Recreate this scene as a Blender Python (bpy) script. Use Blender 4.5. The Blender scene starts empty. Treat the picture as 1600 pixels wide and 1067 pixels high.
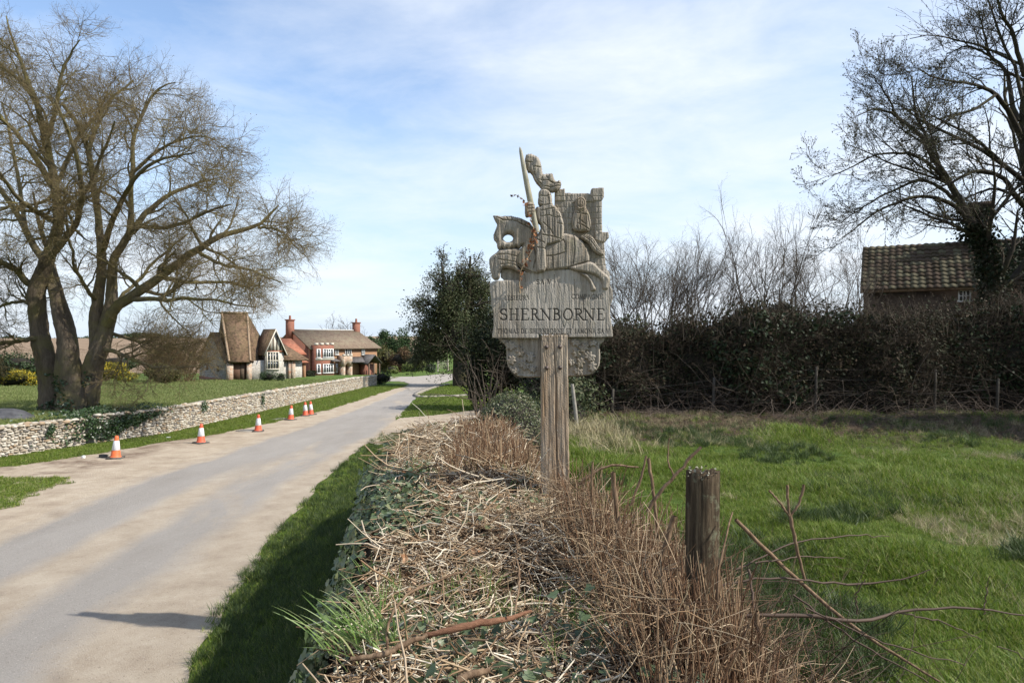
import bpy, math, random
import numpy as np
from mathutils import Vector

SC = bpy.context.scene
COL = SC.collection
RNG = np.random.default_rng(7)
random.seed(7)
PI = math.pi
F = 1067.0            # focal length in photo pixels (photo is 1600 x 1067)
CZ = 2.4              # eye height above the road
HY = 530.0            # photo row of the horizon

# ---------------------------------------------------------------- camera
cam_data = bpy.data.cameras.new('camera')
cam = bpy.data.objects.new('camera', cam_data)
COL.objects.link(cam)
cam.location = (0, 0, CZ)
cam.rotation_euler = (math.radians(90 - 0.19), 0, 0)
cam_data.sensor_width = 36
cam_data.lens = 24.0
cam_data.clip_start = 0.05
cam_data.clip_end = 6000
SC.camera = cam

# ---------------------------------------------------------------- light
SUN_EL = math.radians(43)
SUN_AZ = math.radians(104)          # clockwise from +Y: from the right, a little behind the camera
sdir = Vector((math.sin(SUN_AZ) * math.cos(SUN_EL), math.cos(SUN_AZ) * math.cos(SUN_EL), math.sin(SUN_EL)))
sun_data = bpy.data.lights.new('sun', 'SUN')
sun_data.energy = 4.2
sun_data.angle = math.radians(0.5)
sun_data.color = (1.0, 0.95, 0.87)
sun = bpy.data.objects.new('sun', sun_data)
COL.objects.link(sun)
sun.location = (30, -10, 40)
sun.rotation_euler = sdir.to_track_quat('Z', 'Y').to_euler()

world = bpy.data.worlds.new('World')
SC.world = world
world.use_nodes = True
wn = world.node_tree
wn.nodes.clear()
def W(t, **k):
    n = wn.nodes.new(t)
    for a, b in k.items():
        setattr(n, a, b)
    return n
wo = W('ShaderNodeOutputWorld')
bg = W('ShaderNodeBackground')
bg.inputs['Strength'].default_value = 0.15
sky = W('ShaderNodeTexSky', sky_type='NISHITA', sun_disc=False, sun_elevation=SUN_EL, sun_rotation=SUN_AZ)
sky.altitude = 20
sky.air_density = 1.0
sky.dust_density = 0.5
sky.ozone_density = 2.2
tc = W('ShaderNodeTexCoord')
sep = W('ShaderNodeSeparateXYZ')
wn.links.new(tc.outputs['Generated'], sep.inputs[0])
def wmath(op, a, b=None, clamp=False):
    n = W('ShaderNodeMath', operation=op, use_clamp=clamp)
    for i, v in enumerate((a, b)):
        if v is None:
            continue
        if isinstance(v, (int, float)):
            n.inputs[i].default_value = v
        else:
            wn.links.new(v, n.inputs[i])
    return n.outputs[0]
zc = wmath('MAXIMUM', sep.outputs['Z'], 0.0)
den = wmath('ADD', zc, 0.16)
cxn = wmath('DIVIDE', sep.outputs['X'], den)
cyn = wmath('DIVIDE', sep.outputs['Y'], den)
comb = W('ShaderNodeCombineXYZ')
wn.links.new(cxn, comb.inputs[0])
wn.links.new(cyn, comb.inputs[1])
def wnoise(scale, detail, rough, off, stretch=(1, 1, 1), dist=0.0):
    m = W('ShaderNodeMapping')
    m.inputs['Location'].default_value = off
    m.inputs['Rotation'].default_value = (0, 0, 0.5)
    m.inputs['Scale'].default_value = stretch
    wn.links.new(comb.outputs[0], m.inputs[0])
    n = W('ShaderNodeTexNoise')
    n.inputs['Scale'].default_value = scale
    n.inputs['Detail'].default_value = detail
    n.inputs['Roughness'].default_value = rough
    n.inputs['Distortion'].default_value = dist
    wn.links.new(m.outputs[0], n.inputs['Vector'])
    return n.outputs['Fac']
big = wnoise(0.30, 2, 0.5, (1.0, 1.0, 0))
fine = wnoise(1.7, 9, 0.60, (3.1, 7.7, 2), (1.0, 1.25, 1), 0.3)
veil = wmath('MULTIPLY_ADD', big, 4.2)
veil.node.inputs[2].default_value = -1.72
tex = wmath('MULTIPLY_ADD', fine, 2.2)
tex.node.inputs[2].default_value = -1.0
cm = wmath('ADD', veil, wmath('MULTIPLY', tex, 0.8), True)
cm = wmath('MULTIPLY_ADD', cm, 0.85)
cm.node.inputs[2].default_value = 0.05
mixc = W('ShaderNodeMix', data_type='RGBA')
wn.links.new(cm, mixc.inputs['Factor'])
wn.links.new(sky.outputs[0], mixc.inputs[6])
mixc.inputs[7].default_value = (4.25, 4.5, 4.85, 1)
# pale haze low over the horizon, the same all round
hz = W('ShaderNodeMapRange')
hz.inputs['From Min'].default_value = 0.0; hz.inputs['From Max'].default_value = 0.36
hz.inputs['To Min'].default_value = 0.94; hz.inputs['To Max'].default_value = 0.0
wn.links.new(zc, hz.inputs['Value'])
mixh = W('ShaderNodeMix', data_type='RGBA')
wn.links.new(hz.outputs[0], mixh.inputs['Factor'])
wn.links.new(sky.outputs[0], mixh.inputs[6])
mixh.inputs[7].default_value = (2.95, 3.5, 4.2, 1)
wn.links.new(mixh.outputs[2], mixc.inputs[6])
wn.links.new(mixc.outputs[2], bg.inputs['Color'])
wn.links.new(bg.outputs[0], wo.inputs['Surface'])

vs = SC.view_settings
vs.view_transform = 'Standard'
vs.look = 'None'
vs.exposure = 0.68
vs.gamma = 1.0
vs.use_curve_mapping = False
SC.cycles.max_bounces = 6
SC.cycles.diffuse_bounces = 3
SC.cycles.transparent_max_bounces = 4
SC.cycles.use_denoising = True

# ---------------------------------------------------------------- helpers
def at(px, py, Y):
    return np.array([(px - 800) / F * Y, Y, CZ - (py - HY) / F * Y])

def ss(a, b, x):
    t = np.clip((x - a) / (b - a), 0, 1)
    return t * t * (3 - 2 * t)

def tag(o, label=None, cat=None, group=None, kind=None):
    if label: o['label'] = label
    if cat: o['category'] = cat
    if group: o['group'] = group
    if kind: o['kind'] = kind
    return o

def empty(name, loc, label, cat, group=None):
    o = bpy.data.objects.new(name, None)
    COL.objects.link(o)
    o.location = [float(v) for v in loc]
    o.empty_display_size = 0.2
    return tag(o, label, cat, group)

def link(name, me, parent=None, world_coords=True):
    o = bpy.data.objects.new(name, me)
    COL.objects.link(o)
    if parent is not None:
        o.parent = parent
        if world_coords:
            p = Vector((0, 0, 0))
            q = parent
            while q is not None:
                p += q.location
                q = q.parent
            o.location = -p
    return o

def mesh(name, V, faces, mat, smooth=False):
    """faces: list of int arrays (n,k); all vectorised"""
    me = bpy.data.meshes.new(name)
    V = np.asarray(V, np.float32).reshape(-1, 3)
    if not isinstance(faces, (list, tuple)):
        faces = [faces]
    fs = [np.asarray(f, np.int32) for f in faces if len(f)]
    nl = sum(f.size for f in fs)
    npoly = sum(len(f) for f in fs)
    me.vertices.add(len(V))
    me.vertices.foreach_set('co', V.ravel())
    me.loops.add(nl)
    me.polygons.add(npoly)
    me.loops.foreach_set('vertex_index', np.concatenate([f.ravel() for f in fs]))
    tot = np.concatenate([np.full(len(f), f.shape[1], np.int32) for f in fs])
    st = np.zeros(npoly, np.int32)
    st[1:] = np.cumsum(tot)[:-1]
    me.polygons.foreach_set('loop_start', st)
    me.polygons.foreach_set('loop_total', tot)
    if smooth:
        me.polygons.foreach_set('use_smooth', np.ones(npoly, bool))
    if mat is not None:
        for m in (mat if isinstance(mat, (list, tuple)) else [mat]):
            me.materials.append(m)
    me.update(calc_edges=True)
    return me

def obj(name, V, faces, mat, parent=None, smooth=False):
    return link(name, mesh(name, V, faces, mat, smooth), parent)

class MB:
    """collects simple shapes into one mesh"""
    def __init__(s):
        s.V, s.Q, s.T, s.N, s.n = [], [], [], [], 0
    def add(s, V, Q=None, T=None):
        V = np.asarray(V, float).reshape(-1, 3)
        s.V.append(V)
        if Q is not None and len(Q): s.Q.append(np.asarray(Q, int).reshape(-1, 4) + s.n)
        if T is not None and len(T): s.T.append(np.asarray(T, int).reshape(-1, 3) + s.n)
        s.n += len(V)
    def hexa(s, P):   # 8 corners: bottom 4 ccw, top 4 ccw
        s.add(P, [[3, 2, 1, 0], [4, 5, 6, 7], [0, 1, 5, 4], [1, 2, 6, 5], [2, 3, 7, 6], [3, 0, 4, 7]])
    def box(s, x0, x1, y0, y1, z0, z1):
        s.hexa([[x0, y0, z0], [x1, y0, z0], [x1, y1, z0], [x0, y1, z0], [x0, y0, z1], [x1, y0, z1], [x1, y1, z1], [x0, y1, z1]])
    def quad(s, a, b, c, d): s.add([a, b, c, d], [[0, 1, 2, 3]])
    def tri(s, a, b, c): s.add([a, b, c], None, [[0, 1, 2]])
    def tubes(s, P, R, sides):
        V, Q = tubes(P, R, sides)
        s.add(V, Q)
    def build(s, name, mat, parent=None, smooth=False):
        fs = []
        if s.Q: fs.append(np.concatenate(s.Q))
        if s.T: fs.append(np.concatenate(s.T))
        return obj(name, np.concatenate(s.V), fs, mat, parent, smooth)

def tubes(P, R, sides=4):
    """P (M,K,3) centre lines, R (M,K) radii -> verts, quads"""
    P = np.asarray(P, float); R = np.asarray(R, float)
    M, K, _ = P.shape
    T = np.empty_like(P)
    T[:, 1:-1] = P[:, 2:] - P[:, :-2]
    T[:, 0] = P[:, 1] - P[:, 0]
    T[:, -1] = P[:, -1] - P[:, -2]
    T /= np.linalg.norm(T, axis=2, keepdims=True) + 1e-9
    m = T.mean(1)
    ref = np.where(np.abs(m[:, 2:3]) > 0.8 * np.linalg.norm(m, axis=1, keepdims=True), np.array([[1., 0, 0]]), np.array([[0, 0, 1.]]))
    A = np.cross(T, ref[:, None, :])
    A /= np.linalg.norm(A, axis=2, keepdims=True) + 1e-9
    B = np.cross(T, A)
    th = np.arange(sides) / sides * 2 * PI
    V = P[:, :, None, :] + R[:, :, None, None] * (np.cos(th)[None, None, :, None] * A[:, :, None, :] + np.sin(th)[None, None, :, None] * B[:, :, None, :])
    idx = np.arange(M * K * sides).reshape(M, K, sides)
    a = idx[:, :-1, :]
    b = np.roll(idx, -1, 2)[:, :-1, :]
    c = np.roll(idx, -1, 2)[:, 1:, :]
    d = idx[:, 1:, :]
    return V.reshape(-1, 3), np.stack([a, b, c, d], -1).reshape(-1, 4)

def resample(pts, rad, K):
    pts = np.asarray(pts, float); rad = np.asarray(rad, float)
    L = np.r_[0, np.cumsum(np.linalg.norm(np.diff(pts, axis=0), axis=1))]
    # smooth (Catmull-Rom style via dense cubic on each axis)
    t = np.linspace(0, L[-1], K)
    out = np.empty((K, 3))
    g = np.gradient(pts, L, axis=0)
    i = np.clip(np.searchsorted(L, t, side='right') - 1, 0, len(L) - 2)
    h = L[i + 1] - L[i]
    u = (t - L[i]) / h
    h00 = 2*u**3 - 3*u**2 + 1; h10 = u**3 - 2*u**2 + u; h01 = -2*u**3 + 3*u**2; h11 = u**3 - u**2
    out = h00[:, None]*pts[i] + (h10*h)[:, None]*g[i] + h01[:, None]*pts[i+1] + (h11*h)[:, None]*g[i+1]
    return out, np.interp(t, L, rad)

def branch(P, R, n, t0, t1, ang, ratio, K, wander, trop, rr, rng, minlen=0.0, angj=0.35, taper=0.25, lenj=0.35, shrink=0.5):
    """children of every branch in P (N,K0,3); returns paths (N*n,K,3), radii"""
    N, K0, _ = P.shape
    seg = np.linalg.norm(np.diff(P, axis=1), axis=2)
    Lp = seg.sum(1)
    t = rng.uniform(t0, t1, (N, n))
    f = t * (K0 - 1)
    i = np.minimum(f.astype(int), K0 - 2)
    u = (f - i)[..., None]
    rows = np.arange(N)[:, None]
    pos = P[rows, i] * (1 - u) + P[rows, i + 1] * u
    tan = P[rows, i + 1] - P[rows, i]
    tan /= np.linalg.norm(tan, axis=2, keepdims=True) + 1e-9
    r0 = R[rows, i] * (1 - u[..., 0]) + R[rows, i + 1] * u[..., 0]
    rnd = rng.normal(size=(N, n, 3))
    perp = rnd - (rnd * tan).sum(2, keepdims=True) * tan
    perp /= np.linalg.norm(perp, axis=2, keepdims=True) + 1e-9
    a = ang * (1 + angj * rng.normal(size=(N, n, 1)))
    d = tan * np.cos(a) + perp * np.sin(a)
    L = np.maximum(Lp[:, None] * ratio * (1 - shrink * t) * (1 + lenj * rng.uniform(-1, 1, (N, n))), minlen)
    pos = pos.reshape(-1, 3); d = d.reshape(-1, 3); L = L.reshape(-1); r0 = r0.reshape(-1)
    return walk(pos, d, L, np.minimum(r0 * rr, r0), K, wander, trop, rng, taper)

def walk(pos, d, L, r0, K, wander, trop, rng, taper=0.25):
    M = len(pos)
    out = np.empty((M, K, 3))
    out[:, 0] = pos
    step = (L / (K - 1))[:, None]
    trop = np.asarray(trop, float)
    for k in range(1, K):
        d = d + rng.normal(size=(M, 3)) * wander + trop
        d = d / (np.linalg.norm(d, axis=1, keepdims=True) + 1e-9)
        out[:, k] = out[:, k - 1] + d * step
    rad = r0[:, None] * np.linspace(1, taper, K)[None, :]
    return out, rad

# ---------------------------------------------------------------- materials
def nt(name):
    m = bpy.data.materials.new(name)
    m.use_nodes = True
    t = m.node_tree
    t.nodes.clear()
    return m, t

class NT:
    def __init__(s, name):
        s.m, s.t = nt(name)
        s.out = s.n('ShaderNodeOutputMaterial')
        s.b = s.n('ShaderNodeBsdfPrincipled')
        s.t.links.new(s.b.outputs[0], s.out.inputs['Surface'])
        s.coord = s.n('ShaderNodeTexCoord').outputs['Object']
    def n(s, typ, **k):
        x = s.t.nodes.new(typ)
        for a, b in k.items(): setattr(x, a, b)
        return x
    def put(s, sock, v):
        if isinstance(v, (int, float)): sock.default_value = v
        elif isinstance(v, (tuple, list)):
            sock.default_value = tuple(v) + ((1,) if len(v) == 3 and len(sock.default_value) == 4 else ())
        else: s.t.links.new(v, sock)
    def noise(s, scale, detail=4, rough=0.55, stretch=None, dist=0, coord=None, off=(0, 0, 0)):
        c = coord or s.coord
        if stretch or any(off):
            mp = s.n('ShaderNodeMapping')
            mp.inputs['Scale'].default_value = stretch or (1, 1, 1)
            mp.inputs['Location'].default_value = off
            s.t.links.new(c, mp.inputs[0]); c = mp.outputs[0]
        x = s.n('ShaderNodeTexNoise')
        s.t.links.new(c, x.inputs['Vector'])
        x.inputs['Scale'].default_value = scale; x.inputs['Detail'].default_value = detail
        x.inputs['Roughness'].default_value = rough; x.inputs['Distortion'].default_value = dist
        return x.outputs['Fac']
    def ramp(s, fac, stops):
        r = s.n('ShaderNodeValToRGB')
        e = r.color_ramp.elements
        while len(e) < len(stops): e.new(0.5)
        for k, (p, c) in zip(e, stops):
            k.position = p
            k.color = (c, c, c, 1) if isinstance(c, (int, float)) else (*c, 1)
        s.put(r.inputs[0], fac)
        return r.outputs[0]
    def mix(s, f, a, b, mode='MIX'):
        x = s.n('ShaderNodeMix', data_type='RGBA', blend_type=mode)
        s.put(x.inputs['Factor'], f); s.put(x.inputs[6], a); s.put(x.inputs[7], b)
        return x.outputs[2]
    def math(s, op, a, b=None, c=None, clamp=False):
        x = s.n('ShaderNodeMath', operation=op, use_clamp=clamp)
        for i, v in enumerate((a, b, c)):
            if v is not None: s.put(x.inputs[i], v)
        return x.outputs[0]
    def island(s): return s.n('ShaderNodeNewGeometry').outputs['Random Per Island']
    def instrand(s): return s.n('ShaderNodeObjectInfo').outputs['Random']
    def bump(s, h, strength, dist):
        x = s.n('ShaderNodeBump')
        x.inputs['Strength'].default_value = strength; x.inputs['Distance'].default_value = dist
        s.put(x.inputs['Height'], h)
        s.t.links.new(x.outputs[0], s.b.inputs['Normal'])
        return x
    def col(s, c): s.put(s.b.inputs['Base Color'], c); s.c = c
    def rough(s, r, spec=0.3):
        s.put(s.b.inputs['Roughness'], r); s.b.inputs['Specular IOR Level'].default_value = spec
    def transl(s, f, c):
        tr = s.n('ShaderNodeBsdfTranslucent'); s.put(tr.inputs[0], c)
        mx = s.n('ShaderNodeMixShader'); mx.inputs[0].default_value = f
        s.t.links.new(s.b.outputs[0], mx.inputs[1]); s.t.links.new(tr.outputs[0], mx.inputs[2])
        s.t.links.new(mx.outputs[0], s.out.inputs['Surface'])

def simple(name, a, b, scale=6, rough=0.85, spec=0.2, bump=None, stretch=None, detail=5, lo=0.3, hi=0.7):
    k = NT(name)
    f = k.noise(scale, detail, 0.6, stretch)
    k.col(k.ramp(f, [(lo, a), (hi, b)])); k.rough(rough, spec)
    if bump: k.bump(k.noise(bump[0], 6, 0.65, stretch), bump[1], bump[2])
    return k.m

def leafmat(name, cols, rough=0.5, spec=0.35, transl=0.25, inst=False):
    """colour differs from leaf to leaf"""
    k = NT(name)
    r = k.island()
    if inst:
        r = k.math('FRACT', k.math('ADD', r, k.instrand()))
    st = [(i / max(1, len(cols) - 1), c) for i, c in enumerate(cols)]
    c = k.ramp(r, st)
    k.col(c); k.rough(rough, spec)
    if transl: k.transl(transl, c)
    return k.m

# ---------------------------------------------------------------- scatter (for uncountable stuff only)
def proto(name, V, faces, mat, smooth=False):
    return bpy.data.objects.new(name, mesh(name, V, faces, mat, smooth))   # never linked to the scene

def scatter(name, pts, rot, scl, protos, parent=None):
    N = len(pts)
    me = bpy.data.meshes.new(name)
    me.vertices.add(N)
    me.vertices.foreach_set('co', np.asarray(pts, np.float32).ravel())
    a = me.attributes.new('rot', 'FLOAT_VECTOR', 'POINT'); a.data.foreach_set('vector', np.asarray(rot, np.float32).ravel())
    a = me.attributes.new('scl', 'FLOAT', 'POINT'); a.data.foreach_set('value', np.asarray(scl, np.float32).ravel())
    a = me.attributes.new('pick', 'INT', 'POINT'); a.data.foreach_set('value', RNG.integers(0, len(protos), N).astype(np.int32))
    for p in protos:
        for m in p.data.materials:
            if m.name not in me.materials: me.materials.append(m)
    o = link(name, me, parent)
    g = bpy.data.node_groups.new(name + '_scatter', 'GeometryNodeTree')
    g.interface.new_socket('Geometry', in_out='INPUT', socket_type='NodeSocketGeometry')
    g.interface.new_socket('Geometry', in_out='OUTPUT', socket_type='NodeSocketGeometry')
    gi = g.nodes.new('NodeGroupInput'); go = g.nodes.new('NodeGroupOutput')
    iop = g.nodes.new('GeometryNodeInstanceOnPoints')
    jn = g.nodes.new('GeometryNodeJoinGeometry')
    for p in reversed(protos):
        oi = g.nodes.new('GeometryNodeObjectInfo')
        oi.inputs['Object'].default_value = p
        oi.inputs['As Instance'].default_value = False
        gt = g.nodes.new('GeometryNodeGeometryToInstance')
        g.links.new(oi.outputs['Geometry'], gt.inputs[0])
        g.links.new(gt.outputs[0], jn.inputs[0])
    g.links.new(gi.outputs[0], iop.inputs['Points'])
    g.links.new(jn.outputs[0], iop.inputs['Instance'])
    iop.inputs['Pick Instance'].default_value = True
    def na(nm, dt):
        x = g.nodes.new('GeometryNodeInputNamedAttribute'); x.data_type = dt; x.inputs[0].default_value = nm
        return [s for s in x.outputs if s.enabled][0] if False else x.outputs[0]
    g.links.new(na('pick', 'INT'), iop.inputs['Instance Index'])
    er = g.nodes.new('FunctionNodeEulerToRotation')
    g.links.new(na('rot', 'FLOAT_VECTOR'), er.inputs[0])
    g.links.new(er.outputs[0], iop.inputs['Rotation'])
    g.links.new(na('scl', 'FLOAT'), iop.inputs['Scale'])
    g.links.new(iop.outputs[0], go.inputs[0])
    md = o.modifiers.new('scatter', 'NODES')
    md.node_group = g
    return o

def vnoise(x, y, seed=0, oct=4):
    """cheap smooth pseudo noise, about -1..1"""
    r = np.random.default_rng(seed)
    out = 0; amp = 1.0; tot = 0; fr = 1.0
    for o in range(oct):
        for q in range(3):
            a = r.uniform(0, 2 * PI); ph = r.uniform(0, 2 * PI); k = fr * r.uniform(0.8, 1.3)
            out = out + amp * np.sin((x * math.cos(a) + y * math.sin(a)) * k + ph + 1.3 * np.sin((x * math.sin(a) - y * math.cos(a)) * k * 0.7 + ph))
            tot += amp
        amp *= 0.55; fr *= 2.1
    return out / tot * 1.6
# ================================================================ ground
def base(y):
    y = np.asarray(y, float)
    return np.where(y < 60, -0.016 * y, np.where(y < 110, -0.96 - 0.045 * (y - 60), -3.21 + 0.006 * (y - 110)))
def I(y, a, b): return np.interp(y, a, b)
def x_wall(y): return I(y, [0, 11, 13, 15.4, 17, 19.5, 46, 60], [-14.5, -13.3, -12.3, -11.5, -11.0, -10.1, -9.5, -9.5])
def road_l(y): return I(y, [2, 8.9, 12, 13.6, 17.9, 21.7, 27.5, 44, 52], [-6.3, -6.7, -7.0, -7.0, -6.8, -6.6, -6.4, -6.6, -7.4])
def road_r(y): return I(y, [-4, 2, 4.93, 6.35, 8.45, 12, 16.7, 19.3, 21, 23.7, 35, 48, 52], [-1.6, -1.9, -2.31, -2.68, -3.0, -3.38, -3.7, -3.6, -3.75, -4.0, -4.9, -5.1, -5.0])
def field_x(y): return I(y, [0, 9, 12, 15, 22, 40], [-0.95, -0.95, 0.0, 0.8, 1.0, 1.5])
def lawn_z(y): return I(y, [0, 17, 58, 70, 110, 300, 700, 3000], [1.03, 0.4, -1.12, -1.5, -1.4, 2.9, 3.5, 3.5])
def ground(x, y):
    x = np.asarray(x, float); y = np.asarray(y, float)
    z = base(y)
    fx = field_x(y)
    # verge bank towards the hedge
    z = z + 0.42 * ss(0.10, 1.0, (x - road_r(y)) / np.maximum(fx - road_r(y), 0.3)) * (1 - ss(15, 22, y))
    fz = 0.8 + 0.075 * vnoise(x * 2.0, y * 2.0, 3, 4) * ss(1.5, 4, y)
    fm = ss(0, 0.7, x - fx) * (1 - ss(38, 60, y))
    z = z * (1 - fm) + fz * fm
    # lawn behind the wall, then the hill behind it
    w = np.where(y < 46, 0.18, 3.5)
    lm = ss(0.0, 1.0, (x_wall(y) - 0.05 - x) / w) * np.where(y < 62, 1.0, ss(0.30, 0.40, -x / np.maximum(y, 1)))
    near = 0.02 * vnoise(x * 1.5, y * 1.5, 9, 3)
    return z * (1 - lm) + (lawn_z(y) + near) * lm

gx = np.unique(np.r_[np.arange(-15, 16.01, 0.3), -15 - np.geomspace(0.4, 3000, 60), 16 + np.geomspace(0.4, 3000, 50)])
gy = np.unique(np.r_[np.arange(-6, 32.01, 0.3), np.arange(32, 64, 1.0), 60, 64 + np.geomspace(1, 3500, 70), 110, -6 - np.geomspace(1, 400, 14)])
GX, GY = np.meshgrid(gx, gy)
GZ = ground(GX, GY)
ny, nx = GX.shape
ii = np.arange(ny * nx).reshape(ny, nx)
gq = np.stack([ii[:-1, :-1], ii[:-1, 1:], ii[1:, 1:], ii[1:, :-1]], -1).reshape(-1, 4)

k = NT('ground_soil_and_grass')
sepx = k.n('ShaderNodeSeparateXYZ'); k.t.links.new(k.coord, sepx.inputs[0])
n1 = k.noise(0.9, 8, 0.65); n2 = k.noise(7, 6, 0.7)
g1 = k.ramp(k.math('ADD', k.math('MULTIPLY', n1, 0.5), k.math('MULTIPLY', n2, 0.5)),
            [(0.36, (0.05, 0.08, 0.018)), (0.50, (0.085, 0.135, 0.028)), (0.62, (0.14, 0.16, 0.05)), (0.72, (0.16, 0.13, 0.07))])
# ploughed hill beyond the garden
plo = k.ramp(k.noise(0.05, 6, 0.6, (1, 6, 1)), [(0.35, (0.20, 0.135, 0.085)), (0.65, (0.29, 0.215, 0.145))])
far = k.math('MULTIPLY', k.math('GREATER_THAN', sepx.outputs[1], 78), k.math('LESS_THAN', sepx.outputs[0], -24))
c = k.mix(far, g1, plo)
# bare leaf litter at the hedge foot
lit = k.ramp(k.noise(9, 8, 0.75), [(0.3, (0.035, 0.025, 0.018)), (0.6, (0.10, 0.07, 0.045)), (0.75, (0.19, 0.15, 0.10))])
hb = k.math('ADD', sepx.outputs[1], k.math('MULTIPLY', k.noise(0.8, 4, 0.6), 3.0))
hm = k.math('MULTIPLY', k.ramp(k.math('MULTIPLY', hb, 0.01), [(0.112, 0.0), (0.128, 1.0)]), k.math('GREATER_THAN', sepx.outputs[0], 1.0))
hm = k.math('MULTIPLY', hm, k.math('LESS_THAN', sepx.outputs[1], 30))
c = k.mix(hm, c, lit)
k.col(c); k.rough(0.95, 0.1)
k.bump(k.noise(26, 6, 0.7), 0.9, 0.05)
M_ground = k.m
terrain = obj('ground', np.stack([GX, GY, GZ], -1).reshape(-1, 3), gq, M_ground, smooth=True)
tag(terrain, 'ground of verges, lawn and field reaching to the horizon', None, None, 'structure')

def strip(name, ys, xl, xr, dz, mat, nxs=24, jitter=0.0, seed=1, zf=None):
    ys = np.asarray(ys, float)
    r = np.random.default_rng(seed)
    jl = jitter * vnoise(ys * 3, ys * 0 + 5, seed, 4); jr = jitter * vnoise(ys * 3, ys * 0 + 50, seed + 1, 4)
    u = np.linspace(0, 1, nxs)
    X = (xl + jl)[:, None] * (1 - u) + (xr + jr)[:, None] * u
    Y = np.repeat(ys[:, None], nxs, 1)
    Z = (zf(X, Y) if zf else base(Y)) + dz
    idx = np.arange(X.size).reshape(X.shape)
    q = np.stack([idx[:-1, :-1], idx[:-1, 1:], idx[1:, 1:], idx[1:, :-1]], -1).reshape(-1, 4)
    o = obj(name, np.stack([X, Y, Z], -1).reshape(-1, 3), q, mat, smooth=True)
    uv = o.data.uv_layers.new(name='across')
    U = np.repeat(u[None], len(ys), 0).ravel(); Vv = Y.ravel()
    li = np.empty(len(o.data.loops), np.int32); o.data.loops.foreach_get('vertex_index', li)
    uv.data.foreach_set('uv', np.stack([U[li], Vv[li]], -1).astype(np.float32).ravel())
    return o

SAND_A, SAND_B = (0.365, 0.295, 0.215), (0.47, 0.395, 0.30)
def sand_nodes(k):
    a = k.noise(2.2, 8, 0.7); b = k.noise(90, 4, 0.8)
    f = k.math('ADD', k.math('MULTIPLY', a, 0.6), k.math('MULTIPLY', b, 0.4))
    return k.ramp(f, [(0.30, (0.21, 0.16, 0.12)), (0.46, SAND_A), (0.62, SAND_B), (0.78, (0.54, 0.46, 0.38))])

# asphalt with tracked-in sand
k = NT('asphalt_with_sand')
uvn = k.n('ShaderNodeUVMap', uv_map='across')
su = k.n('ShaderNodeSeparateXYZ'); k.t.links.new(uvn.outputs[0], su.inputs[0])
u, v = su.outputs[0], su.outputs[1]
as_f = k.math('ADD', k.math('MULTIPLY', k.noise(1.2, 7, 0.6, (1, 0.35, 1)), 0.42), k.math('MULTIPLY', k.noise(70, 4, 0.85), 0.58))
asph = k.ramp(as_f, [(0.30, (0.205, 0.182, 0.155)), (0.5, (0.30, 0.272, 0.238)), (0.68, (0.365, 0.335, 0.297)), (0.78, (0.47, 0.435, 0.39))])
wob = k.math('SUBTRACT', k.noise(0.55, 5, 0.6, (1, 0.5, 1)), 0.5)
uu = k.math('ADD', u, k.math('MULTIPLY', wob, 0.22))
# sand strength across: left edge, middle stripe, right shoulder, fading with distance
edge_l = k.ramp(uu, [(0.05, 1.0), (0.13, 0.0)])
shr = k.math('ADD', uu, k.math('MULTIPLY', k.math('SUBTRACT', 10.0, v), 0.012))
edge_r = k.ramp(shr, [(0.72, 0.0), (0.86, 1.0)])
mid = k.ramp(k.math('ABSOLUTE', k.math('SUBTRACT', uu, 0.46)), [(0.04, 1.0), (0.15, 0.0)])
mid = k.math('MULTIPLY', mid, k.ramp(k.math('MULTIPLY', v, 0.05), [(0.55, 1.0), (0.80, 0.0)]))
patch = k.ramp(k.noise(0.5, 6, 0.65, (1.3, 0.4, 1), 0.4, off=(3, 1, 0)), [(0.47, 0.0), (0.68, 0.8)])
patch = k.math('MULTIPLY', patch, k.ramp(uu, [(0.35, 0.25), (0.6, 1.0)]))
sm = k.math('MAXIMUM', k.math('MAXIMUM', edge_l, edge_r), k.math('MAXIMUM', mid, patch))
grit = k.noise(38, 6, 0.75)
smf = k.math('ADD', sm, k.math('MULTIPLY', k.math('SUBTRACT', grit, 0.5), 1.1))
smf = k.math('MULTIPLY', smf, k.ramp(sm, [(0.03, 0.0), (0.25, 1.0)]))
smf = k.ramp(smf, [(0.13, 0.0), (0.88, 0.92)])
c = k.mix(smf, asph, sand_nodes(k))
spk = k.ramp(k.noise(48, 3, 0.6, off=(9, 2, 0)), [(0.64, 0.0), (0.70, 1.0)])
chip = k.ramp(k.noise(60, 3, 0.6, off=(4, 7, 0)), [(0.64, 0.0), (0.70, 1.0)])
c = k.mix(k.math('MULTIPLY', chip, 0.75), c, (0.55, 0.49, 0.42))
c = k.mix(k.math('MULTIPLY', spk, 0.8), c, (0.13, 0.10, 0.075))
k.col(c); k.rough(0.9, 0.25)
k.bump(k.noise(80, 5, 0.85), 0.8, 0.02)
M_road = k.m
k = NT('dry_sandy_dirt')
mud = k.ramp(k.noise(1.3, 6, 0.65, off=(5, 3, 0)), [(0.46, 0.0), (0.66, 1.0)])
mc = k.ramp(k.noise(16, 6, 0.7), [(0.3, (0.10, 0.07, 0.05)), (0.7, (0.24, 0.17, 0.12))])
sx = k.n('ShaderNodeSeparateXYZ'); k.t.links.new(k.coord, sx.inputs[0])
mudx = k.ramp(k.math('MULTIPLY', sx.outputs[0], -0.1), [(0.80, 0.15), (0.88, 1.0)])
k.col(k.mix(k.math('MULTIPLY', mud, mudx), sand_nodes(k), mc)); k.rough(0.95, 0.15)
k.bump(k.noise(24, 7, 0.75), 0.8, 0.03)
M_dirt = k.m

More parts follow.
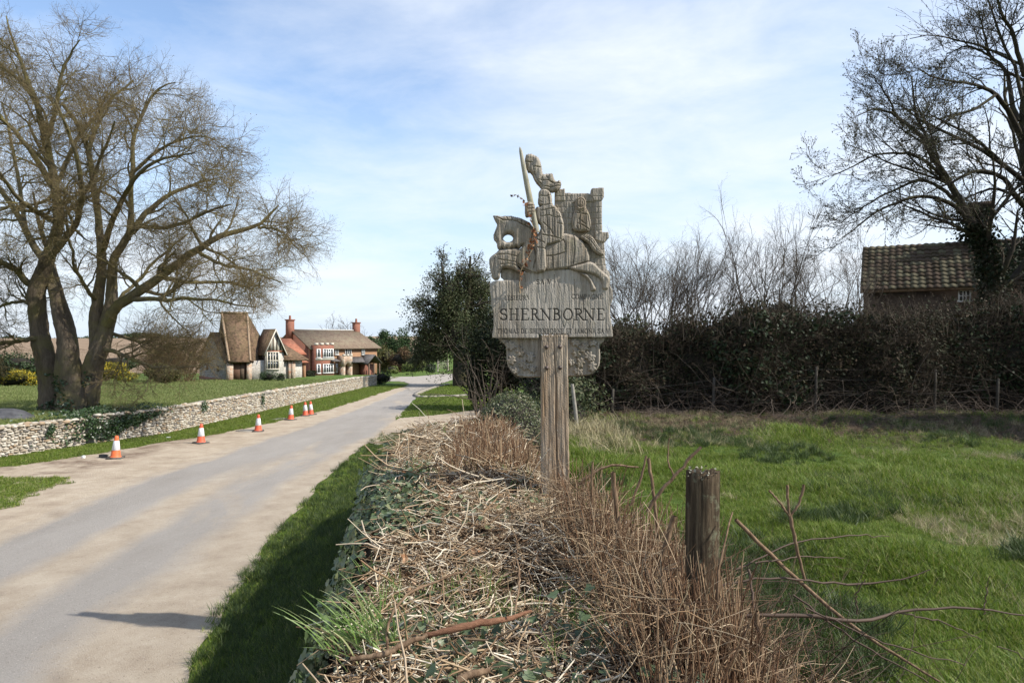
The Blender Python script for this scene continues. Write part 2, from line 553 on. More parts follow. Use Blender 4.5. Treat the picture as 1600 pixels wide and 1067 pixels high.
ys = np.r_[np.arange(-4, 30, 0.2), np.arange(30, 47, 0.4)]
dl = I(ys, [-4, 2, 12.6, 13.4, 14.1, 15.9, 17.3, 19, 22.3, 27.5, 34, 42, 46.5], [-9, -9, -10.5, -16, -10.3, -9.6, -9.3, -8.6, -8.0, -7.5, -7.4, -7.4, -6.9])
dl = np.where((ys > 12.7) & (ys < 14.15), -13.5, dl)
o = strip('dirt_shoulder', ys, np.maximum(dl, x_wall(ys) + 0.1), road_l(ys) + 0.8, 0.006, M_dirt, 24, 0.22, 11)
tag(o, 'pale sandy dirt along the left edge of the road', None, None, 'structure')
ys = np.r_[np.arange(-4, 30, 0.2), np.arange(30, 60.1, 0.5)]
o = strip('road', ys, road_l(ys), road_r(ys), 0.012, M_road, 40, 0.10, 21)
tag(o, 'grey asphalt country road dusted with sand', None, None, 'structure')

def gp(px, py):
    kk = (py - HY) / F
    Y = (CZ) / (kk - 0.016)
    if Y > 60 or Y < 0: Y = 0.66 / (kk - 0.045) if kk > 0.047 else 110
    Y = min(Y, 108)
    return np.array([(px - 800) / F * Y, Y])

def sheet(name, pts, dz, mat, sub=3, zf=None):
    """flat outlined sheet draped on the ground, densified as a grid clipped to the outline"""
    P = np.array(pts, float)
    x0, y0 = P.min(0); x1, y1 = P.max(0)
    n = 90
    xs = np.linspace(x0, x1, n); yy = np.linspace(y0, y1, n)
    A, B = np.meshgrid((xs[:-1] + xs[1:]) / 2, (yy[:-1] + yy[1:]) / 2)
    ins = inside(P, A, B)
    GX_, GY_ = np.meshgrid(xs, yy)
    idx = np.arange(n * n).reshape(n, n)
    q = np.stack([idx[:-1, :-1], idx[:-1, 1:], idx[1:, 1:], idx[1:, :-1]], -1)[ins]
    Z = (zf(GX_, GY_) if zf else base(GY_)) + dz
    V = np.stack([GX_, GY_, Z], -1).reshape(-1, 3)
    used = np.unique(q); re = np.zeros(n * n, int); re[used] = np.arange(len(used))
    return obj(name, V[used], re[q], mat, smooth=True)

def inside(P, X, Y):
    r = np.zeros(X.shape, bool)
    n = len(P)
    for i in range(n):
        (xa, ya), (xb, yb) = P[i], P[(i + 1) % n]
        if ya == yb: continue
        cnd = ((ya > Y) != (yb > Y)) & (X < (xb - xa) * (Y - ya) / (yb - ya) + xa)
        r ^= cnd
    return r

k = NT('worn_grey_track')
k.col(k.ramp(k.noise(3, 8, 0.7), [(0.3, (0.24, 0.21, 0.18)), (0.6, (0.37, 0.33, 0.28)), (0.75, (0.45, 0.40, 0.34))])); k.rough(0.95, 0.15)
k.bump(k.noise(40, 5, 0.7), 0.5, 0.02)
M_track = k.m
side = [gp(*p) for p in [(596, 596), (604, 589), (650, 588.5), (690, 584), (712, 582), (722, 588), (706, 594), (685, 601), (664, 607), (640, 611), (632, 603), (640, 600), (630, 596.5)]]
o = sheet('side_road', side, 0.022, M_track)
tag(o, 'pale junction surface where the road bends past the house', None, None, 'structure')
drv = [gp(*p) for p in [(575, 693), (610, 663), (625, 654.5), (680, 650), (740, 642), (775, 632), (800, 631), (800, 645), (740, 655), (700, 664), (650, 676), (612, 690), (592, 697)]]
o = sheet('driveway', drv, 0.030, M_dirt)
tag(o, 'sandy drive turning off the road behind the hedge', None, None, 'structure')
# stone edging of the grass mound under the tree
ed = np.array([np.r_[gp(*p), 0] for p in [(700, 601), (668, 608.5), (652, 615), (649, 618.5), (656, 621), (690, 620.5), (745, 617.5)]])
ed[:, 2] = base(ed[:, 1]) + 0.05
ep, _ = resample(ed, np.ones(len(ed)), 40)
M_kerb = simple('pale_kerb_stone', (0.20, 0.18, 0.15), (0.33, 0.30, 0.25), 8)
mb = MB()
for a, b in zip(ep[:-1], ep[1:]):
    d = (b - a)[:2]; n = np.array([-d[1], d[0]]); n = n / np.linalg.norm(n) * 0.09
    A, B = a + 0.04 * (b - a), b - 0.04 * (b - a)
    mb.hexa([[A[0]-n[0], A[1]-n[1], A[2]-.12], [B[0]-n[0], B[1]-n[1], B[2]-.12], [B[0]+n[0], B[1]+n[1], B[2]-.12], [A[0]+n[0], A[1]+n[1], A[2]-.12],
             [A[0]-n[0], A[1]-n[1], A[2]+.04], [B[0]-n[0], B[1]-n[1], B[2]+.04], [B[0]+n[0], B[1]+n[1], B[2]+.04], [A[0]+n[0], A[1]+n[1], A[2]+.04]])
tag(mb.build('kerb', M_kerb), 'low pale kerb edging the grass mound', None, None, 'structure')

# ================================================================ grass
def blade_clump(rng, n, rad, h0, h1, w, lean, mat, name):
    """tuft of curved tapered blades"""
    r = rad * np.sqrt(rng.uniform(0, 1, n)); a = rng.uniform(0, 2 * PI, n)
    p0 = np.stack([r * np.cos(a), r * np.sin(a), np.zeros(n) - 0.01], -1)
    h = rng.uniform(h0, h1, n)
    az = rng.uniform(0, 2 * PI, n); ln = rng.uniform(0.15, 1.0, n) * lean
    d = np.stack([np.cos(az), np.sin(az), np.zeros(n)], -1)
    side = np.stack([-np.sin(az), np.cos(az), np.zeros(n)], -1)
    V = []
    for s, ww in ((0, 1.0), (0.5, 0.8), (1.0, 0.08)):
        c = p0 + d * (ln * h * s ** 1.8)[:, None]
        c[:, 2] += h * s * (1 - 0.25 * ln * s)
        wv = (w * rng.uniform(0.6, 1.2, n) * ww)[:, None]
        V += [c - side * wv, c + side * wv]
    V = np.stack(V, 1)       # n,6,3
    i = np.arange(n)[:, None] * 6
    q = np.concatenate([i + np.array([[0, 1, 3, 2]]), i + np.array([[2, 3, 5, 4]])])
    return proto(name, V.reshape(-1, 3), q, mat)

M_grass = leafmat('field_grass', [(0.034, 0.062, 0.007), (0.095, 0.16, 0.013), (0.14, 0.22, 0.02), (0.205, 0.27, 0.034), (0.32, 0.29, 0.11)], 0.55, 0.3, 0.35, True)
M_grass_d = leafmat('coarse_dark_grass', [(0.03, 0.052, 0.014), (0.055, 0.085, 0.022), (0.08, 0.11, 0.03)], 0.55, 0.3, 0.3, True)
M_straw_g = leafmat('dry_grass', [(0.33, 0.27, 0.15), (0.42, 0.36, 0.22), (0.25, 0.24, 0.10)], 0.7, 0.2, 0.2, True)
M_lawn = leafmat('lawn_grass', [(0.11, 0.15, 0.035), (0.155, 0.20, 0.05), (0.21, 0.235, 0.075), (0.27, 0.26, 0.12)], 0.6, 0.3, 0.3, True)
rg = np.random.default_rng(3)
P_grass = [blade_clump(rg, 34, 0.075, 0.03, 0.11, 0.0028, 1.1, M_grass, 'grass_clump_proto') for _ in range(5)]
P_dark = [blade_clump(rg, 40, 0.06, 0.06, 0.16, 0.003, 1.1, M_grass_d, 'dark_clump_proto') for _ in range(3)]
P_dry = [blade_clump(rg, 22, 0.06, 0.05, 0.16, 0.0022, 1.3, M_straw_g, 'dry_clump_proto') for _ in range(3)]
P_litter = [blade_clump(rg, 20, 0.10, 0.03, 0.15, 0.003, 2.2, leafmat('hedge_litter', [(0.07, 0.05, 0.03), (0.14, 0.10, 0.065), (0.22, 0.17, 0.11)], 0.9, 0.1, 0, True), 'litter_clump_proto') for _ in range(3)]
P_short = [blade_clump(rg, 30, 0.09, 0.02, 0.06, 0.004, 0.9, M_lawn, 'lawn_clump_proto') for _ in range(3)]

def lay(pts2, zf=ground, lift=0.0):
    z = zf(pts2[:, 0], pts2[:, 1]) + lift
    return np.c_[pts2, z]
def rots(n, tilt=0.15, rng=RNG):
    return np.c_[rng.normal(0, tilt, n), rng.normal(0, tilt, n), rng.uniform(0, 2 * PI, n)]

# field on the right
N = 52000
Y = np.exp(rg.uniform(np.log(2.6), np.log(16.5), N * 2))
X = rg.uniform(0, 1, N * 2) * (Y * 0.80 + 1.0)
lim = I(Y, [0, 2.5, 5, 9, 12, 16], [0.9, 0.75, 0.35, 0.0, 0.5, 1.1])
ok = X > lim
bare = vnoise(X * 0.9, Y * 0.9, 31, 4)
keep = rg.uniform(0, 1, N * 2) < np.clip(0.95 - np.maximum(bare - 0.35, 0) * 1.6, 0.12, 1) * (1 - 0.95 * ss(10.2, 12.2, Y + 0.9 * vnoise(X, Y * 0.3, 5, 3)))
ok &= keep
X, Y = X[ok][:N], Y[ok][:N]
Ye = rg.uniform(0.5, 12.2, 11000); Xe = Ye * 0.8 + 1.0 + rg.uniform(0, 6.5, 11000)     # the field goes on past the picture's edge
X, Y = np.r_[X, Xe], np.r_[Y, Ye]
tus = vnoise(X * 1.3, Y * 1.3, 33, 3)
sc = (0.60 + 0.75 * np.clip(tus, -0.5, 1.2) + rg.uniform(-0.2, 0.35, len(X))) * (0.85 + 0.04 * Y)
o = scatter('field_grass', lay(np.c_[X, Y]), rots(len(X), 0.2), np.clip(sc * 0.82, 0.28, 1.9), P_grass)
tag(o, 'bright green rough pasture grass in the field beside the sign', None, None, 'stuff')
N = 9000
Y = np.exp(rg.uniform(np.log(2.6), np.log(16.5), N)); X = rg.uniform(0, 1, N) * (Y * 0.80 + 1.0)
cl = vnoise(X * 1.1 + 9, Y * 1.1, 44, 3)
ok = (X > I(Y, [0, 2.5, 5, 9, 12, 16], [0.9, 0.75, 0.35, 0.0, 0.5, 1.1])) & (cl > 0.35)
o = scatter('coarse_tussock_grass', lay(np.c_[X, Y][ok]), rots(ok.sum(), 0.3), rg.uniform(0.6, 1.2, ok.sum()), P_dark)
tag(o, 'darker coarse grass growing in tussocks across the field', None, None, 'stuff')
N = 11000
Y = np.exp(rg.uniform(np.log(2.6), np.log(16), N)); X = rg.uniform(0, 1, N) * (Y * 0.80 + 1.0)
cl = vnoise(X * 0.9, Y * 0.9, 31, 4) + 0.4 * vnoise(X * 3, Y * 3, 47, 2)
ok = (X > I(Y, [0, 2.5, 5, 9, 12, 16], [0.9, 0.75, 0.35, 0.0, 0.5, 1.1])) & (cl > 0.12)
px_, py_ = rg.normal(1.25, 0.35, 160), rg.normal(11.3, 1.0, 160)      # pale tuft beside the post
PX = np.r_[X[ok], px_]; PY = np.r_[Y[ok], py_]
sz = np.r_[rg.uniform(0.45, 1.0, ok.sum()), rg.uniform(1.4, 2.4, 160)]
o = scatter('dry_field_grass', lay(np.c_[PX, PY]), rots(len(PX), 0.35), sz, P_dry)
tag(o, 'straw coloured dead grass lying in patches of the field', None, None, 'stuff')

n_ = 6500
Y = rg.uniform(9.8, 14.9, n_); X = rg.uniform(0.8, 13.5, n_)
kp = rg.uniform(0, 1, n_) < 0.25 + 0.75 * ss(10.5, 12.2, Y + 0.8 * vnoise(X, Y * 0.3, 5, 3))
o = scatter('hedge_foot_litter', lay(np.c_[X, Y][kp]), rots(kp.sum(), 0.9), rg.uniform(0.35, 0.9, kp.sum()), P_litter + P_dark[:1])
tag(o, 'brown dead stalks and weeds littering the ground before the field hedge', None, None, 'stuff')
# road verge below the hedge
N = 24000
Y = np.exp(rg.uniform(np.log(3.2), np.log(19.5), N))
a = road_r(Y); b = np.minimum(field_x(Y), -0.6) + 0.1
X = a - 0.05 + (b - a + 0.1) * rg.uniform(0, 1, N) ** 0.9
thin = rg.uniform(0, 1, N) < (0.35 + 0.65 * ss(0.0, 0.35, X - a + 0.12 * vnoise(X * 5, Y * 5, 8, 3))) * (1 - 0.75 * ss(0.75, 1.0, (X - a) / (b - a)))
X, Y = X[thin], Y[thin]
o = scatter('road_verge_grass', lay(np.c_[X, Y]), rots(len(X), 0.25), rg.uniform(0.45, 1.05, len(X)), P_grass[:2] + P_dark[:1])
tag(o, 'short green grass on the verge between road and hedge', None, None, 'stuff')

n_ = 1500
Y = np.exp(rg.uniform(np.log(3.2), np.log(12), n_)); a = road_r(Y); b = np.minimum(field_x(Y), -0.6)
X = a + (b - a) * (0.35 + 0.65 * rg.uniform(0, 1, n_) ** 0.7)
kp = vnoise(X * 2.5, Y * 2.5, 313, 3) > 0.0
o = scatter('dry_verge_grass', lay(np.c_[X, Y][kp]), rots(kp.sum(), 0.5), rg.uniform(0.4, 0.8, kp.sum()), P_dry)
tag(o, 'dead grass and litter in the shade of the hedge by the road', None, None, 'stuff')
# verge by the wall, grass island, triangle and mound
N = 16000
Y = np.exp(rg.uniform(np.log(13.8), np.log(46), N))
a = I(Y, [13.8, 14.1, 15.9, 17.3, 19, 22.3, 27.5, 34, 42, 46.5], [-11, -10.3, -9.6, -9.3, -8.6, -8.0, -7.5, -7.4, -7.4, -6.9])
b = x_wall(Y) + 0.2
X = b + (a - b) * rg.uniform(0, 1.04, N) + 0.1 * vnoise(Y * 3, Y, 2, 2)
sc = rg.uniform(0.5, 1.0, N) * (0.8 + Y * 0.02)
N2 = 9000
X2 = rg.uniform(-12.5, -7.6, N2); Y2 = rg.uniform(9.3, 13.3, N2)
e = np.minimum((I(X2, [-12.5, -9.45, -8.6, -8.0], [13.0, 12.75, 12.8, 12.9]) - Y2), (X2 * 0 + 1) * 9)
e2 = I(Y2, [9.3, 10.3, 11.2, 12.2, 12.9], [-8.3, -7.8, -7.85, -8.05, -8.25]) - X2
ok2 = (e + 0.12 * vnoise(X2 * 4, Y2 * 4, 6, 3) > 0) & (e2 + 0.2 * vnoise(X2 * 4, Y2 * 4, 16, 3) > 0)
N3 = 9000
T = np.array([gp(*p) for p in [(622, 654), (655, 622), (745, 619), (790, 622), (790, 632), (740, 641), (690, 648.5)]])
X3 = rg.uniform(-8, 1, N3 * 3); Y3 = rg.uniform(22, 47, N3 * 3)
T2 = np.array([gp(*p) for p in [(653, 617), (700, 601.5), (745, 597), (800, 597), (800, 616), (745, 616), (690, 619)]])
ok3 = inside(T, X3, Y3) | inside(T2, X3, Y3)
X3, Y3 = X3[ok3][:N3], Y3[ok3][:N3]
XX = np.r_[X, X2[ok2], X3]; YY = np.r_[Y, Y2[ok2], Y3]
SS = np.r_[sc, rg.uniform(0.5, 1.0, ok2.sum()), rg.uniform(0.8, 1.7, len(X3))]
P_mid = [blade_clump(rg, 30, 0.09, 0.03, 0.075, 0.0045, 0.9, M_grass, 'verge_clump_proto') for _ in range(3)]
o = scatter('verge_grass', lay(np.c_[XX, YY]), rots(len(XX), 0.2), SS, P_mid + P_short[:1])
tag(o, 'mown green grass on the verges along the wall and drive', None, None, 'stuff')
# lawn
N = 26000
Y = np.exp(rg.uniform(np.log(15.5), np.log(60), N)); X = x_wall(Y) - 0.4 - rg.uniform(0, 1, N) * np.minimum(0.8 * Y - 8, 30)
o = scatter('lawn_grass', lay(np.c_[X, Y]), rots(N, 0.2), rg.uniform(0.7, 1.3, N) * (0.7 + 0.03 * Y), P_short)
tag(o, 'mown lawn behind the flint wall', None, None, 'stuff')
# ================================================================ carved village sign
SY = 5.2                       # distance of the board's face
STEP = 0.68                     # relief grid in photo pixels (about 3 mm)
PXM = SY / F                   # metres per photo pixel at the sign

def c1(pts): return [(740 + u / 4.446, 210 + v / 4.446) for u, v in pts]
def c2(pts): return [(740 + u / 4.446, 410 + v / 4.446) for u, v in pts]
def c4(pts): return [(850 + u / 8.89, 360 + v / 8.89) for u, v in pts]
def c7(pts): return [(770 + u / 8.89, 510 + v / 8.89) for u, v in pts]

def dist_poly(P, X, Y, closed=True):
    P = np.asarray(P, float)
    d = np.full(X.shape, 1e9)
    n = len(P)
    for i in range(n if closed else n - 1):
        a, b = P[i], P[(i + 1) % n]
        ab = b - a
        L = (ab ** 2).sum() + 1e-9
        t = np.clip(((X - a[0]) * ab[0] + (Y - a[1]) * ab[1]) / L, 0, 1)
        d = np.minimum(d, np.hypot(X - a[0] - t * ab[0], Y - a[1] - t * ab[1]))
    return d

def chaikin(P, n=2, closed=True):
    P = np.asarray(P, float)
    for _ in range(n):
        Q = np.roll(P, -1, 0) if closed else P[1:]
        A = P if closed else P[:-1]
        N = np.empty((2 * len(A), 2))
        N[0::2] = 0.75 * A + 0.25 * Q; N[1::2] = 0.25 * A + 0.75 * Q
        if not closed: N = np.vstack([P[:1], N, P[-1:]])
        P = N
    return P

def grooves(X, Y, lines, w, depth):
    """v-cut lines; w half width in photo px, depth in metres"""
    h = np.zeros(X.shape)
    for ln in lines:
        P = np.asarray(ln, float)
        x0, y0 = P.min(0) - w - 1; x1, y1 = P.max(0) + w + 1
        m = (X >= x0) & (X <= x1) & (Y >= y0) & (Y <= y1)
        if not m.any(): continue
        d = dist_poly(P, X[m], Y[m], False)
        h[m] = np.minimum(h[m], -depth * np.clip(1 - d / w, 0, 1) ** 0.7)
    return h

def grain(X, Y, seed, amp=0.0016):
    amp = amp * 1.5
    """weathered vertical oak grain with checks"""
    g = vnoise(X * 1.9, Y * 0.05 + 0.4 * np.sin(X * 0.25), seed, 4) * amp
    g += vnoise(X * 0.5, Y * 0.03, seed + 1, 3) * amp * 1.1
    g += vnoise(X * 1.7, Y * 1.5, seed + 3, 3) * 0.0010
    r = np.random.default_rng(seed + 7)
    x0, x1, y0, y1 = X.min(), X.max(), Y.min(), Y.max()
    n = int((x1 - x0) * (y1 - y0) / 110)
    for _ in range(n):
        cx, cy, L = r.uniform(x0, x1), r.uniform(y0, y1), r.uniform(4, 18)
        t = (Y - cy) / L
        m = (np.abs(t) < 1) & (np.abs(X - cx) < 1.6)
        if m.any():
            g[m] -= 0.0022 * np.clip(1 - np.abs(X[m] - cx - 0.6 * np.sin(t[m] * 3)) / 0.9, 0, 1) * (1 - t[m] ** 2)
    return g

def relief(name, outline, mat, parent, y_front, thick, hf=None, holes=(), bevel=(1.6, 0.006), seed=1, amp=0.0016, smooth=1, backfine=False, letter_dark=None):
    P = chaikin(outline, smooth) if smooth else np.asarray(outline, float)
    x0, y0 = P.min(0) - STEP; x1, y1 = P.max(0) + STEP
    xs = np.arange(x0, x1 + STEP, STEP); ys = np.arange(y0, y1 + STEP, STEP)
    CX, CY = np.meshgrid((xs[:-1] + xs[1:]) / 2, (ys[:-1] + ys[1:]) / 2)
    m = inside(P, CX, CY)
    hs = [chaikin(h, 2) for h in holes]
    for h in hs: m &= ~inside(h, CX, CY)
    GX_, GY_ = np.meshgrid(xs, ys)
    d = dist_poly(P, GX_, GY_)
    for h in hs: d = np.minimum(d, dist_poly(h, GX_, GY_))
    H = -bevel[1] * np.clip(1 - d / bevel[0], 0, 1) ** 2 + grain(GX_, GY_, seed, amp)
    if hf is not None: H = H + hf(GX_, GY_, d)
    wx = (GX_ - 800) * PXM; wz = CZ - (GY_ - HY) * PXM
    ny, nx = GX_.shape
    VF = np.stack([wx, y_front - H, wz], -1).reshape(-1, 3)
    VB = np.stack([wx, np.full(wx.shape, y_front + thick), wz], -1).reshape(-1, 3)
    idx = np.arange(ny * nx).reshape(ny, nx)
    c = np.stack([idx[:-1, :-1], idx[1:, :-1], idx[1:, 1:], idx[:-1, 1:]], -1)
    front = c[m]
    pad = np.pad(m, 1)
    sides = []
    for (dy, dx, e) in ((0, -1, (0, 1)), (1, 0, (1, 2)), (0, 1, (2, 3)), (-1, 0, (3, 0))):
        nb = pad[1 + dy: 1 + dy + m.shape[0], 1 + dx: 1 + dx + m.shape[1]]
        b = m & ~nb
        sides.append(c[b][:, list(e)])
    E = np.concatenate(sides)
    used = np.unique(front); re = np.full(ny * nx, -1); re[used] = np.arange(len(used))
    VV = [VF[used]]
    n0 = len(used)
    F4 = [re[front]]
    # sides use their own vertices so the face stays crisp
    eu = np.unique(E); r2 = np.full(ny * nx, -1); r2[eu] = np.arange(len(eu))
    VV += [VF[eu], VB[eu]]
    a, b = r2[E[:, 0]], r2[E[:, 1]]
    ne = len(eu)
    F4.append(np.stack([n0 + b, n0 + a, n0 + ne + a, n0 + ne + b], -1))
    n1 = n0 + 2 * ne
    if backfine or holes:
        VV.append(VB[used]); F4.append((n1 + re[front])[:, ::-1])
        extra = []
    else:
        bx = (P[:, 0] - 800) * PXM; bz = CZ - (P[:, 1] - HY) * PXM
        VV.append(np.stack([bx, np.full(len(bx), y_front + thick), bz], -1))
        extra = [np.arange(n1, n1 + len(P))[None, :]]
    V = np.concatenate(VV)
    me = mesh(name, V, [np.concatenate(F4)] + extra, mat)
    sm = np.zeros(len(me.polygons), bool); sm[:len(front)] = True
    me.polygons.foreach_set('use_smooth', sm)
    if letter_dark is not None:
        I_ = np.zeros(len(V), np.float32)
        I_[:n0] = letter_dark(GX_, GY_).ravel()[used]
        at_ = me.attributes.new('letter_dark', 'FLOAT', 'POINT'); at_.data.foreach_set('value', I_)
    return link(name, me, parent)

# ---- weathered oak
def oak(name, grey, tan, green=0.35, letter_dark=False, lowc=0.0):
    k = NT(name)
    st = (26, 26, 1.6)
    f = k.math('ADD', k.math('MULTIPLY', k.noise(6, 7, 0.65, (9, 9, 0.7)), 0.6), k.math('MULTIPLY', k.noise(22, 7, 0.75, (8, 8, 0.9)), 0.4))
    a = k.ramp(f, [(0.32, tuple((0.30 + lowc) * v for v in grey)), (0.44, tuple((0.72 + lowc * 0.35) * v for v in grey)), (0.55, grey), (0.70, tuple(min(1, 1.35 * v) for v in grey))])
    b = k.mix(k.ramp(k.noise(2.6, 4, 0.6, (3, 3, 0.6)), [(0.42, 0.0), (0.66, 0.8)]), a, k.ramp(f, [(0.3, tuple(0.45 * v for v in tan)), (0.7, tan)]))
    lich = k.math('MULTIPLY', k.ramp(k.noise(9, 8, 0.7, off=(2, 5, 1)), [(0.54, 0.0), (0.68, 1.0)]), green)
    c = k.mix(lich, b, (0.17, 0.175, 0.085))
    spots = k.ramp(k.noise(60, 4, 0.6, off=(1, 0, 3)), [(0.64, 0.0), (0.70, 0.7)])
    c = k.mix(spots, c, (0.40, 0.39, 0.35))
    if letter_dark:
        at_ = k.n('ShaderNodeAttribute', attribute_name='letter_dark')
        c = k.mix(at_.outputs['Fac'], c, (0.030, 0.026, 0.022))  # letter strokes coloured darker than the board
    k.col(c); k.rough(0.88, 0.2)
    k.bump(k.noise(30, 8, 0.75, (8, 8, 0.7)), 0.55, 0.006)
    return k.m
M_oak = oak('weathered_carved_oak', (0.36, 0.315, 0.255), (0.27, 0.205, 0.135), 0.40)
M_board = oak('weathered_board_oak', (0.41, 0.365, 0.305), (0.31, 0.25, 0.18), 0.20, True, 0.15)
M_post = oak('brown_post_oak', (0.41, 0.33, 0.245), (0.37, 0.235, 0.13), 0.08)
M_lance = oak('lichened_lance_oak', (0.42, 0.39, 0.31), (0.30, 0.27, 0.15), 0.55)

sign = empty('village_sign', (0.32, SY + 0.1, 0.75), 'carved oak village sign with knight, horse and castle above the name board', 'village sign')

# ---- lettering: roman capitals as polylines (unit height), 't' thick stroke, 'h' hairline
def arc(cx, cy, rx, ry, a0, a1, n=10):
    t = np.radians(np.linspace(a0, a1, n))
    return [(cx + rx * math.cos(a), cy + ry * math.sin(a)) for a in t]
GL = {
 'S': (0.55, [('t', arc(0.27, 0.75, 0.21, 0.235, 20, 250, 12) + arc(0.28, 0.26, 0.23, 0.25, 75, -160, 12)), ('h', [(0.47, 0.83), (0.49, 0.98)]), ('h', [(0.05, 0.18), (0.04, 0.02)])]),
 'H': (0.78, [('t', [(0.14, 0), (0.14, 1)]), ('t', [(0.64, 0), (0.64, 1)]), ('h', [(0.14, 0.5), (0.64, 0.5)])] + [('h', [(x - .12, y), (x + .12, y)]) for x in (.14, .64) for y in (0, 1)]),
 'E': (0.62, [('t', [(0.14, 0), (0.14, 1)]), ('h', [(0.02, 1), (0.52, 1), (0.54, 0.85)]), ('h', [(0.14, 0.52), (0.42, 0.52)]), ('h', [(0.02, 0), (0.54, 0), (0.58, 0.17)])]),
 'R': (0.72, [('t', [(0.14, 0), (0.14, 1)]), ('t', [(0.14, 1)] + arc(0.30, 0.75, 0.22, 0.25, 90, -90, 10) + [(0.14, 0.5)]), ('t', [(0.32, 0.5), (0.66, 0.0), (0.74, 0)]), ('h', [(0.02, 0), (0.26, 0)]), ('h', [(0.02, 1), (0.2, 1)])]),
 'N': (0.82, [('h', [(0.14, 0), (0.14, 1)]), ('t', [(0.10, 1), (0.68, 0)]), ('h', [(0.68, 0), (0.68, 1)]), ('h', [(0.02, 0), (0.26, 0)]), ('h', [(0.56, 1), (0.80, 1)]), ('h', [(0.0, 1), (0.15, 1)])]),
 'B': (0.66, [('t', [(0.14, 0), (0.14, 1)]), ('t', [(0.14, 1)] + arc(0.28, 0.77, 0.2, 0.23, 90, -90, 10) + [(0.14, 0.54)]), ('t', [(0.14, 0.54)] + arc(0.30, 0.27, 0.25, 0.27, 90, -90, 10) + [(0.14, 0)]), ('h', [(0.02, 0), (0.2, 0)]), ('h', [(0.02, 1), (0.2, 1)])]),
 'O': (0.86, [('t', arc(0.43, 0.5, 0.38, 0.5, 0, 360, 28))]),
 'T': (0.66, [('t', [(0.33, 0), (0.33, 1)]), ('h', [(0.03, 0.84), (0.05, 1), (0.61, 1), (0.63, 0.84)]), ('h', [(0.21, 0), (0.45, 0)])]),
 'M': (0.92, [('h', [(0.12, 0), (0.18, 1)]), ('t', [(0.18, 1), (0.46, 0.05)]), ('h', [(0.46, 0.05), (0.74, 1)]), ('t', [(0.74, 1), (0.80, 0)]), ('h', [(0.02, 0), (0.22, 0)]), ('h', [(0.70, 0), (0.92, 0)])]),
 'A': (0.76, [('h', [(0.10, 0), (0.38, 1)]), ('t', [(0.38, 1), (0.68, 0)]), ('h', [(0.2, 0.36), (0.56, 0.36)]), ('h', [(0.0, 0), (0.2, 0)]), ('h', [(0.56, 0), (0.78, 0)])]),
 'D': (0.80, [('t', [(0.14, 0), (0.14, 1)]), ('t', [(0.14, 1)] + arc(0.28, 0.5, 0.42, 0.5, 90, -90, 14) + [(0.14, 0)]), ('h', [(0.02, 0), (0.2, 0)]), ('h', [(0.02, 1), (0.2, 1)])]),
 'J': (0.42, [('t', [(0.26, 1), (0.26, 0.15)] + arc(0.10, 0.12, 0.16, 0.18, 0, -110, 6)), ('h', [(0.14, 1), (0.38, 1)])]),
 'L': (0.58, [('t', [(0.14, 0), (0.14, 1)]), ('h', [(0.02, 1), (0.26, 1)]), ('h', [(0.02, 0), (0.5, 0), (0.54, 0.18)])]),
 'I': (0.32, [('t', [(0.16, 0), (0.16, 1)]), ('h', [(0.04, 0), (0.28, 0)]), ('h', [(0.04, 1), (0.28, 1)])]),
 'U': (0.78, [('t', [(0.14, 1), (0.14, 0.3)] + arc(0.38, 0.28, 0.24, 0.28, 180, 360, 10) + [(0.62, 1)]), ('h', [(0.02, 1), (0.26, 1)]), ('h', [(0.5, 1), (0.74, 1)])]),
 'C': (0.72, [('t', arc(0.43, 0.5, 0.38, 0.5, 48, 312, 18)), ('h', [(0.67, 0.8), (0.69, 0.97)]), ('h', [(0.67, 0.2), (0.69, 0.05)])]),
 'P': (0.60, [('t', [(0.14, 0), (0.14, 1)]), ('t', [(0.14, 1)] + arc(0.28, 0.74, 0.22, 0.26, 90, -90, 10) + [(0.14, 0.48)]), ('h', [(0.02, 0), (0.26, 0)]), ('h', [(0.02, 1), (0.2, 1)])]),
 'G': (0.80, [('t', arc(0.43, 0.5, 0.38, 0.5, 48, 312, 18)), ('t', [(0.70, 0.42), (0.70, 0.12)]), ('h', [(0.56, 0.44), (0.80, 0.44)]), ('h', [(0.67, 0.8), (0.69, 0.97)])]),
 'V': (0.74, [('t', [(0.10, 1), (0.38, 0)]), ('h', [(0.38, 0), (0.66, 1)]), ('h', [(0.0, 1), (0.2, 1)]), ('h', [(0.56, 1), (0.76, 1)])]),
 ' ': (0.34, []),
}
def text_strokes(s, x0, x1, ytop, ybot, wt, wh, xs=None):
    """list of (polyline in photo px, half width)"""
    h = ybot - ytop
    gap = 0.14
    tot = sum(GL[c][0] + gap for c in s) - gap
    k = (x1 - x0) / tot
    out = []; cur = x0
    for i, c in enumerate(s):
        w, st = GL[c]
        if xs: cur, kk = xs[i][0], (xs[i][1] - xs[i][0]) / w
        else: kk = k
        for t, pl in st:
            out.append(([(cur + u * kk, ybot - v * h) for u, v in pl], wt if t == 't' else wh))
        cur += (w + gap) * k
    return out
big_xs = [(781, 792.5), (795.5, 810), (813.5, 826.5), (829, 842.5), (844, 861.5), (863.5, 876.5), (879.5, 894.5), (897, 912), (911.5, 929), (932, 944.5)]
TXT = text_strokes('SHERNBORNE', 781, 945, 483.0, 500.2, 1.05, 0.62, big_xs)
TXT_S = text_strokes('LESIEUR', 788, 822, 463, 469.5, 0.6, 0.4) + text_strokes('COMPAGNE', 892.5, 941, 460.6, 467.4, 0.6, 0.4)
TXT_S += text_strokes('THOMAS DE SHERNBORNE ET JAMONA SA V', 777, 951.5, 514.2, 521.2, 0.6, 0.4)
TXT_S += text_strokes('SA V', 838, 861, 437.5, 444.5, 0.7, 0.45)
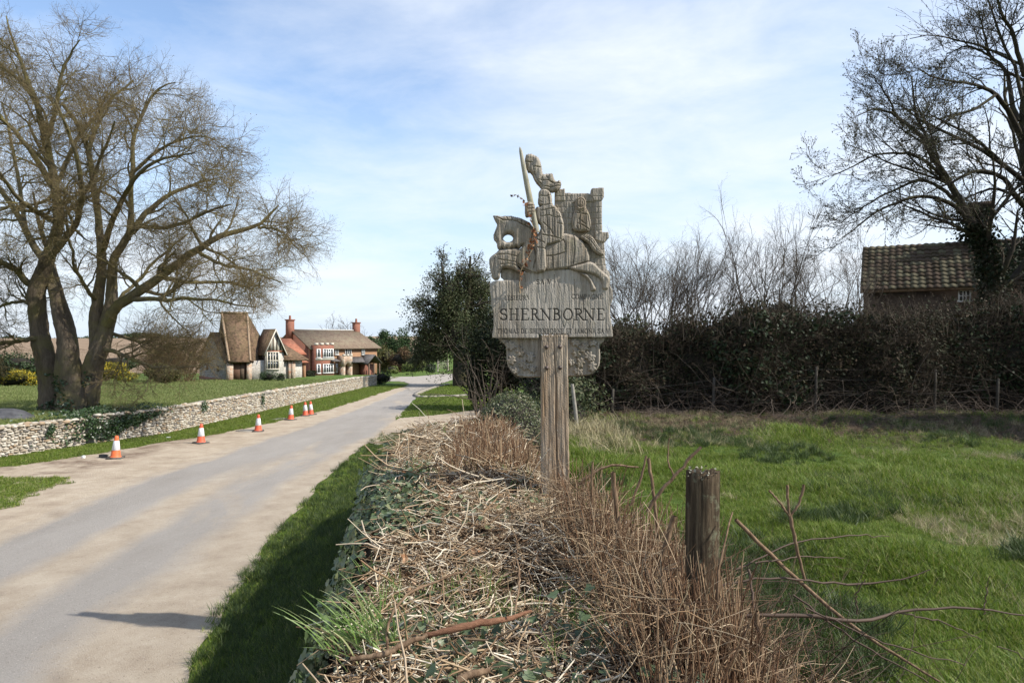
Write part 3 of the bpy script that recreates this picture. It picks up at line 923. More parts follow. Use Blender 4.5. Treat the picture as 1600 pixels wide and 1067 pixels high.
def text_field(X, Y, strokes):
    f = np.zeros(X.shape)
    for pl, w in strokes:
        P = np.asarray(pl); x0, y0 = P.min(0) - w - .6; x1, y1 = P.max(0) + w + .6
        m = (X >= x0) & (X <= x1) & (Y >= y0) & (Y <= y1)
        if m.any(): f[m] = np.maximum(f[m], np.clip((w + 0.35 - dist_poly(P, X[m], Y[m], False)) / 0.7, 0, 1))
    return f

def board_h(X, Y, d):
    h = -0.0055 * text_field(X, Y, TXT) - 0.003 * text_field(X, Y, TXT_S)
    # joints between the three planks and drying cracks
    jt = [[(798.5, 438), (799, 480), (800, 528)], [(838, 425), (839, 470), (841, 528)]]
    h += grooves(X, Y, jt, 0.9, 0.004)
    ck = [[(877, 486), (877.5, 500), (881, 512)], [(884.5, 502), (882, 510), (881, 513)], [(896, 499), (894, 513)], [(911, 464), (911.5, 488)], [(916, 500), (917, 528)], [(823, 462), (826, 468)],
          [(852, 442), (853, 460), (851, 474)], [(820, 430), (822, 452)], [(897, 438), (898, 462)], [(905, 466), (904, 480)], [(929, 506), (930, 526)], [(786, 470), (787, 482)], [(806, 503), (807, 514)], [(866, 430), (865, 450)], [(936, 440), (937, 456)], [(946, 490), (946, 520)], [(773, 448), (776, 470)]]
    h += grooves(X, Y, ck, 0.9, 0.009)
    # rough sawn step along the upper edge of the lettered field
    r = vnoise(X * 3.0, X * 0, 5, 3) * 3.0
    h += -0.004 * (1 - ss(440, 444, Y + r))
    h += 0.0025 * vnoise(X * 0.08, Y * 0.05, 12, 2)
    return h
bo = [(765.5, 447), (768, 441), (775, 438.5), (812, 438), (815, 426), (840, 423), (900, 421), (949, 424), (952.5, 431), (952.5, 446), (956.5, 453), (957, 468), (952.5, 479), (952.5, 490), (955, 505), (957, 520), (957.5, 526.5), (930, 527), (888, 527), (888, 522.5), (842, 522.5), (842, 528.5), (800, 528.5), (769, 528), (769.5, 520), (771.5, 508), (771, 490), (768, 476), (767, 462), (765, 452)]
relief('name_board', bo, M_board, sign, SY - 0.015, 0.065, board_h, bevel=(1.2, 0.006), seed=3, amp=0.0008, smooth=0, letter_dark=lambda X, Y: np.clip(text_field(X, Y, TXT) * 0.9 + text_field(X, Y, TXT_S) * 0.8, 0, 1))

# ---- leaf panel behind the post
leafs = [(796, 540, 11, 9, 0.4), (812, 548, 12, 8, 1.1), (800, 562, 10, 8, 2.2), (818, 570, 12, 8, 0.7), (806, 580, 9, 6, 2.8), (829, 558, 11, 8, 1.9), (832, 577, 8, 7, 0.3),
         (899, 535, 11, 7, 0.3), (914, 543, 12, 8, 2.4), (901, 551, 10, 7, 1.2), (921, 556, 13, 9, 0.8), (908, 566, 11, 8, 2.0), (903, 580, 10, 7, 0.5), (926, 572, 11, 8, 1.5), (893, 566, 8, 6, 1.0), (928, 536, 10, 6, 2.9), (785, 533, 8, 5, 0.1)]
def leaf_h(X, Y, d):
    h = np.zeros(X.shape)
    for cx, cy, ra, rb, th in leafs:
        u = (X - cx) * math.cos(th) + (Y - cy) * math.sin(th); v = -(X - cx) * math.sin(th) + (Y - cy) * math.cos(th)
        a = np.arctan2(v / rb, u / ra); r = np.hypot(u / ra, v / rb)
        R = 0.78 + 0.24 * np.cos(7 * a) * np.abs(np.sin(a)) + 0.12 * np.cos(a)
        q = r / R
        top = 0.022 * np.clip((1 - q) / 0.22, 0, 1) ** 0.6 - 0.004 * np.clip(1 - np.abs(v) / 0.7, 0, 1) * (q < 0.9)
        top -= 0.003 * np.clip(1 - np.abs(np.sin(u * 0.9 + np.abs(v) * 0.7)) / 0.25, 0, 1) * (q < 0.8)
        h = np.maximum(h, top)
    h = np.maximum(h, 0.012 * np.clip(1 - np.abs(d - 2.2) / 1.6, 0, 1) * (Y > 538))
    return h
lo = c7([(75, 150), (80, 185), (160, 240), (190, 300), (192, 500), (225, 590), (290, 660), (360, 712), (700, 712), (1030, 700), (1320, 692), (1410, 655), (1480, 570), (1500, 500), (1500, 320), (1480, 262), (1550, 215), (1575, 150)])
relief('leaf_panel', lo, M_oak, sign, SY + 0.035, 0.06, leaf_h, seed=11, amp=0.0013)

# ---- post
def post_h(X, Y, d):
    ck = [[(864.5, 523), (866, 560), (868.5, 600), (868, 660), (870, 720), (872, 800)], [(847, 532), (851, 560), (854, 573)], [(849, 600), (851, 650)], [(880, 540), (879, 600)], [(858, 620), (857, 700)], [(882, 640), (883, 730)]]
    h = grooves(X, Y, ck[:1], 1.5, 0.02) + grooves(X, Y, ck[1:], 0.8, 0.007)
    for bx in (849, 852, 855.5, 859, 862, 868, 871.5, 875, 879):
        h += grooves(X, Y, [[(bx, 525), (bx + 0.4, 531 + 4 * math.sin(bx))]], 0.9, 0.010)
    return h
po = [(846.5, 523.5), (886.5, 523.5), (887, 560), (888, 660), (889.5, 760), (890.5, 870), (847, 870), (846.5, 740), (846, 600), (845.5, 540)]
post = relief('post', po, M_post, sign, SY - 0.035, 0.195, post_h, bevel=(1.6, 0.005), seed=21, amp=0.0016, smooth=0)
M_iron = simple('rusty_iron', (0.05, 0.04, 0.035), (0.13, 0.085, 0.06), 40, 0.6, 0.5)
for bx, by in ((853.7, 542), (874.5, 541.8), (854.2, 574.3), (874.8, 574)):
    c = np.array([(bx - 800) * PXM, SY - 0.045, CZ - (by - HY) * PXM])
    mb = MB()
    th = np.arange(12) / 12 * 2 * PI
    ring = lambda r, y: np.stack([c[0] + r * np.cos(th), np.full(12, y), c[2] + r * np.sin(th)], -1)
    Vv = np.concatenate([ring(0.0165, SY - 0.030), ring(0.0165, SY - 0.040), ring(0.0145, SY - 0.042), ring(0.0085, SY - 0.042), ring(0.008, SY - 0.052), ring(0.001, SY - 0.053)])
    q = [[j * 12 + i, j * 12 + (i + 1) % 12, (j + 1) * 12 + (i + 1) % 12, (j + 1) * 12 + i] for j in range(5) for i in range(12)]
    mb.add(Vv, q)
    mb.build('bolt', M_iron, post, False)

# ---- castle behind the rider
def castle_h(X, Y, d):
    L = []
    u = lambda x: 740 + x / 4.446
    v = lambda y: 210 + y / 4.446
    for i, y in enumerate((430, 462, 505, 545, 585, 625, 665)):
        L.append([(u(568), v(y)), (u(690), v(y))])
        L.append([(u(800), v(y)), (u(893), v(y))])
        for x in ((590, 625, 660) if i % 2 else (606, 643)):
            L.append([(u(x), v(y)), (u(x), v(y + 40))])
        L.append([(u(868 - 16 * (i % 2)), v(y)), (u(868 - 16 * (i % 2)), v(y + 38))])
    for y in (755, 800, 860, 910, 965):
        L.append([(u(690), v(y)), (u(945), v(y))])
    for x, y in ((840, 755), (880, 800), (830, 860), (890, 910), (860, 965), (905, 860)):
        L.append([(u(x), v(y)), (u(x), v(y + 45))])
    h = grooves(X, Y, L, 0.9, 0.005)
    # sunk niche between the tower and the gate jamb
    ni = inside(np.array(c1([(690, 470), (840, 465), (845, 745), (690, 700)])), X, Y)
    h = np.where(ni, h - 0.012, h)
    # projecting battlement and buttress
    for poly, hh in ((c1([(820, 378), (830, 372), (905, 370), (905, 430), (890, 462), (838, 462), (826, 430)]), 0.012), (c1([(845, 680), (938, 678), (940, 715), (905, 750), (845, 730)]), 0.012), (c1([(568, 400), (635, 376), (635, 462), (568, 462)]), 0.008), (c1([(848, 462), (893, 462), (893, 680), (848, 680)]), 0.006)):
        h = np.where(inside(np.array(poly), X, Y), h + hh, h)
    return h
co = c1([(566, 400), (575, 384), (605, 378), (634, 374), (637, 404), (720, 408), (816, 409), (820, 378), (830, 371), (906, 368), (907, 430), (892, 462), (895, 678), (938, 676), (941, 716), (911, 752), (914, 850), (922, 930), (946, 960), (950, 1010), (600, 1010), (470, 960), (400, 900), (430, 760), (520, 680), (565, 600)])
relief('castle', co, M_oak, sign, SY + 0.012, 0.055, castle_h, seed=31, smooth=0)

# ---- lady in the gateway
def lady_h(X, Y, d):
    h = 0.016 * np.clip(d / 4, 0, 1) ** 0.6
    cx, cy = 740 + 742 / 4.446, 210 + 480 / 4.446
    r = np.hypot((X - cx) / 8.6, (Y - cy) / 9.6)
    h += 0.006 * (r < 1) - 0.010 * np.clip(1 - np.abs(r - 0.68) / 0.14, 0, 1)
    ex = np.minimum(np.hypot(X - cx + 2.2, (Y - cy) * 1.4), np.hypot(X - cx - 2.2, (Y - cy) * 1.4))
    h -= 0.006 * np.clip(1 - ex / 1.1, 0, 1)
    h -= 0.006 * np.clip(1 - np.hypot((X - cx) / 2.4, (Y - cy - 4.2) / 0.8), 0, 1)
    h += 0.006 * np.clip(1 - np.hypot((X - cx) / 0.9, (Y - cy - 1.2) / 2.2), 0, 1)
    L = [c1(a) for a in ([(700, 520), (742, 545), (785, 520)], [(742, 560), (735, 600), (742, 660)], [(790, 560), (805, 640), (810, 660)], [(700, 580), (690, 650)], [(720, 620), (760, 635), (805, 665)], [(730, 590), (775, 625)], [(715, 640), (730, 665)], [(690, 545), (790, 560)])]
    return h + grooves(X, Y, L, 1.0, 0.010)
ly = c1([(742, 434), (768, 442), (782, 470), (780, 510), (795, 535), (812, 580), (818, 655), (800, 676), (745, 680), (690, 670), (680, 620), (690, 560), (708, 525), (702, 480), (712, 446)])
relief('lady_figure', ly, M_oak, sign, SY - 0.005, 0.03, lady_h, seed=41)

# ---- horse
def horse_h(X, Y, d):
    h = 0.020 * np.clip(d / 3.5, 0, 1) ** 0.6 + 0.006 * np.clip(d / 12, 0, 1)
    L = [c1(a) for a in ([(210, 600), (290, 605), (350, 635), (400, 660)], [(385, 620), (410, 690), (395, 760)], [(165, 640), (152, 700), (170, 745)], [(395, 745), (420, 800), (435, 860), (415, 930)], [(500, 700), (490, 770)],
        [(500, 785), (560, 760), (620, 740)], [(500, 850), (560, 845), (640, 822)], [(498, 850), (505, 945)], [(545, 855), (552, 935)], [(620, 735), (640, 770), (635, 820)], [(805, 886), (740, 905), (660, 930)], [(310, 900), (360, 940), (430, 968)], [(230, 580), (240, 600)], [(262, 575), (270, 602)], [(300, 580), (305, 610)], [(335, 592), (335, 625)], [(365, 608), (360, 640)], [(140, 572), (190, 590), (205, 600)], [(692, 705), (700, 790), (690, 900)])]
    h += grooves(X, Y, L, 1.1, 0.016)
    ex = np.hypot(X - (740 + 245 / 4.446), Y - (210 + 712 / 4.446))
    h -= 0.010 * np.clip(1 - (ex - 7.5) / 3, 0, 1) * (Y < 210 + 720 / 4.446)
    return h
hd = [(135, 566), (165, 566), (198, 574), (215, 568), (265, 570), (330, 585), (385, 612), (412, 645), (440, 690), (500, 695), (580, 690), (640, 690), (700, 704), (760, 748), (792, 800), (806, 850), (806, 888), (740, 908), (665, 932), (600, 940), (560, 946), (505, 950), (440, 972), (400, 968), (340, 945), (300, 905), (294, 865), (310, 815), (345, 770), (330, 778)]
n = 10
sc_ = [(330 - i * (165 / n), 790 + (8 if i % 2 else -8) + (6 if i > 3 else -2)) for i in range(n + 1)]
hd += sc_ + [(160, 752), (140, 728), (138, 700), (158, 650), (165, 625), (150, 600)]
eye = c1([(240 + 36 * math.cos(a), 722 + 30 * math.sin(a)) for a in np.linspace(0, 2 * PI, 12, endpoint=False)])
relief('horse', c1(hd), M_oak, sign, SY - 0.012, 0.06, horse_h, holes=[eye], seed=51, smooth=0)
def leg_h(X, Y, d): return 0.02 * np.clip(d / 3.5, 0, 1) ** 0.6
def fore_h(X, Y, d):
    L = [c1(a) for a in ([(160, 840), (230, 835), (300, 850)], [(175, 870), (230, 880), (300, 890)], [(150, 850), (140, 930), (150, 990)], [(190, 905), (260, 900), (320, 925)])]
    return 0.022 * np.clip(d / 4, 0, 1) ** 0.6 + grooves(X, Y, L, 1.0, 0.010)
fl = c1([(105, 880), (118, 850), (160, 822), (180, 800), (330, 790), (340, 830), (306, 860), (306, 920), (335, 952), (330, 968), (270, 935), (210, 925), (186, 950), (180, 1010), (135, 1012), (120, 960)])
relief('breast_backing', c1([(165, 795), (335, 770), (345, 960), (400, 1010), (300, 1030), (190, 1010), (186, 930), (250, 925), (300, 935), (170, 840)]), M_oak, sign, SY + 0.03, 0.03, None, seed=66)
relief('foreleg', fl, M_oak, sign, SY - 0.010, 0.05, fore_h, seed=61)
h1 = c4([(330, 525), (420, 490), (560, 455), (630, 435), (700, 465), (770, 540), (830, 590), (905, 650), (915, 700), (890, 760), (885, 825), (800, 832), (800, 720), (745, 650), (660, 612), (560, 595), (430, 570)])
relief('hind_leg', h1, M_oak, sign, SY - 0.022, 0.03, leg_h, seed=71)
h2 = c4([(440, 575), (540, 600), (620, 620), (660, 690), (690, 750), (730, 835), (640, 862), (640, 780), (610, 690), (540, 630)])
relief('hind_leg', h2, M_oak, sign, SY - 0.020, 0.03, leg_h, seed=72)
def tail_h(X, Y, d):
    L = [c1([(745 + k * 12, 712 - k * 3), (800 + k * 12, 752 - k * 8), (845 + k * 10, 808 - k * 5), (890 + k * 5, 838 - k * 3)]) for k in range(1, 4)]
    return 0.018 * np.clip(d / 3, 0, 1) ** 0.6 + grooves(X, Y, L, 0.9, 0.010)
relief('tail', c1([(735, 712), (770, 698), (805, 700), (840, 730), (862, 775), (905, 828), (900, 842), (868, 838), (825, 808), (795, 760), (760, 740)]), M_oak, sign, SY - 0.020, 0.03, tail_h, seed=73)

# ---- rider
def rider_h(X, Y, d):
    h = 0.024 * np.clip(d / 3, 0, 1) ** 0.6
    L = [c1(a) for a in ([(455, 435), (500, 442), (540, 430)], [(460, 505), (545, 494)], [(470, 540), (560, 520)], [(540, 520), (560, 600), (555, 700)], [(465, 580), (520, 570), (580, 590)], [(480, 620), (525, 660), (560, 715)], [(500, 530), (510, 640)], [(590, 560), (598, 650), (600, 740)], [(475, 705), (540, 715), (610, 735)], [(452, 470), (470, 480)], [(520, 450), (525, 490)], [(575, 535), (610, 545)], [(578, 580), (618, 590)], [(580, 625), (622, 635)], [(470, 650), (490, 690)], [(430, 790), (495, 800)], [(440, 735), (490, 760)])]
    return h + grooves(X, Y, L, 1.0, 0.012)
rd = c1([(450, 410), (470, 385), (500, 386), (530, 405), (543, 440), (543, 492), (578, 515), (606, 560), (628, 640), (620, 740), (560, 765), (498, 775), (505, 860), (508, 950), (440, 968), (428, 900), (432, 800), (425, 735), (455, 690), (470, 640), (440, 610), (425, 560), (430, 510), (470, 508), (452, 495), (445, 468), (452, 440)])
relief('rider', rd, M_oak, sign, SY - 0.034, 0.05, rider_h, seed=81)
def hand_h(X, Y, d):
    L = [c1(a) for a in ([(375, 510), (424, 505)], [(372, 530), (424, 527)], [(376, 552), (420, 550)])]
    return 0.018 * np.clip(d / 3, 0, 1) ** 0.6 + grooves(X, Y, L, 0.9, 0.010)
relief('hand', c1([(356, 490), (380, 478), (415, 485), (428, 520), (422, 558), (390, 578), (360, 585), (355, 540)]), M_oak, sign, SY - 0.062, 0.05, hand_h, seed=82)
# lance: a tapered round shaft
lp = np.array([((740 + u / 4.446 - 800) * PXM, SY - 0.045, CZ - (210 + v / 4.446 - HY) * PXM) for u, v in ((320, 99), (323, 112), (327, 130), (345, 230), (372, 370), (403, 520), (425, 620), (440, 690))])
lr = np.array([0.001, 0.008, 0.0125, 0.0175, 0.0215, 0.023, 0.022, 0.021])
V, Q = tubes(lp[None], lr[None], 14)
obj('lance', V, Q, M_lance, sign, True)
def pen_h(X, Y, d):
    L = [c1(a) for a in ([(410, 148), (412, 260)], [(412, 235), (470, 238)], [(355, 200), (408, 205)], [(420, 270), (445, 330), (480, 360)], [(445, 325), (520, 330), (560, 355)], [(505, 300), (530, 340), (600, 352)], [(475, 370), (540, 375), (600, 365)], [(480, 290), (470, 320)], [(520, 282), (518, 320)])]
    return 0.018 * np.clip(d / 4, 0, 1) ** 0.6 + 0.008 * np.sin((X + Y * 0.6) * 0.35) + grooves(X, Y, L, 1.0, 0.012)
relief('pennant', c1([(352, 150), (400, 144), (440, 158), (468, 205), (475, 262), (480, 288), (512, 277), (548, 280), (553, 310), (576, 338), (592, 322), (608, 345), (604, 376), (570, 408), (480, 396), (466, 372), (430, 335), (402, 268), (372, 266)]), M_oak, sign, SY - 0.030, 0.05, pen_h, seed=91)
# ================================================================ buildings
def rubble(name, cols, scale, joint, jw=0.06, rough=0.9, bump=0.03, stretch=(1, 1, 1.3)):
    """flint or rubble facing for walls too far off to pick the stones apart"""
    k = NT(name)
    mp = k.n('ShaderNodeMapping'); mp.inputs['Scale'].default_value = stretch
    k.t.links.new(k.coord, mp.inputs[0])
    v = k.n('ShaderNodeTexVoronoi', feature='F1'); v.inputs['Scale'].default_value = scale
    k.t.links.new(mp.outputs[0], v.inputs['Vector'])
    e = k.n('ShaderNodeTexVoronoi', feature='DISTANCE_TO_EDGE'); e.inputs['Scale'].default_value = scale
    k.t.links.new(mp.outputs[0], e.inputs['Vector'])
    sp = k.n('ShaderNodeSeparateColor'); k.t.links.new(v.outputs['Color'], sp.inputs[0])
    st = k.ramp(sp.outputs[0], [(i / (len(cols) - 1), c) for i, c in enumerate(cols)])
    m = k.ramp(e.outputs['Distance'], [(jw * 0.5, 1.0), (jw * 1.6, 0.0)])
    k.col(k.mix(m, st, joint)); k.rough(rough, 0.25)
    k.bump(k.math('SUBTRACT', 1.0, m), 0.8, bump)
    return k.m
def tiled(name, a, b, moss, row=0.16, wid=0.17):
    """plain clay tiles: courses follow the roof's height"""
    k = NT(name)
    s = k.n('ShaderNodeSeparateXYZ'); k.t.links.new(k.coord, s.inputs[0])
    course = k.math('FRACT', k.math('DIVIDE', s.outputs[2], row))
    n = k.noise(7, 5, 0.7); n2 = k.noise(1.1, 5, 0.65)
    wn_ = k.n('ShaderNodeTexWhiteNoise', noise_dimensions='3D')
    sn = k.n('ShaderNodeVectorMath', operation='SNAP'); k.t.links.new(k.coord, sn.inputs[0]); sn.inputs[1].default_value = (wid, wid, row)
    k.t.links.new(sn.outputs[0], wn_.inputs[0])
    c = k.ramp(k.math('ADD', k.math('MULTIPLY', wn_.outputs['Value'], 0.6), k.math('MULTIPLY', n, 0.4)), [(0.2, a), (0.8, b)])
    c = k.mix(k.ramp(n2, [(0.45, 0.0), (0.68, 0.75)]), c, moss)
    k.col(c); k.rough(0.92, 0.15)
    k.bump(course, 1.0, row * 0.25)
    return k.m
def brickm(name, a, b, mortar, rot=0.0):
    k = NT(name)
    s = k.n('ShaderNodeSeparateXYZ'); k.t.links.new(k.coord, s.inputs[0])
    cb = k.n('ShaderNodeCombineXYZ')
    k.put(cb.inputs[0], k.math('ADD', k.math('MULTIPLY', s.outputs[0], math.cos(rot)), k.math('MULTIPLY', s.outputs[1], math.sin(rot))))
    k.put(cb.inputs[1], s.outputs[2])
    br = k.n('ShaderNodeTexBrick'); k.t.links.new(cb.outputs[0], br.inputs[0])
    br.inputs['Color1'].default_value = (*a, 1); br.inputs['Color2'].default_value = (*b, 1); br.inputs['Mortar'].default_value = (*mortar, 1)
    br.inputs['Scale'].default_value = 4.4; br.inputs['Mortar Size'].default_value = 0.015
    c = k.mix(k.math('MULTIPLY', k.noise(2, 5, 0.6), 0.5), br.outputs[0], tuple(0.7 * v for v in a))
    k.col(c); k.rough(0.9, 0.2)
    return k.m
M_flint = rubble('grey_flint_facing', [(0.16, 0.15, 0.14), (0.30, 0.285, 0.265), (0.40, 0.38, 0.35), (0.22, 0.20, 0.18), (0.36, 0.33, 0.29)], 6.0, (0.36, 0.33, 0.29))
M_flintw = rubble('pale_flint_facing', [(0.34, 0.32, 0.28), (0.52, 0.48, 0.42), (0.42, 0.39, 0.34), (0.58, 0.55, 0.49)], 5.0, (0.50, 0.45, 0.38))
M_quoin = rubble('brick_and_stone_quoins', [(0.36, 0.17, 0.10), (0.50, 0.42, 0.33), (0.40, 0.24, 0.15), (0.45, 0.37, 0.28)], 3.2, (0.45, 0.38, 0.30), stretch=(1, 1, 1.8))
M_tile_b = tiled('mossy_brown_tiles', (0.075, 0.05, 0.032), (0.19, 0.12, 0.075), (0.15, 0.115, 0.06))
M_hip = simple('worn_hip_tiles', (0.20, 0.135, 0.085), (0.34, 0.25, 0.165), 6)
M_tile_g = tiled('weathered_roof_tiles', (0.135, 0.095, 0.07), (0.22, 0.165, 0.115), (0.21, 0.18, 0.12), 0.2)
M_tile_r = tiled('red_pantiles', (0.24, 0.085, 0.05), (0.37, 0.15, 0.09), (0.25, 0.12, 0.075), 0.2)
M_slate = tiled('dark_slates', (0.08, 0.072, 0.07), (0.14, 0.13, 0.125), (0.12, 0.11, 0.09), 0.2)
M_brick = brickm('red_brick', (0.22, 0.078, 0.05), (0.29, 0.125, 0.08), (0.26, 0.19, 0.15), math.radians(50))
M_brick_o = brickm('orange_carrstone', (0.27, 0.14, 0.07), (0.33, 0.19, 0.105), (0.31, 0.24, 0.18), math.radians(50))
M_brick_dk = brickm('dark_brick', (0.22, 0.09, 0.06), (0.28, 0.12, 0.08), (0.22, 0.16, 0.13), math.radians(50))
M_white = simple('white_painted_frame', (0.55, 0.54, 0.51), (0.68, 0.67, 0.64), 10, 0.6, 0.3)
M_cream = simple('limewashed_timber', (0.50, 0.45, 0.37), (0.62, 0.57, 0.48), 8, 0.8)
M_timber = simple('dark_timber', (0.07, 0.05, 0.035), (0.14, 0.10, 0.07), 12, 0.8)
M_door = simple('old_brown_door', (0.10, 0.055, 0.035), (0.16, 0.09, 0.06), 12, 0.7)
k = NT('window_glass'); k.col((0.03, 0.035, 0.04)); k.rough(0.12, 0.6); M_glass = k.m
M_lead = simple('grey_lead_flashing', (0.40, 0.39, 0.37), (0.55, 0.54, 0.52), 9, 0.6)
M_pot = simple('clay_chimney_pot', (0.20, 0.08, 0.05), (0.32, 0.14, 0.09), 12)

class Frame:
    """u along the front, v into the depth; px() reads a photo point on the plane at depth d"""
    def __init__(s, px, py, Y, deg):
        s.C = at(px, py, Y); a = math.radians(deg)
        s.u = np.array([math.cos(a), math.sin(a), 0]); s.v = np.array([-math.sin(a), math.cos(a), 0])
    def p(s, a, d, z): return s.C + a * s.u + d * s.v + np.array([0, 0, z])
    def px(s, px, py, d=0.0):
        k = (px - 800) / F
        O = s.C + d * s.v
        a = (k * O[1] - O[0]) / (s.u[0] - k * s.u[1])
        Y = O[1] + a * s.u[1]
        return a, CZ - (py - HY) / F * Y - s.C[2]
    def box(s, mb, a0, a1, d0, d1, z0, z1):
        mb.hexa([s.p(a0, d0, z0), s.p(a1, d0, z0), s.p(a1, d1, z0), s.p(a0, d1, z0), s.p(a0, d0, z1), s.p(a1, d0, z1), s.p(a1, d1, z1), s.p(a0, d1, z1)])
    def slab(s, mb, corners, t):
        """roof plane: corners (a,d,z) x4 or x3, thickness t downwards"""
        P = np.array([s.p(*c) for c in corners]); D = np.array([0, 0, -t])
        n = len(P); V = np.concatenate([P, P + D])
        if n == 4: mb.add(V, [[0, 1, 2, 3], [7, 6, 5, 4]] + [[i, i + 4, (i + 1) % 4 + 4, (i + 1) % 4] for i in range(4)])
        else: mb.add(V, [[i, i + 3, (i + 1) % 3 + 3, (i + 1) % 3] for i in range(3)], [[0, 1, 2], [5, 4, 3]])

def part(fr, name, mat, parent, boxes):
    mb = MB()
    for b in boxes: fr.box(mb, *b)
    return mb.build(name, mat, parent)

def window(fr, parent, a0, a1, z0, z1, d, cols, rows, fm=M_white, fw=0.07, glassd=0.06, name='window'):
    """frame with mullions; each pane its own piece"""
    mb = MB()
    fr.box(mb, a0, a0 + fw, d - 0.05, d + 0.05, z0, z1); fr.box(mb, a1 - fw, a1, d - 0.05, d + 0.05, z0, z1)
    fr.box(mb, a0 + fw, a1 - fw, d - 0.048, d + 0.05, z1 - fw, z1); fr.box(mb, a0 - 0.04, a1 + 0.04, d - 0.09, d + 0.05, z0 - fw, z0)
    w = (a1 - a0 - 2 * fw) / cols; h = (z1 - z0 - fw) / rows
    for i in range(1, cols): fr.box(mb, a0 + fw + i * w - fw * 0.4, a0 + fw + i * w + fw * 0.4, d - 0.045, d + 0.05, z0, z1 - fw)
    for j in range(1, rows): fr.box(mb, a0 + fw, a1 - fw, d - 0.040, d + 0.05, z0 + j * h - fw * 0.4, z0 + j * h + fw * 0.4)
    o = mb.build(name, fm, parent)
    for i in range(cols):
        for j in range(rows):
            m2 = MB()
            fr.box(m2, a0 + fw + i * w + 0.01, a0 + fw + (i + 1) * w - 0.01, d + 0.0, d + 0.02, z0 + j * h + 0.01, z0 + (j + 1) * h - 0.01)
            m2.build('pane', M_glass, o)
    return o

# ---------------------------------------------------------------- flint cottage
fc = Frame(352.5, 595, 58, 40)
cot = empty('flint_cottage', fc.p(0, 0, 0), 'flint cottage with steep mossy tiled roof and mullioned window behind the lawn', 'cottage')
W_ = 4.9; GW = 7.6
za = lambda px, py, d=0.0: fc.px(px, py, d)
a_end, _ = za(472, 592); ze = za(356, 564.5)[1]
a_r, _ = za(412, 592)
apz = za(331, 521, 2.4)[1] * 1.0
gz = 2.4 + 9 * 61 / F - fc.C[2]
part(fc, 'wall', M_flintw, cot, [(0.9, a_end, 0.02, W_, -0.5, ze)])
mb = MB()      # gable end of the low wing
P = [fc.p(0, 0, -0.5), fc.p(0, GW, -0.5), fc.p(0, GW, ze + 0.1), fc.p(0, GW / 2, gz), fc.p(0, 0, ze + 0.1)]
B = [p + fc.u * 0.9 for p in P]
mb.add(P + B, [[0, 1, 2, 4], [9, 7, 6, 5], [0, 4, 9, 5], [1, 6, 7, 2]], [[4, 2, 3], [9, 8, 7]])
gw = mb.build('gable_wall', M_flint, cot)
for d0 in (1.8, 4.9):
    m2 = MB(); fc.box(m2, -0.03, 0.02, d0, d0 + 0.6, 0.75, 1.25); m2.build('vent_opening', M_timber, gw)
mb = MB(); fc.box(mb, -0.05, 0.0, 0, GW, -0.5, 0.12); mb.build('brick_plinth', M_brick_dk, gw)
mb = MB()
fc.slab(mb, [(-0.15, -0.25, ze - 0.08), (1.3, -0.25, ze - 0.08), (1.3, GW / 2, gz + 0.12), (-0.15, GW / 2, gz + 0.12)], 0.12)
fc.slab(mb, [(1.3, GW + 0.25, ze - 0.08), (-0.15, GW + 0.25, ze - 0.08), (-0.15, GW / 2, gz + 0.121), (1.3, GW / 2, gz + 0.121)], 0.12)
mb.build('wing_roof', M_tile_b, cot)
# tall hipped roof
r0, rz = za(346, 489, W_ / 2); r1, rz1 = za(386, 489, W_ / 2)
rz = (rz + rz1) / 2
zl = ze - 0.02
A_ = fc.p(0.12, -0.5, zl); bb_, _ = za(391, 565, -0.5); B_ = fc.p(bb_, -0.5, zl)
C_ = at(427, 560, 64.0); D_ = at(336, 561, 64.0)
C_[2] = A_[2] + 0.1; D_[2] = A_[2] + 0.1
R0_, R1_ = at(346, 488.5, 60.4), at(386, 489, 61.4)
R1_[2] = R0_[2]
mb = MB()
def rslab(P, t=0.14):
    P = np.array(P); n = len(P); V = np.concatenate([P, P - [0, 0, t]])
    if n == 4: mb.add(V, [[0, 1, 2, 3], [7, 6, 5, 4]] + [[i, i + 4, (i + 1) % 4 + 4, (i + 1) % 4] for i in range(4)])
    else: mb.add(V, [[i, i + 3, (i + 1) % 3 + 3, (i + 1) % 3] for i in range(3)], [[0, 1, 2], [5, 4, 3]])
rslab([A_, B_, R1_, R0_]); rslab([B_ + [.01, 0, 0], C_, R1_ + [0, 0, .004]]); rslab([C_, D_, R0_, R1_ + [0, .01, 0]]); rslab([D_, A_ - [.01, 0, 0], R0_ + [0, 0, .004]])
mb.build('main_roof', M_tile_b, cot)
mb = MB()
d_ = (R1_ - R0_) / np.linalg.norm(R1_ - R0_); n_ = np.array([-d_[1], d_[0], 0]) * 0.11
mb.hexa([R0_ - n_ - [0, 0, .08], R1_ - n_ - [0, 0, .08], R1_ + n_ - [0, 0, .08], R0_ + n_ - [0, 0, .08], R0_ - n_ * .5 + [0, 0, .1], R1_ - n_ * .5 + [0, 0, .1], R1_ + n_ * .5 + [0, 0, .1], R0_ + n_ * .5 + [0, 0, .1]])
mb.build('ridge_tiles', M_hip, cot)
for e_a, e_b in ((B_, R1_), (A_, R0_)):
    V, Q = tubes(np.array([[e_a + [0, 0, .03], (e_a + e_b) / 2 + [0, 0, .03], e_b + [0, 0, .03]]]), np.full((1, 3), 0.10), 6)
    obj('hip_tiles', V, Q, M_hip, cot)
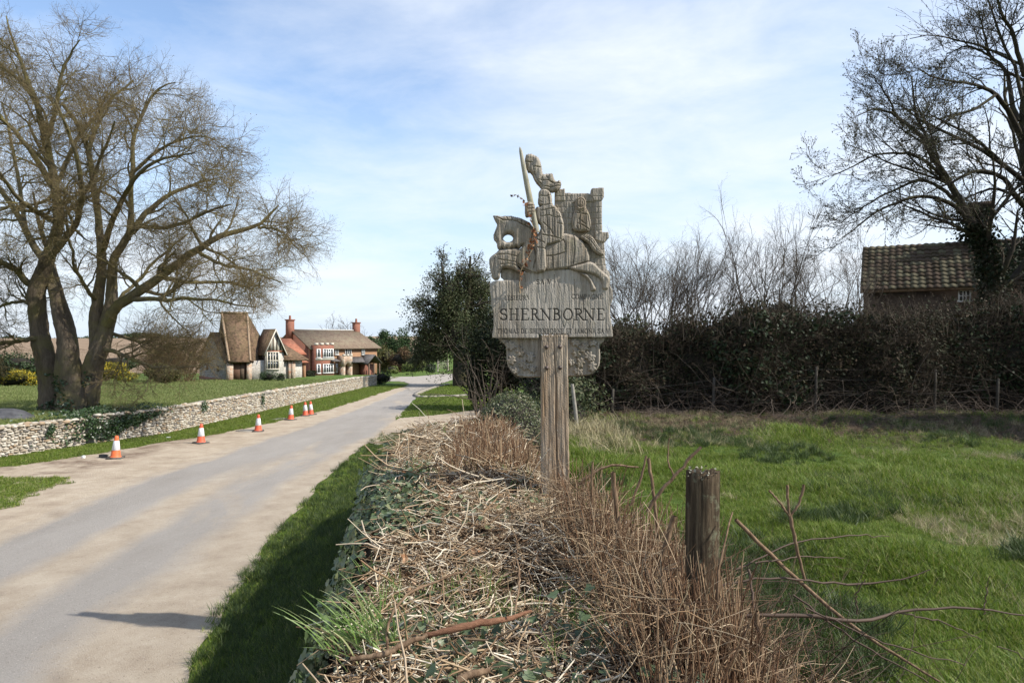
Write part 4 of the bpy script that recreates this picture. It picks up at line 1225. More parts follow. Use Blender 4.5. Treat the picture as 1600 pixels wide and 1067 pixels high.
# porch: door, quoin piers, a dark panel painted for the shaded gap
q = lambda p0, p1: (za(p0, 590)[0], za(p1, 590)[0])
a0, a1 = q(363, 384)
part(fc, 'door', M_door, cot, [(a0, a1, -0.02, 0.01, -0.1, ze - 0.1)])
part(fc, 'dark_gap_panel', M_timber, cot, [(a0 + (a1 - a0) * .58, a1 - .1, -0.06, -0.03, 0, ze - 0.2)])  # solid dark panel drawn for the shade in the door gap
for p0, p1, nm in ((353, 362.5, 'brick_pier'), (384, 391.5, 'stone_pier')):
    b0, b1 = q(p0, p1)
    part(fc, nm, M_quoin, cot, [(b0, b1, -0.30, 0.01, -0.4, ze - 0.1)])
# window wing with timbered gable
g0, g1 = q(412.5, 441); gm = (g0 + g1) / 2
_, gez = za(426, 549, -0.4); _, gaz = za(426, 516, -0.4)
part(fc, 'window_bay_wall', M_flintw, cot, [(g0 + .02, g1 - .02, -0.4, 0.02, -0.4, gez)])
mb = MB(); P = [fc.p(g0, -0.42, gez), fc.p(g1, -0.42, gez), fc.p(gm, -0.42, gaz)]; B = [p + fc.v * 0.3 for p in P]
mb.add(P + B, [[1, 0, 3, 4], [2, 1, 4, 5], [0, 2, 5, 3]], [[0, 1, 2], [5, 4, 3]])
tg = mb.build('timbered_gable', M_cream, cot)
mb = MB()
for t in (-0.55, -0.2, 0.2, 0.55):
    x = gm + t * (g1 - g0) / 2; hgt = (1 - abs(t)) * (gaz - gez)
    fc.box(mb, x - 0.05, x + 0.05, -0.45, -0.421, gez + 0.05, gez + hgt - 0.12)
mb.build('timber_stud', M_timber, tg)
part(fc, 'gable_beam', M_tile_r, tg, [(g0 - .05, g1 + .05, -0.47, -0.425, gez - 0.08, gez + 0.06)])
mb = MB()
for sgn, ge in ((-1, g0 - 0.22), (1, g1 + 0.22)):
    cs = [(ge, -0.62, gez - 0.28), (gm, -0.62, gaz + 0.12), (gm, W_ / 2, gaz + 0.12), (ge, W_ / 2, gez - 0.28)]
    fc.slab(mb, cs if sgn < 0 else cs[::-1], 0.10)
mb.build('gable_roof', M_tile_b, cot)
mb = MB()
for ge in (g0 - 0.2, g1 + 0.2):
    A, Bp = (ge, gez - 0.26), (gm, gaz + 0.13)
    P = [fc.p(A[0], -0.66, A[1] - .18), fc.p(Bp[0], -0.66, Bp[1] - .22), fc.p(Bp[0], -0.62, Bp[1] - .22), fc.p(A[0], -0.62, A[1] - .18),
         fc.p(A[0], -0.66, A[1]), fc.p(Bp[0], -0.66, Bp[1]), fc.p(Bp[0], -0.62, Bp[1]), fc.p(A[0], -0.62, A[1])]
    mb.hexa(P)
mb.build('bargeboard', M_cream, tg)
w0, w1 = za(416, 560, -0.4)[0], za(435.5, 560, -0.4)[0]
window(fc, cot, w0, w1, za(425, 576, -0.4)[1], za(425, 549.5, -0.4)[1], -0.45, 4, 2, M_cream, 0.09)
# low eastern roof and its piers
l0, l1 = q(440, 476)
mb = MB()
fc.slab(mb, [(l0, -0.45, ze + 0.05), (l1 + .2, -0.45, ze + 0.05), (l1 - 1.2, W_ / 2, za(452, 545, W_ / 2)[1] + 0.6), (l0, W_ / 2, za(452, 545, W_ / 2)[1] + 0.9)], 0.12)
mb.build('low_roof', M_tile_b, cot)
for p0, p1 in ((449.5, 452.5), (454, 460)):
    b0, b1 = q(p0, p1); part(fc, 'brick_pier', M_quoin, cot, [(b0, b1, -0.22, 0.015, -0.4, ze - 0.05)])
# red tiled outbuildings between cottage and house
ann = Frame(458, 593, 64, 35)
annex = empty('outbuilding', ann.p(0, 0, 0), 'small outbuilding with bright red pantile roofs joining cottage and house', 'outbuilding')
t0 = ann.px(434, 529, 3.0); t1 = ann.px(450, 529, 3.0); t2 = ann.px(475.5, 553, 0); t3 = ann.px(446, 553, 0)
part(ann, 'wall', M_brick_o, annex, [(t3[0] + 0.2, t2[0] - 0.1, 0.1, 3.0, -0.8, t2[1])])
mb = MB(); ann.slab(mb, [(t3[0] - .4, -0.2, t2[1]), (t2[0] + .15, -0.2, t2[1]), (t1[0] + .3, 3.0, t1[1]), (t0[0], 3.0, t0[1])], 0.12); mb.build('roof', M_tile_r, annex)
b0 = ann.px(459, 566, -0.9); b1 = ann.px(481, 566, -0.9); zt = ann.px(465, 552.5, 0.1)[1]
mb = MB(); ann.slab(mb, [(b0[0], -1.1, b0[1]), (b1[0], -1.1, b0[1]), (b1[0] - 1.0, 0.08, zt), (b0[0] - 0.3, 0.08, zt)], 0.1); mb.build('lean_to_roof', M_tile_r, annex)
part(ann, 'lean_to_wall', M_brick_o, annex, [(b0[0] + 0.9, b1[0] - 0.2, -0.9, 0.08, -0.8, b0[1] - 0.04)])
c0 = ann.px(455.5, 571.5, -1.6); c1_ = ann.px(471, 571.5, -1.6)
mb = MB(); ann.slab(mb, [(c0[0], -1.8, c0[1]), (c1_[0], -1.8, c0[1]), (c1_[0] - .5, -1.0, c0[1] + .42), (c0[0], -1.0, c0[1] + .42)], 0.08); mb.build('porch_roof', M_tile_r, annex)
part(ann, 'porch_wall', M_brick_o, annex, [(c0[0] + .1, c1_[0] - .15, -1.7, -1.0, -0.8, c0[1] - .03)])

# ---------------------------------------------------------------- red brick house
rh = Frame(484, 590, 86, 50)
house = empty('brick_house', rh.p(0, 0, 0), 'two storey red brick house with long brown tiled roof and two chimneys', 'house')
L_ = rh.px(589, 580)[0]; HW = 8.2
ez = rh.px(560, 542.5)[1]
ra, rz = rh.px(456, 514.5, HW / 2); rb, rzb = rh.px(558, 519, HW / 2)
rzz = (rz + rzb) / 2
part(rh, 'front_wall', M_brick_o, house, [(0.0, L_, 0.0, 0.3, -1.5, ez)])
mb = MB()
P = [rh.p(0.0, 0.301, -1.5), rh.p(0.0, HW, -1.5), rh.p(0.0, HW, ez), rh.p(0, HW / 2, rzz - 0.05), rh.p(0, 0.301, ez)]; B = [p + rh.u * 0.3 for p in P]
mb.add(P + B, [[0, 1, 2, 4], [9, 7, 6, 5], [0, 4, 9, 5], [1, 6, 7, 2], [2, 7, 8, 3], [3, 8, 9, 4]], [[4, 2, 3], [9, 8, 7]])
mb.build('gable_wall', M_brick_dk, house)
part(rh, 'end_wall', M_brick_o, house, [(L_ - 0.3, L_ - .001, 0.302, HW, -1.5, ez)])
mb = MB()
rh.slab(mb, [(-0.2, -0.4, ez - 0.12), (L_ + 0.5, -0.4, ez - 0.12), (rb, HW / 2, rzz + .1), (-0.2, HW / 2, rzz + .1)], 0.14)
rh.slab(mb, [(L_ + 0.5, HW + 0.4, ez - 0.12), (-0.2, HW + 0.4, ez - 0.12), (-0.2, HW / 2, rzz + .1), (rb, HW / 2, rzz + .1)], 0.14)
rh.slab(mb, [(L_ + 0.51, -0.4, ez - 0.12), (L_ + 0.51, HW + 0.4, ez - 0.12), (rb + .01, HW / 2, rzz + .1)], 0.14)
roof = mb.build('roof', M_tile_g, house)
part(rh, 'ridge_tiles', M_lead, roof, [(0.1, rb - 0.1, HW / 2 - 0.1, HW / 2 + 0.1, rzz + 0.06, rzz + 0.2)])
for px_, tp in ((453.0, 499.0), (556.5, 503.5)):
    ca, ct = rh.px(px_, tp, HW / 2)
    ch = part(rh, 'chimney', M_brick, roof, [(ca - 0.42, ca + 0.42, HW / 2 - 0.35, HW / 2 + 0.35, rzz - 1.2, ct - 0.15), (ca - 0.5, ca + 0.5, HW / 2 - 0.43, HW / 2 + 0.43, ct - 0.15, ct)])
    V, Q = tubes(np.array([[rh.p(ca, HW / 2, ct - .02), rh.p(ca, HW / 2, ct + .25), rh.p(ca, HW / 2, ct + 0.5)]]), np.array([[0.16, 0.14, 0.13]]), 10)
    obj('chimney_pot', V, Q, M_pot, roof, True)
# crenellated bay
y0 = -1.0
b0 = rh.px(493, 570, y0)[0]; b1 = rh.px(521.5, 570, y0)[0]; bt = rh.px(505, 539, y0)[1]
part(rh, 'bay_wall', M_brick, house, [(b0, b1, y0, -0.001, -1.5, bt)])
n = 7; w = (b1 - b0) / n
for i in range(0, n, 2): part(rh, 'merlon', M_cream, house, [(b0 + i * w, b0 + (i + 1) * w, y0 - 0.04, y0 + 0.3, bt, bt + 0.25)])
for (t, bb, nm) in ((545, 558, 'window'), (568.5, 582, 'window')):
    for (p0, p1, cc) in ((494.3, 500.3, 1), (504, 520.5, 4)):
        window(rh, house, rh.px(p0, 560, y0)[0], rh.px(p1, 560, y0)[0], rh.px(507, bb, y0)[1], rh.px(507, t, y0)[1], y0 - 0.06, cc, 1, M_white, 0.13)
part(rh, 'string_course', M_cream, house, [(b0 - .03, b1 + .03, y0 - 0.07, y0 - 0.001, rh.px(507, 562.5, y0)[1], rh.px(507, 559.5, y0)[1])])
# upper and lower windows on the front
for p0, p1, t, bb, cc in ((522.5, 528.5, 544.5, 553.5, 2), (538.5, 548.5, 544.5, 553.5, 3), (564.5, 569.5, 544.5, 553.5, 2), (524, 527.5, 568, 581, 1), (562, 570.5, 567.5, 577, 3)):
    window(rh, house, rh.px(p0, 550)[0], rh.px(p1, 550)[0], rh.px((p0 + p1) / 2, bb)[1], rh.px((p0 + p1) / 2, t)[1], -0.06, cc, 1, M_white, 0.12)
# porch with pointed arch
p0 = -1.3
q0 = rh.px(536.5, 575, p0)[0]; q1 = rh.px(550.5, 575, p0)[0]; qt = rh.px(543, 556, p0)[1]; qm = (q0 + q1) / 2
arch_w = (q1 - q0) * 0.29; az_ = rh.px(543, 573, p0)[1]
mb = MB()
rh.box(mb, q0, qm - arch_w, p0, -0.002, -1.5, az_); rh.box(mb, qm + arch_w, q1, p0, -0.002, -1.5, az_)
N_ = 10
for i in range(N_):
    x0 = -1 + 2 * i / N_; x1 = x0 + 2 / N_
    hz = lambda x: az_ + 1.1 * arch_w * math.sqrt(max(0, 1 - x * x))
    A, Bq = qm + x0 * arch_w, qm + x1 * arch_w
    mb.hexa([rh.p(A, p0, hz(x0)), rh.p(Bq, p0, hz(x1)), rh.p(Bq, -0.002, hz(x1)), rh.p(A, -0.002, hz(x0)), rh.p(A, p0, qt), rh.p(Bq, p0, qt), rh.p(Bq, -0.002, qt), rh.p(A, -0.002, qt)])
rh.box(mb, q0, qm - arch_w, p0, -0.002, az_, qt); rh.box(mb, qm + arch_w, q1, p0, -0.002, az_, qt)
porch = mb.build('porch', M_quoin, house)
part(rh, 'front_door', M_door, porch, [(qm - arch_w, qm + arch_w, -0.2, -0.01, -1.5, az_ + arch_w * 1.1)])
for i in range(0, 5, 2):
    w = (q1 - q0) / 5; part(rh, 'porch_merlon', M_cream, porch, [(q0 + i * w, q0 + (i + 1) * w, p0 - 0.04, p0 + 0.25, qt, qt + 0.22)])
# lean-to roofs right and left of the porch, with a little gable at the end
for (pa, pb, t, bb) in ((551, 578, 557, 565.5), (520.5, 532, 558, 564)):
    A0 = rh.px(pa, bb, -1.5)[0]; A1 = rh.px(pb, bb, -1.5)[0]; z1 = rh.px((pa + pb) / 2, bb, -1.5)[1]; z0 = rh.px((pa + pb) / 2, t, 0)[1]
    mb = MB(); rh.slab(mb, [(A0, -1.5, z1), (A1, -1.5, z1), (A1, -0.003, z0), (A0, -0.003, z0)], 0.1); mb.build('lean_to_roof', M_slate, house)
v0 = rh.px(575, 568, -2.4); v1 = rh.px(597, 567, -2.4); vt = rh.px(583, 554, -2.4)[1]; vm = (v0[0] + v1[0]) / 2
mb = MB()
rh.slab(mb, [(v0[0], -2.4, v0[1]), (vm, -2.4, vt), (vm, 0.0, vt), (v0[0], 0.0, v0[1])], 0.1)
rh.slab(mb, [(vm + .002, -2.4, vt), (v1[0], -2.4, v1[1]), (v1[0], 0.0, v1[1]), (vm + .002, 0.0, vt)], 0.1)
mb.build('veranda_roof', M_slate, house)
for a_ in (v0[0] + 0.25, vm - .1, v1[0] - 0.35): part(rh, 'veranda_post', M_timber, house, [(a_, a_ + 0.14, -2.25, -2.11, -1.5, v0[1] - 0.02)])
part(rh, 'veranda_wall', M_brick_dk, house, [(v0[0] + .4, v1[0] - .5, -1.2, -0.01, -1.5, v0[1] - 0.1)])
V, Q = tubes(np.array([[rh.p(-0.1, -0.1, -1.5), rh.p(-0.1, -0.1, 1.5), rh.p(-0.1, -0.1, ez - .1)]]), np.full((1, 3), 0.09), 8)
obj('drainpipe', V, Q, M_pot, house, True)

# ---------------------------------------------------------------- farmhouse behind the right hedge
fh = Frame(1349, 470, 31, -29)
farm = empty('farmhouse', fh.p(0, 0, -1.0), 'old brown house with pantiled roof rising behind the dark hedge', 'house')
FL, FW = 11.5, 6.0
fez = fh.px(1352, 452)[1]
frz = 2.4 + (530 - 387) * 33.6 / F - fh.C[2]
M_fbrick = brickm('dark_carrstone_wall', (0.06, 0.04, 0.03), (0.09, 0.062, 0.044), (0.08, 0.066, 0.052), math.radians(-29))
part(fh, 'front_wall', M_fbrick, farm, [(0, FL, 0, 0.3, -3.6, fez)])
mb = MB()
P = [fh.p(0.0, 0.301, -3.6), fh.p(0.0, FW, -3.6), fh.p(0.0, FW, fez), fh.p(0, FW / 2, frz - 0.12), fh.p(0, 0.301, fez)]; B = [p + fh.u * 0.3 for p in P]
mb.add(P + B, [[0, 1, 2, 4], [9, 7, 6, 5], [0, 4, 9, 5], [1, 6, 7, 2], [2, 7, 8, 3], [3, 8, 9, 4]], [[4, 2, 3], [9, 8, 7]])
mb.build('gable_wall', M_fbrick, farm)
mb = MB()
fh.slab(mb, [(-0.12, -0.3, fez - 0.10), (FL, -0.3, fez - 0.10), (FL, FW / 2, frz - 0.02), (-0.12, FW / 2, frz - 0.02)], 0.10)
fh.slab(mb, [(FL, FW + 0.3, fez - 0.10), (-0.12, FW + 0.3, fez - 0.10), (-0.12, FW / 2, frz - 0.02), (FL, FW / 2, frz - 0.02)], 0.10)
M_pant = tiled('old_pantiles', (0.05, 0.038, 0.025), (0.10, 0.075, 0.048), (0.09, 0.075, 0.038), 0.25, 0.22)
froof = mb.build('roof', M_tile_b, farm)
# single pantiles on the part of the roof that shows (12 courses of 24)
tu = np.linspace(0, 1, 7)
prof = 0.030 * np.sin(tu * 2 * PI - 0.6)
sl = np.array([0, FW / 2 + 0.3, frz - fez + 0.08]); SLn = np.linalg.norm(sl); sl = sl / SLn
rows_, cols_ = 12, 24
tw, tl = 0.285, SLn / rows_
nv = np.cross(fh.u, sl[1] * fh.v + np.array([0, 0, sl[2]]))
dirv = sl[1] * fh.v + np.array([0, 0, sl[2]])
tv = []
for s_, lift in ((0.0, 0.055), (1.10, 0.012)):
    for t_, h_ in zip(tu, prof): tv.append(fh.u * (t_ * tw * 1.06) + dirv * (s_ * tl) + nv * (h_ * 0.8 + lift + 0.03))
tv = np.array(tv); tv = np.concatenate([tv, tv[:7] - nv * 0.025])
tq = [[i, i + 1, i + 8, i + 7] for i in range(6)] + [[i + 14, i + 15, i + 1, i] for i in range(6)]
tmesh = [mesh('pantile', tv, np.array(tq), m_, True) for m_ in (M_pant, simple('lichened_pantile', (0.085, 0.072, 0.042), (0.15, 0.13, 0.078), 14), simple('brown_pantile', (0.06, 0.042, 0.028), (0.10, 0.07, 0.045), 9))]
orig = fh.p(-0.12, -0.3, fez - 0.10)
rt = random.Random(5)
for r_ in range(rows_):
    for c_ in range(cols_):
        o = bpy.data.objects.new('pantile', rt.choice(tmesh)); COL.objects.link(o); o.parent = froof
        p = orig + fh.u * (c_ * tw) + dirv * (r_ * tl) + np.array([0, 0, rt.uniform(-0.008, 0.008)])
        o.location = p
ca, ct = fh.px(1531, 318, FW / 2)
part(fh, 'chimney', M_fbrick, froof, [(ca - 0.38, ca + 0.38, FW / 2 - 0.4, FW / 2 + 0.4, frz - 1.2, ct - 0.2), (ca - 0.47, ca + 0.47, FW / 2 - 0.48, FW / 2 + 0.48, ct - 0.2, ct)])
wf = fh.px(1497, 465)[0], fh.px(1517, 465)[0]
window(fh, farm, wf[0], wf[1], fh.px(1505, 470)[1], fh.px(1505, 432)[1] if fh.px(1505, 432)[1] < fez - .1 else fez - 0.15, -0.06, 3, 2, M_white, 0.06)

# ================================================================ flint garden wall
M_core = simple('lime_mortar', (0.27, 0.235, 0.19), (0.40, 0.36, 0.30), 14, 0.95, bump=(30, 0.6, 0.02))
stone_mats = []
for i, (a, b) in enumerate([((0.30, 0.26, 0.20), (0.48, 0.43, 0.34)), ((0.40, 0.36, 0.29), (0.58, 0.53, 0.45)), ((0.23, 0.185, 0.135), (0.36, 0.30, 0.22)), ((0.12, 0.11, 0.10), (0.26, 0.235, 0.20)), ((0.28, 0.20, 0.125), (0.40, 0.30, 0.20))]):
    stone_mats.append(simple('flint_stone', a, b, 18, 0.8, 0.35, bump=(40, 0.5, 0.01)))
def stone_shape(rng, w, h, d):
    """rounded irregular flint: a box of 3 rings"""
    n = 8
    th = np.arange(n) / n * 2 * PI + rng.uniform(-0.2, 0.2, n)
    ex = np.stack([np.sign(np.cos(th)) * np.abs(np.cos(th)) ** 0.6, np.sign(np.sin(th)) * np.abs(np.sin(th)) ** 0.6], -1) * rng.uniform(0.8, 1.1, (n, 1))
    V = []
    for y, s_ in ((0.0, 1.0), (0.55, 0.95), (0.9, 0.62)):
        V.append(np.stack([ex[:, 0] * w / 2 * s_, np.full(n, -y * d) + rng.normal(0, d * 0.06, n), ex[:, 1] * h / 2 * s_], -1))
    V = np.concatenate(V + [[[0, -d, 0]]])
    q = [[r * n + i, r * n + (i + 1) % n, (r + 1) * n + (i + 1) % n, (r + 1) * n + i] for r in range(2) for i in range(n)]
    t = [[16 + i, 16 + (i + 1) % n, 24] for i in range(n)]
    return V, np.array(q), np.array(t)
rs = np.random.default_rng(17)
protos_st = [stone_shape(rs, 1, 1, 1) for _ in range(10)]
stone_me = [[mesh('flint', v * np.array([0.15, 0.05, 0.075]), [q_, t_], m_, True) for (v, q_, t_) in protos_st[:5]] for m_ in stone_mats]

def flint_wall(name, label, ya, yb, h, n_single, seed, thick=0.36, group=None):
    """wall following x_wall(y): mortar core plus flints standing proud on the road side and a rough top"""
    r = np.random.default_rng(seed)
    ys = np.arange(ya, yb + 0.01, 0.25); ys[-1] = yb
    px = x_wall(ys) + 0.25
    o = empty(name, (px[0], ya, base(ya)), label, 'wall', group)
    topz = base(ys) + h + 0.03 * vnoise(ys * 2, ys * 0, seed, 3)
    V = []
    for x, y, t in zip(px, ys, topz):
        b = base(y) - 0.25
        V += [[x, y, b], [x - 0.02, y, t - 0.03], [x - 0.06, y, t], [x - thick, y, t], [x - thick - 0.02, y, b]]
    n = len(ys); q = [[i * 5 + j, i * 5 + j + 1, (i + 1) * 5 + j + 1, (i + 1) * 5 + j] for i in range(n - 1) for j in range(4)]
    V = np.array(V)
    mb = MB(); mb.add(V, q); mb.add(V[:5][[0, 1, 3, 4]], [[0, 1, 2, 3]]); mb.add(V[-5:][[0, 4, 3, 1]], [[0, 1, 2, 3]])
    core = mb.build('mortar_core', M_core, o)
    # courses of flints on the face
    jobs = []
    z = 0.03
    while z < h - 0.01:
        ch = r.uniform(0.040, 0.075)
        s = ya + r.uniform(0, 0.1)
        while s < yb - 0.05:
            w = r.uniform(0.05, 0.17)
            jobs.append((s + w / 2, z + ch / 2 + r.normal(0, 0.012), w, ch, 0))
            s += w * 1.02
        z += ch * 0.98
    s = ya
    while s < yb - 0.05:           # capping stones
        w = r.uniform(0.10, 0.24)
        for dx in (0.02, 0.17, 0.29): jobs.append((s + w / 2, h + r.normal(0.0, 0.012), w, r.uniform(0.06, 0.10), dx))
        s += w
    jobs = np.array(jobs)
    r.shuffle(jobs)
    order = np.argsort(jobs[:, 0], kind='stable')
    jobs = jobs[order]
    groups = [MB() for _ in stone_mats]
    slope = math.atan2(float(x_wall(yb) - x_wall(ya)), yb - ya)
    for i, (y, z, w, ch, dx) in enumerate(jobs):
        xx = float(x_wall(y)) + 0.25 - dx
        mi = int(r.choice(5, p=[0.32, 0.22, 0.2, 0.13, 0.13]))
        dxy = (float(x_wall(y + .1) - x_wall(y - .1))) / 0.2
        ang = PI / 2 - math.atan(dxy)
        zz = float(base(y)) + z
        if i < n_single:
            so = bpy.data.objects.new('flint', stone_me[mi][r.integers(5)]); COL.objects.link(so); so.parent = core
            so.location = Vector((xx - 0.012, y, zz)) - o.location - core.location
            so.rotation_euler = (r.normal(0, 0.05), r.normal(0, 0.12), ang); so.scale = (w / 0.15, 0.85 if dx == 0 else 2.0, ch / 0.075)
        else:
            v, q_, t_ = protos_st[r.integers(10)]
            v = v * np.array([w, 0.043 if dx == 0 else 0.09, ch])
            c_, s_ = math.cos(ang), math.sin(ang)
            v = np.stack([v[:, 0] * c_ - v[:, 1] * s_, v[:, 0] * s_ + v[:, 1] * c_, v[:, 2]], -1) + [xx - 0.012, y, zz]
            groups[mi].add(v, q_, t_)
    for m_, g in zip(stone_mats, groups):
        if g.n:
            so = g.build('flints', m_, o, True); so['kind'] = 'stuff'
    return o
flint_wall('flint_wall', 'near stretch of pale flint wall beside the big bare tree', 12.0, 17.1, 0.68, 290, 3)
flint_wall('flint_wall', 'long pale flint wall between the lawn and the grass verge', 17.35, 42.6, 0.72, 290, 5)
flint_wall('flint_wall', 'short end of flint wall beyond the gap near the dark bush', 43.4, 46.6, 0.66, 120, 7)

# ================================================================ traffic cones
M_or = simple('orange_cone_plastic', (0.52, 0.12, 0.045), (0.76, 0.16, 0.045), 14, 0.5, 0.35)
M_or2 = simple('faded_red_cone_plastic', (0.55, 0.085, 0.035), (0.66, 0.13, 0.06), 20, 0.5, 0.4)
M_slv = simple('white_reflective_sleeve', (0.46, 0.46, 0.45), (0.76, 0.77, 0.78), 16, 0.4, 0.45)
M_cb = simple('dirty_black_rubber', (0.05, 0.047, 0.043), (0.13, 0.115, 0.095), 12, 0.8)
def lathe(prof, n=24):
    th = np.arange(n) / n * 2 * PI
    V = np.concatenate([np.stack([r * np.cos(th), r * np.sin(th), np.full(n, z)], -1) for r, z in prof])
    q = [[j * n + i, j * n + (i + 1) % n, (j + 1) * n + (i + 1) % n, (j + 1) * n + i] for j in range(len(prof) - 1) for i in range(n)]
    return V, np.array(q)
cone_px = [(180, 716.5), (313.5, 692.8), (403, 674.3), (454, 656.3), (477, 649.8), (485.5, 648.2)]
cone_lab = ['orange and white traffic cone with bright base at the muddy end', 'traffic cone with dark base standing second along the verge', 'traffic cone beside a flat pale slab on the verge', 'traffic cone next before the far pair on the verge', 'nearer traffic cone of the far touching pair', 'farther traffic cone of the far touching pair']
def make_cone():
    root = empty('traffic_cone', (0, 0, 0), cone_lab[0], 'traffic cone', 'traffic cones along the verge')
    mb = MB(); s = 0.155
    mb.hexa([[-s, -s, 0], [s, -s, 0], [s, s, 0], [-s, s, 0], [-s * .93, -s * .93, .035], [s * .93, -s * .93, .035], [s * .93, s * .93, .035], [-s * .93, s * .93, .035]])
    mb.build('base', M_cb, root)
    V, Q = lathe([(0.118, 0.036), (0.105, 0.05), (0.100, 0.06), (0.042, 0.45), (0.036, 0.490), (0.020, 0.5), (0.018, 0.44)])
    obj('body', V, Q, M_or, root, True)
    V, Q = lathe([(0.0835, 0.185), (0.0855, 0.187), (0.0545, 0.392), (0.0525, 0.394)])
    obj('reflective_sleeve', V, Q, M_slv, root, True)
    return root
cone = make_cone()
for i, (px_, py_) in enumerate(cone_px):
    if i == 0: c = cone
    else:
        c = cone.copy(); COL.objects.link(c)
        for ch in cone.children:
            d = ch.copy(); COL.objects.link(d); d.parent = c
            if ch.name.startswith('body'):
                d.data = ch.data.copy(); d.data.materials[0] = M_or2
    x, y = gp(px_, py_)
    c.location = (x, y, float(base(y)) + 0.007); c.rotation_euler = (0.03 * math.sin(i * 7), 0.05 * math.cos(i * 5), i * 0.8 + 0.2); c['label'] = cone_lab[i]
# ================================================================ vegetation helpers
def leaf_quads(pts, size, rng, up=0.3, aspect=0.55, fold=0.25, nrm=None):
    """diamond leaves folded on the midrib: verts and quads"""
    n = len(pts); size = np.broadcast_to(np.asarray(size, float), (n,))
    d = rng.normal(size=(n, 3)); d /= np.linalg.norm(d, axis=1, keepdims=True)
    N = rng.normal(size=(n, 3)) + np.array([0, 0, up])
    if nrm is not None: N = N * 0.6 + nrm * 1.2
    N -= (N * d).sum(1, keepdims=True) * d
    N /= np.linalg.norm(N, axis=1, keepdims=True) + 1e-9
    S = np.cross(d, N)
    L = size[:, None]
    V = np.stack([pts - d * L * 0.5, pts + S * L * aspect * 0.5 + N * L * fold * 0.4 + d * L * 0.02, pts + d * L * 0.55, pts - S * L * aspect * 0.5 + N * L * fold * 0.4 + d * L * 0.02], 1)
    i = np.arange(n)[:, None] * 4
    return V.reshape(-1, 3), np.concatenate([i + [[0, 1, 2]], i + [[0, 2, 3]]])

def tree_levels(P, R, spec, rng):
    """spec: list of dicts for branch(); returns [(P,R)] per level"""
    out = [(P, R)]
    for s in spec:
        out.append(branch(*out[-1], rng=rng, **s))
    return out

def tube_obj(name, levels, sides, mat, parent, smooth=True):
    mb = MB()
    for (P, R), s in zip(levels, sides):
        if isinstance(P, list):
            for p, r in zip(P, R): mb.tubes(p[None], r[None], s)
        else: mb.tubes(P, R, s)
    return mb.build(name, mat, parent, smooth)

def limbs_px(spec, Y, K, pxm=None):
    """limb list in photo pixels: (px, py, depth offset, radius px)"""
    Ps, Rs = [], []
    for ln in spec:
        pts = np.array([at(a, b, Y + c) for a, b, c, d in ln]); rad = np.array([d * (Y + c) / F for a, b, c, d in ln])
        p, r = resample(pts, rad, K)
        Ps.append(p); Rs.append(r)
    return np.array(Ps), np.array(Rs)

def bark(name, a, b, moss=None, scale=3):
    k = NT(name)
    f = k.noise(scale * 2, 8, 0.7, (3, 3, 0.6))
    c = k.ramp(f, [(0.3, a), (0.7, b)])
    if moss: c = k.mix(k.ramp(k.noise(1.6, 6, 0.65), [(0.45, 0.0), (0.62, 0.8)]), c, moss)
    k.col(c); k.rough(0.95, 0.1)
    k.bump(k.noise(scale * 5, 8, 0.75, (3, 3, 0.5)), 0.9, 0.06)
    return k.m

M_bark = bark('grey_lime_bark', (0.085, 0.066, 0.048), (0.215, 0.17, 0.12), (0.18, 0.155, 0.07))
M_limb = bark('lichened_limb_bark', (0.10, 0.085, 0.055), (0.215, 0.18, 0.105), (0.20, 0.175, 0.06), 5)
M_twig = leafmat('lichened_twig', [(0.12, 0.09, 0.05), (0.19, 0.145, 0.075), (0.215, 0.175, 0.075), (0.14, 0.10, 0.065)], 0.9, 0.1, 0)
M_twig_d = leafmat('dark_bare_twig', [(0.045, 0.038, 0.03), (0.075, 0.062, 0.048), (0.10, 0.085, 0.06)], 0.9, 0.1, 0)
M_twig_g = leafmat('grey_bare_twig', [(0.065, 0.054, 0.043), (0.11, 0.09, 0.07), (0.085, 0.068, 0.05)], 0.9, 0.1, 0)
M_twig_hb = leafmat('brown_hedge_twig', [(0.032, 0.025, 0.018), (0.055, 0.042, 0.030), (0.095, 0.075, 0.055)], 0.9, 0.1, 0, True)
M_ivy = leafmat('ivy_leaf', [(0.018, 0.036, 0.012), (0.03, 0.06, 0.018), (0.045, 0.08, 0.028), (0.07, 0.095, 0.045)], 0.38, 0.5, 0.12)
M_dark = leafmat('dark_evergreen_leaf', [(0.010, 0.016, 0.007), (0.018, 0.028, 0.011), (0.026, 0.034, 0.014), (0.035, 0.030, 0.016)], 0.7, 0.2, 0.1)
M_ever = leafmat('evergreen_leaf', [(0.032, 0.044, 0.018), (0.055, 0.072, 0.028), (0.078, 0.092, 0.038), (0.105, 0.10, 0.05)], 0.65, 0.25, 0.15)
M_core_d = simple('core_shade_dark', (0.012, 0.011, 0.008), (0.03, 0.025, 0.018), 6)  # near-black colour stands in for the shade inside the leaves

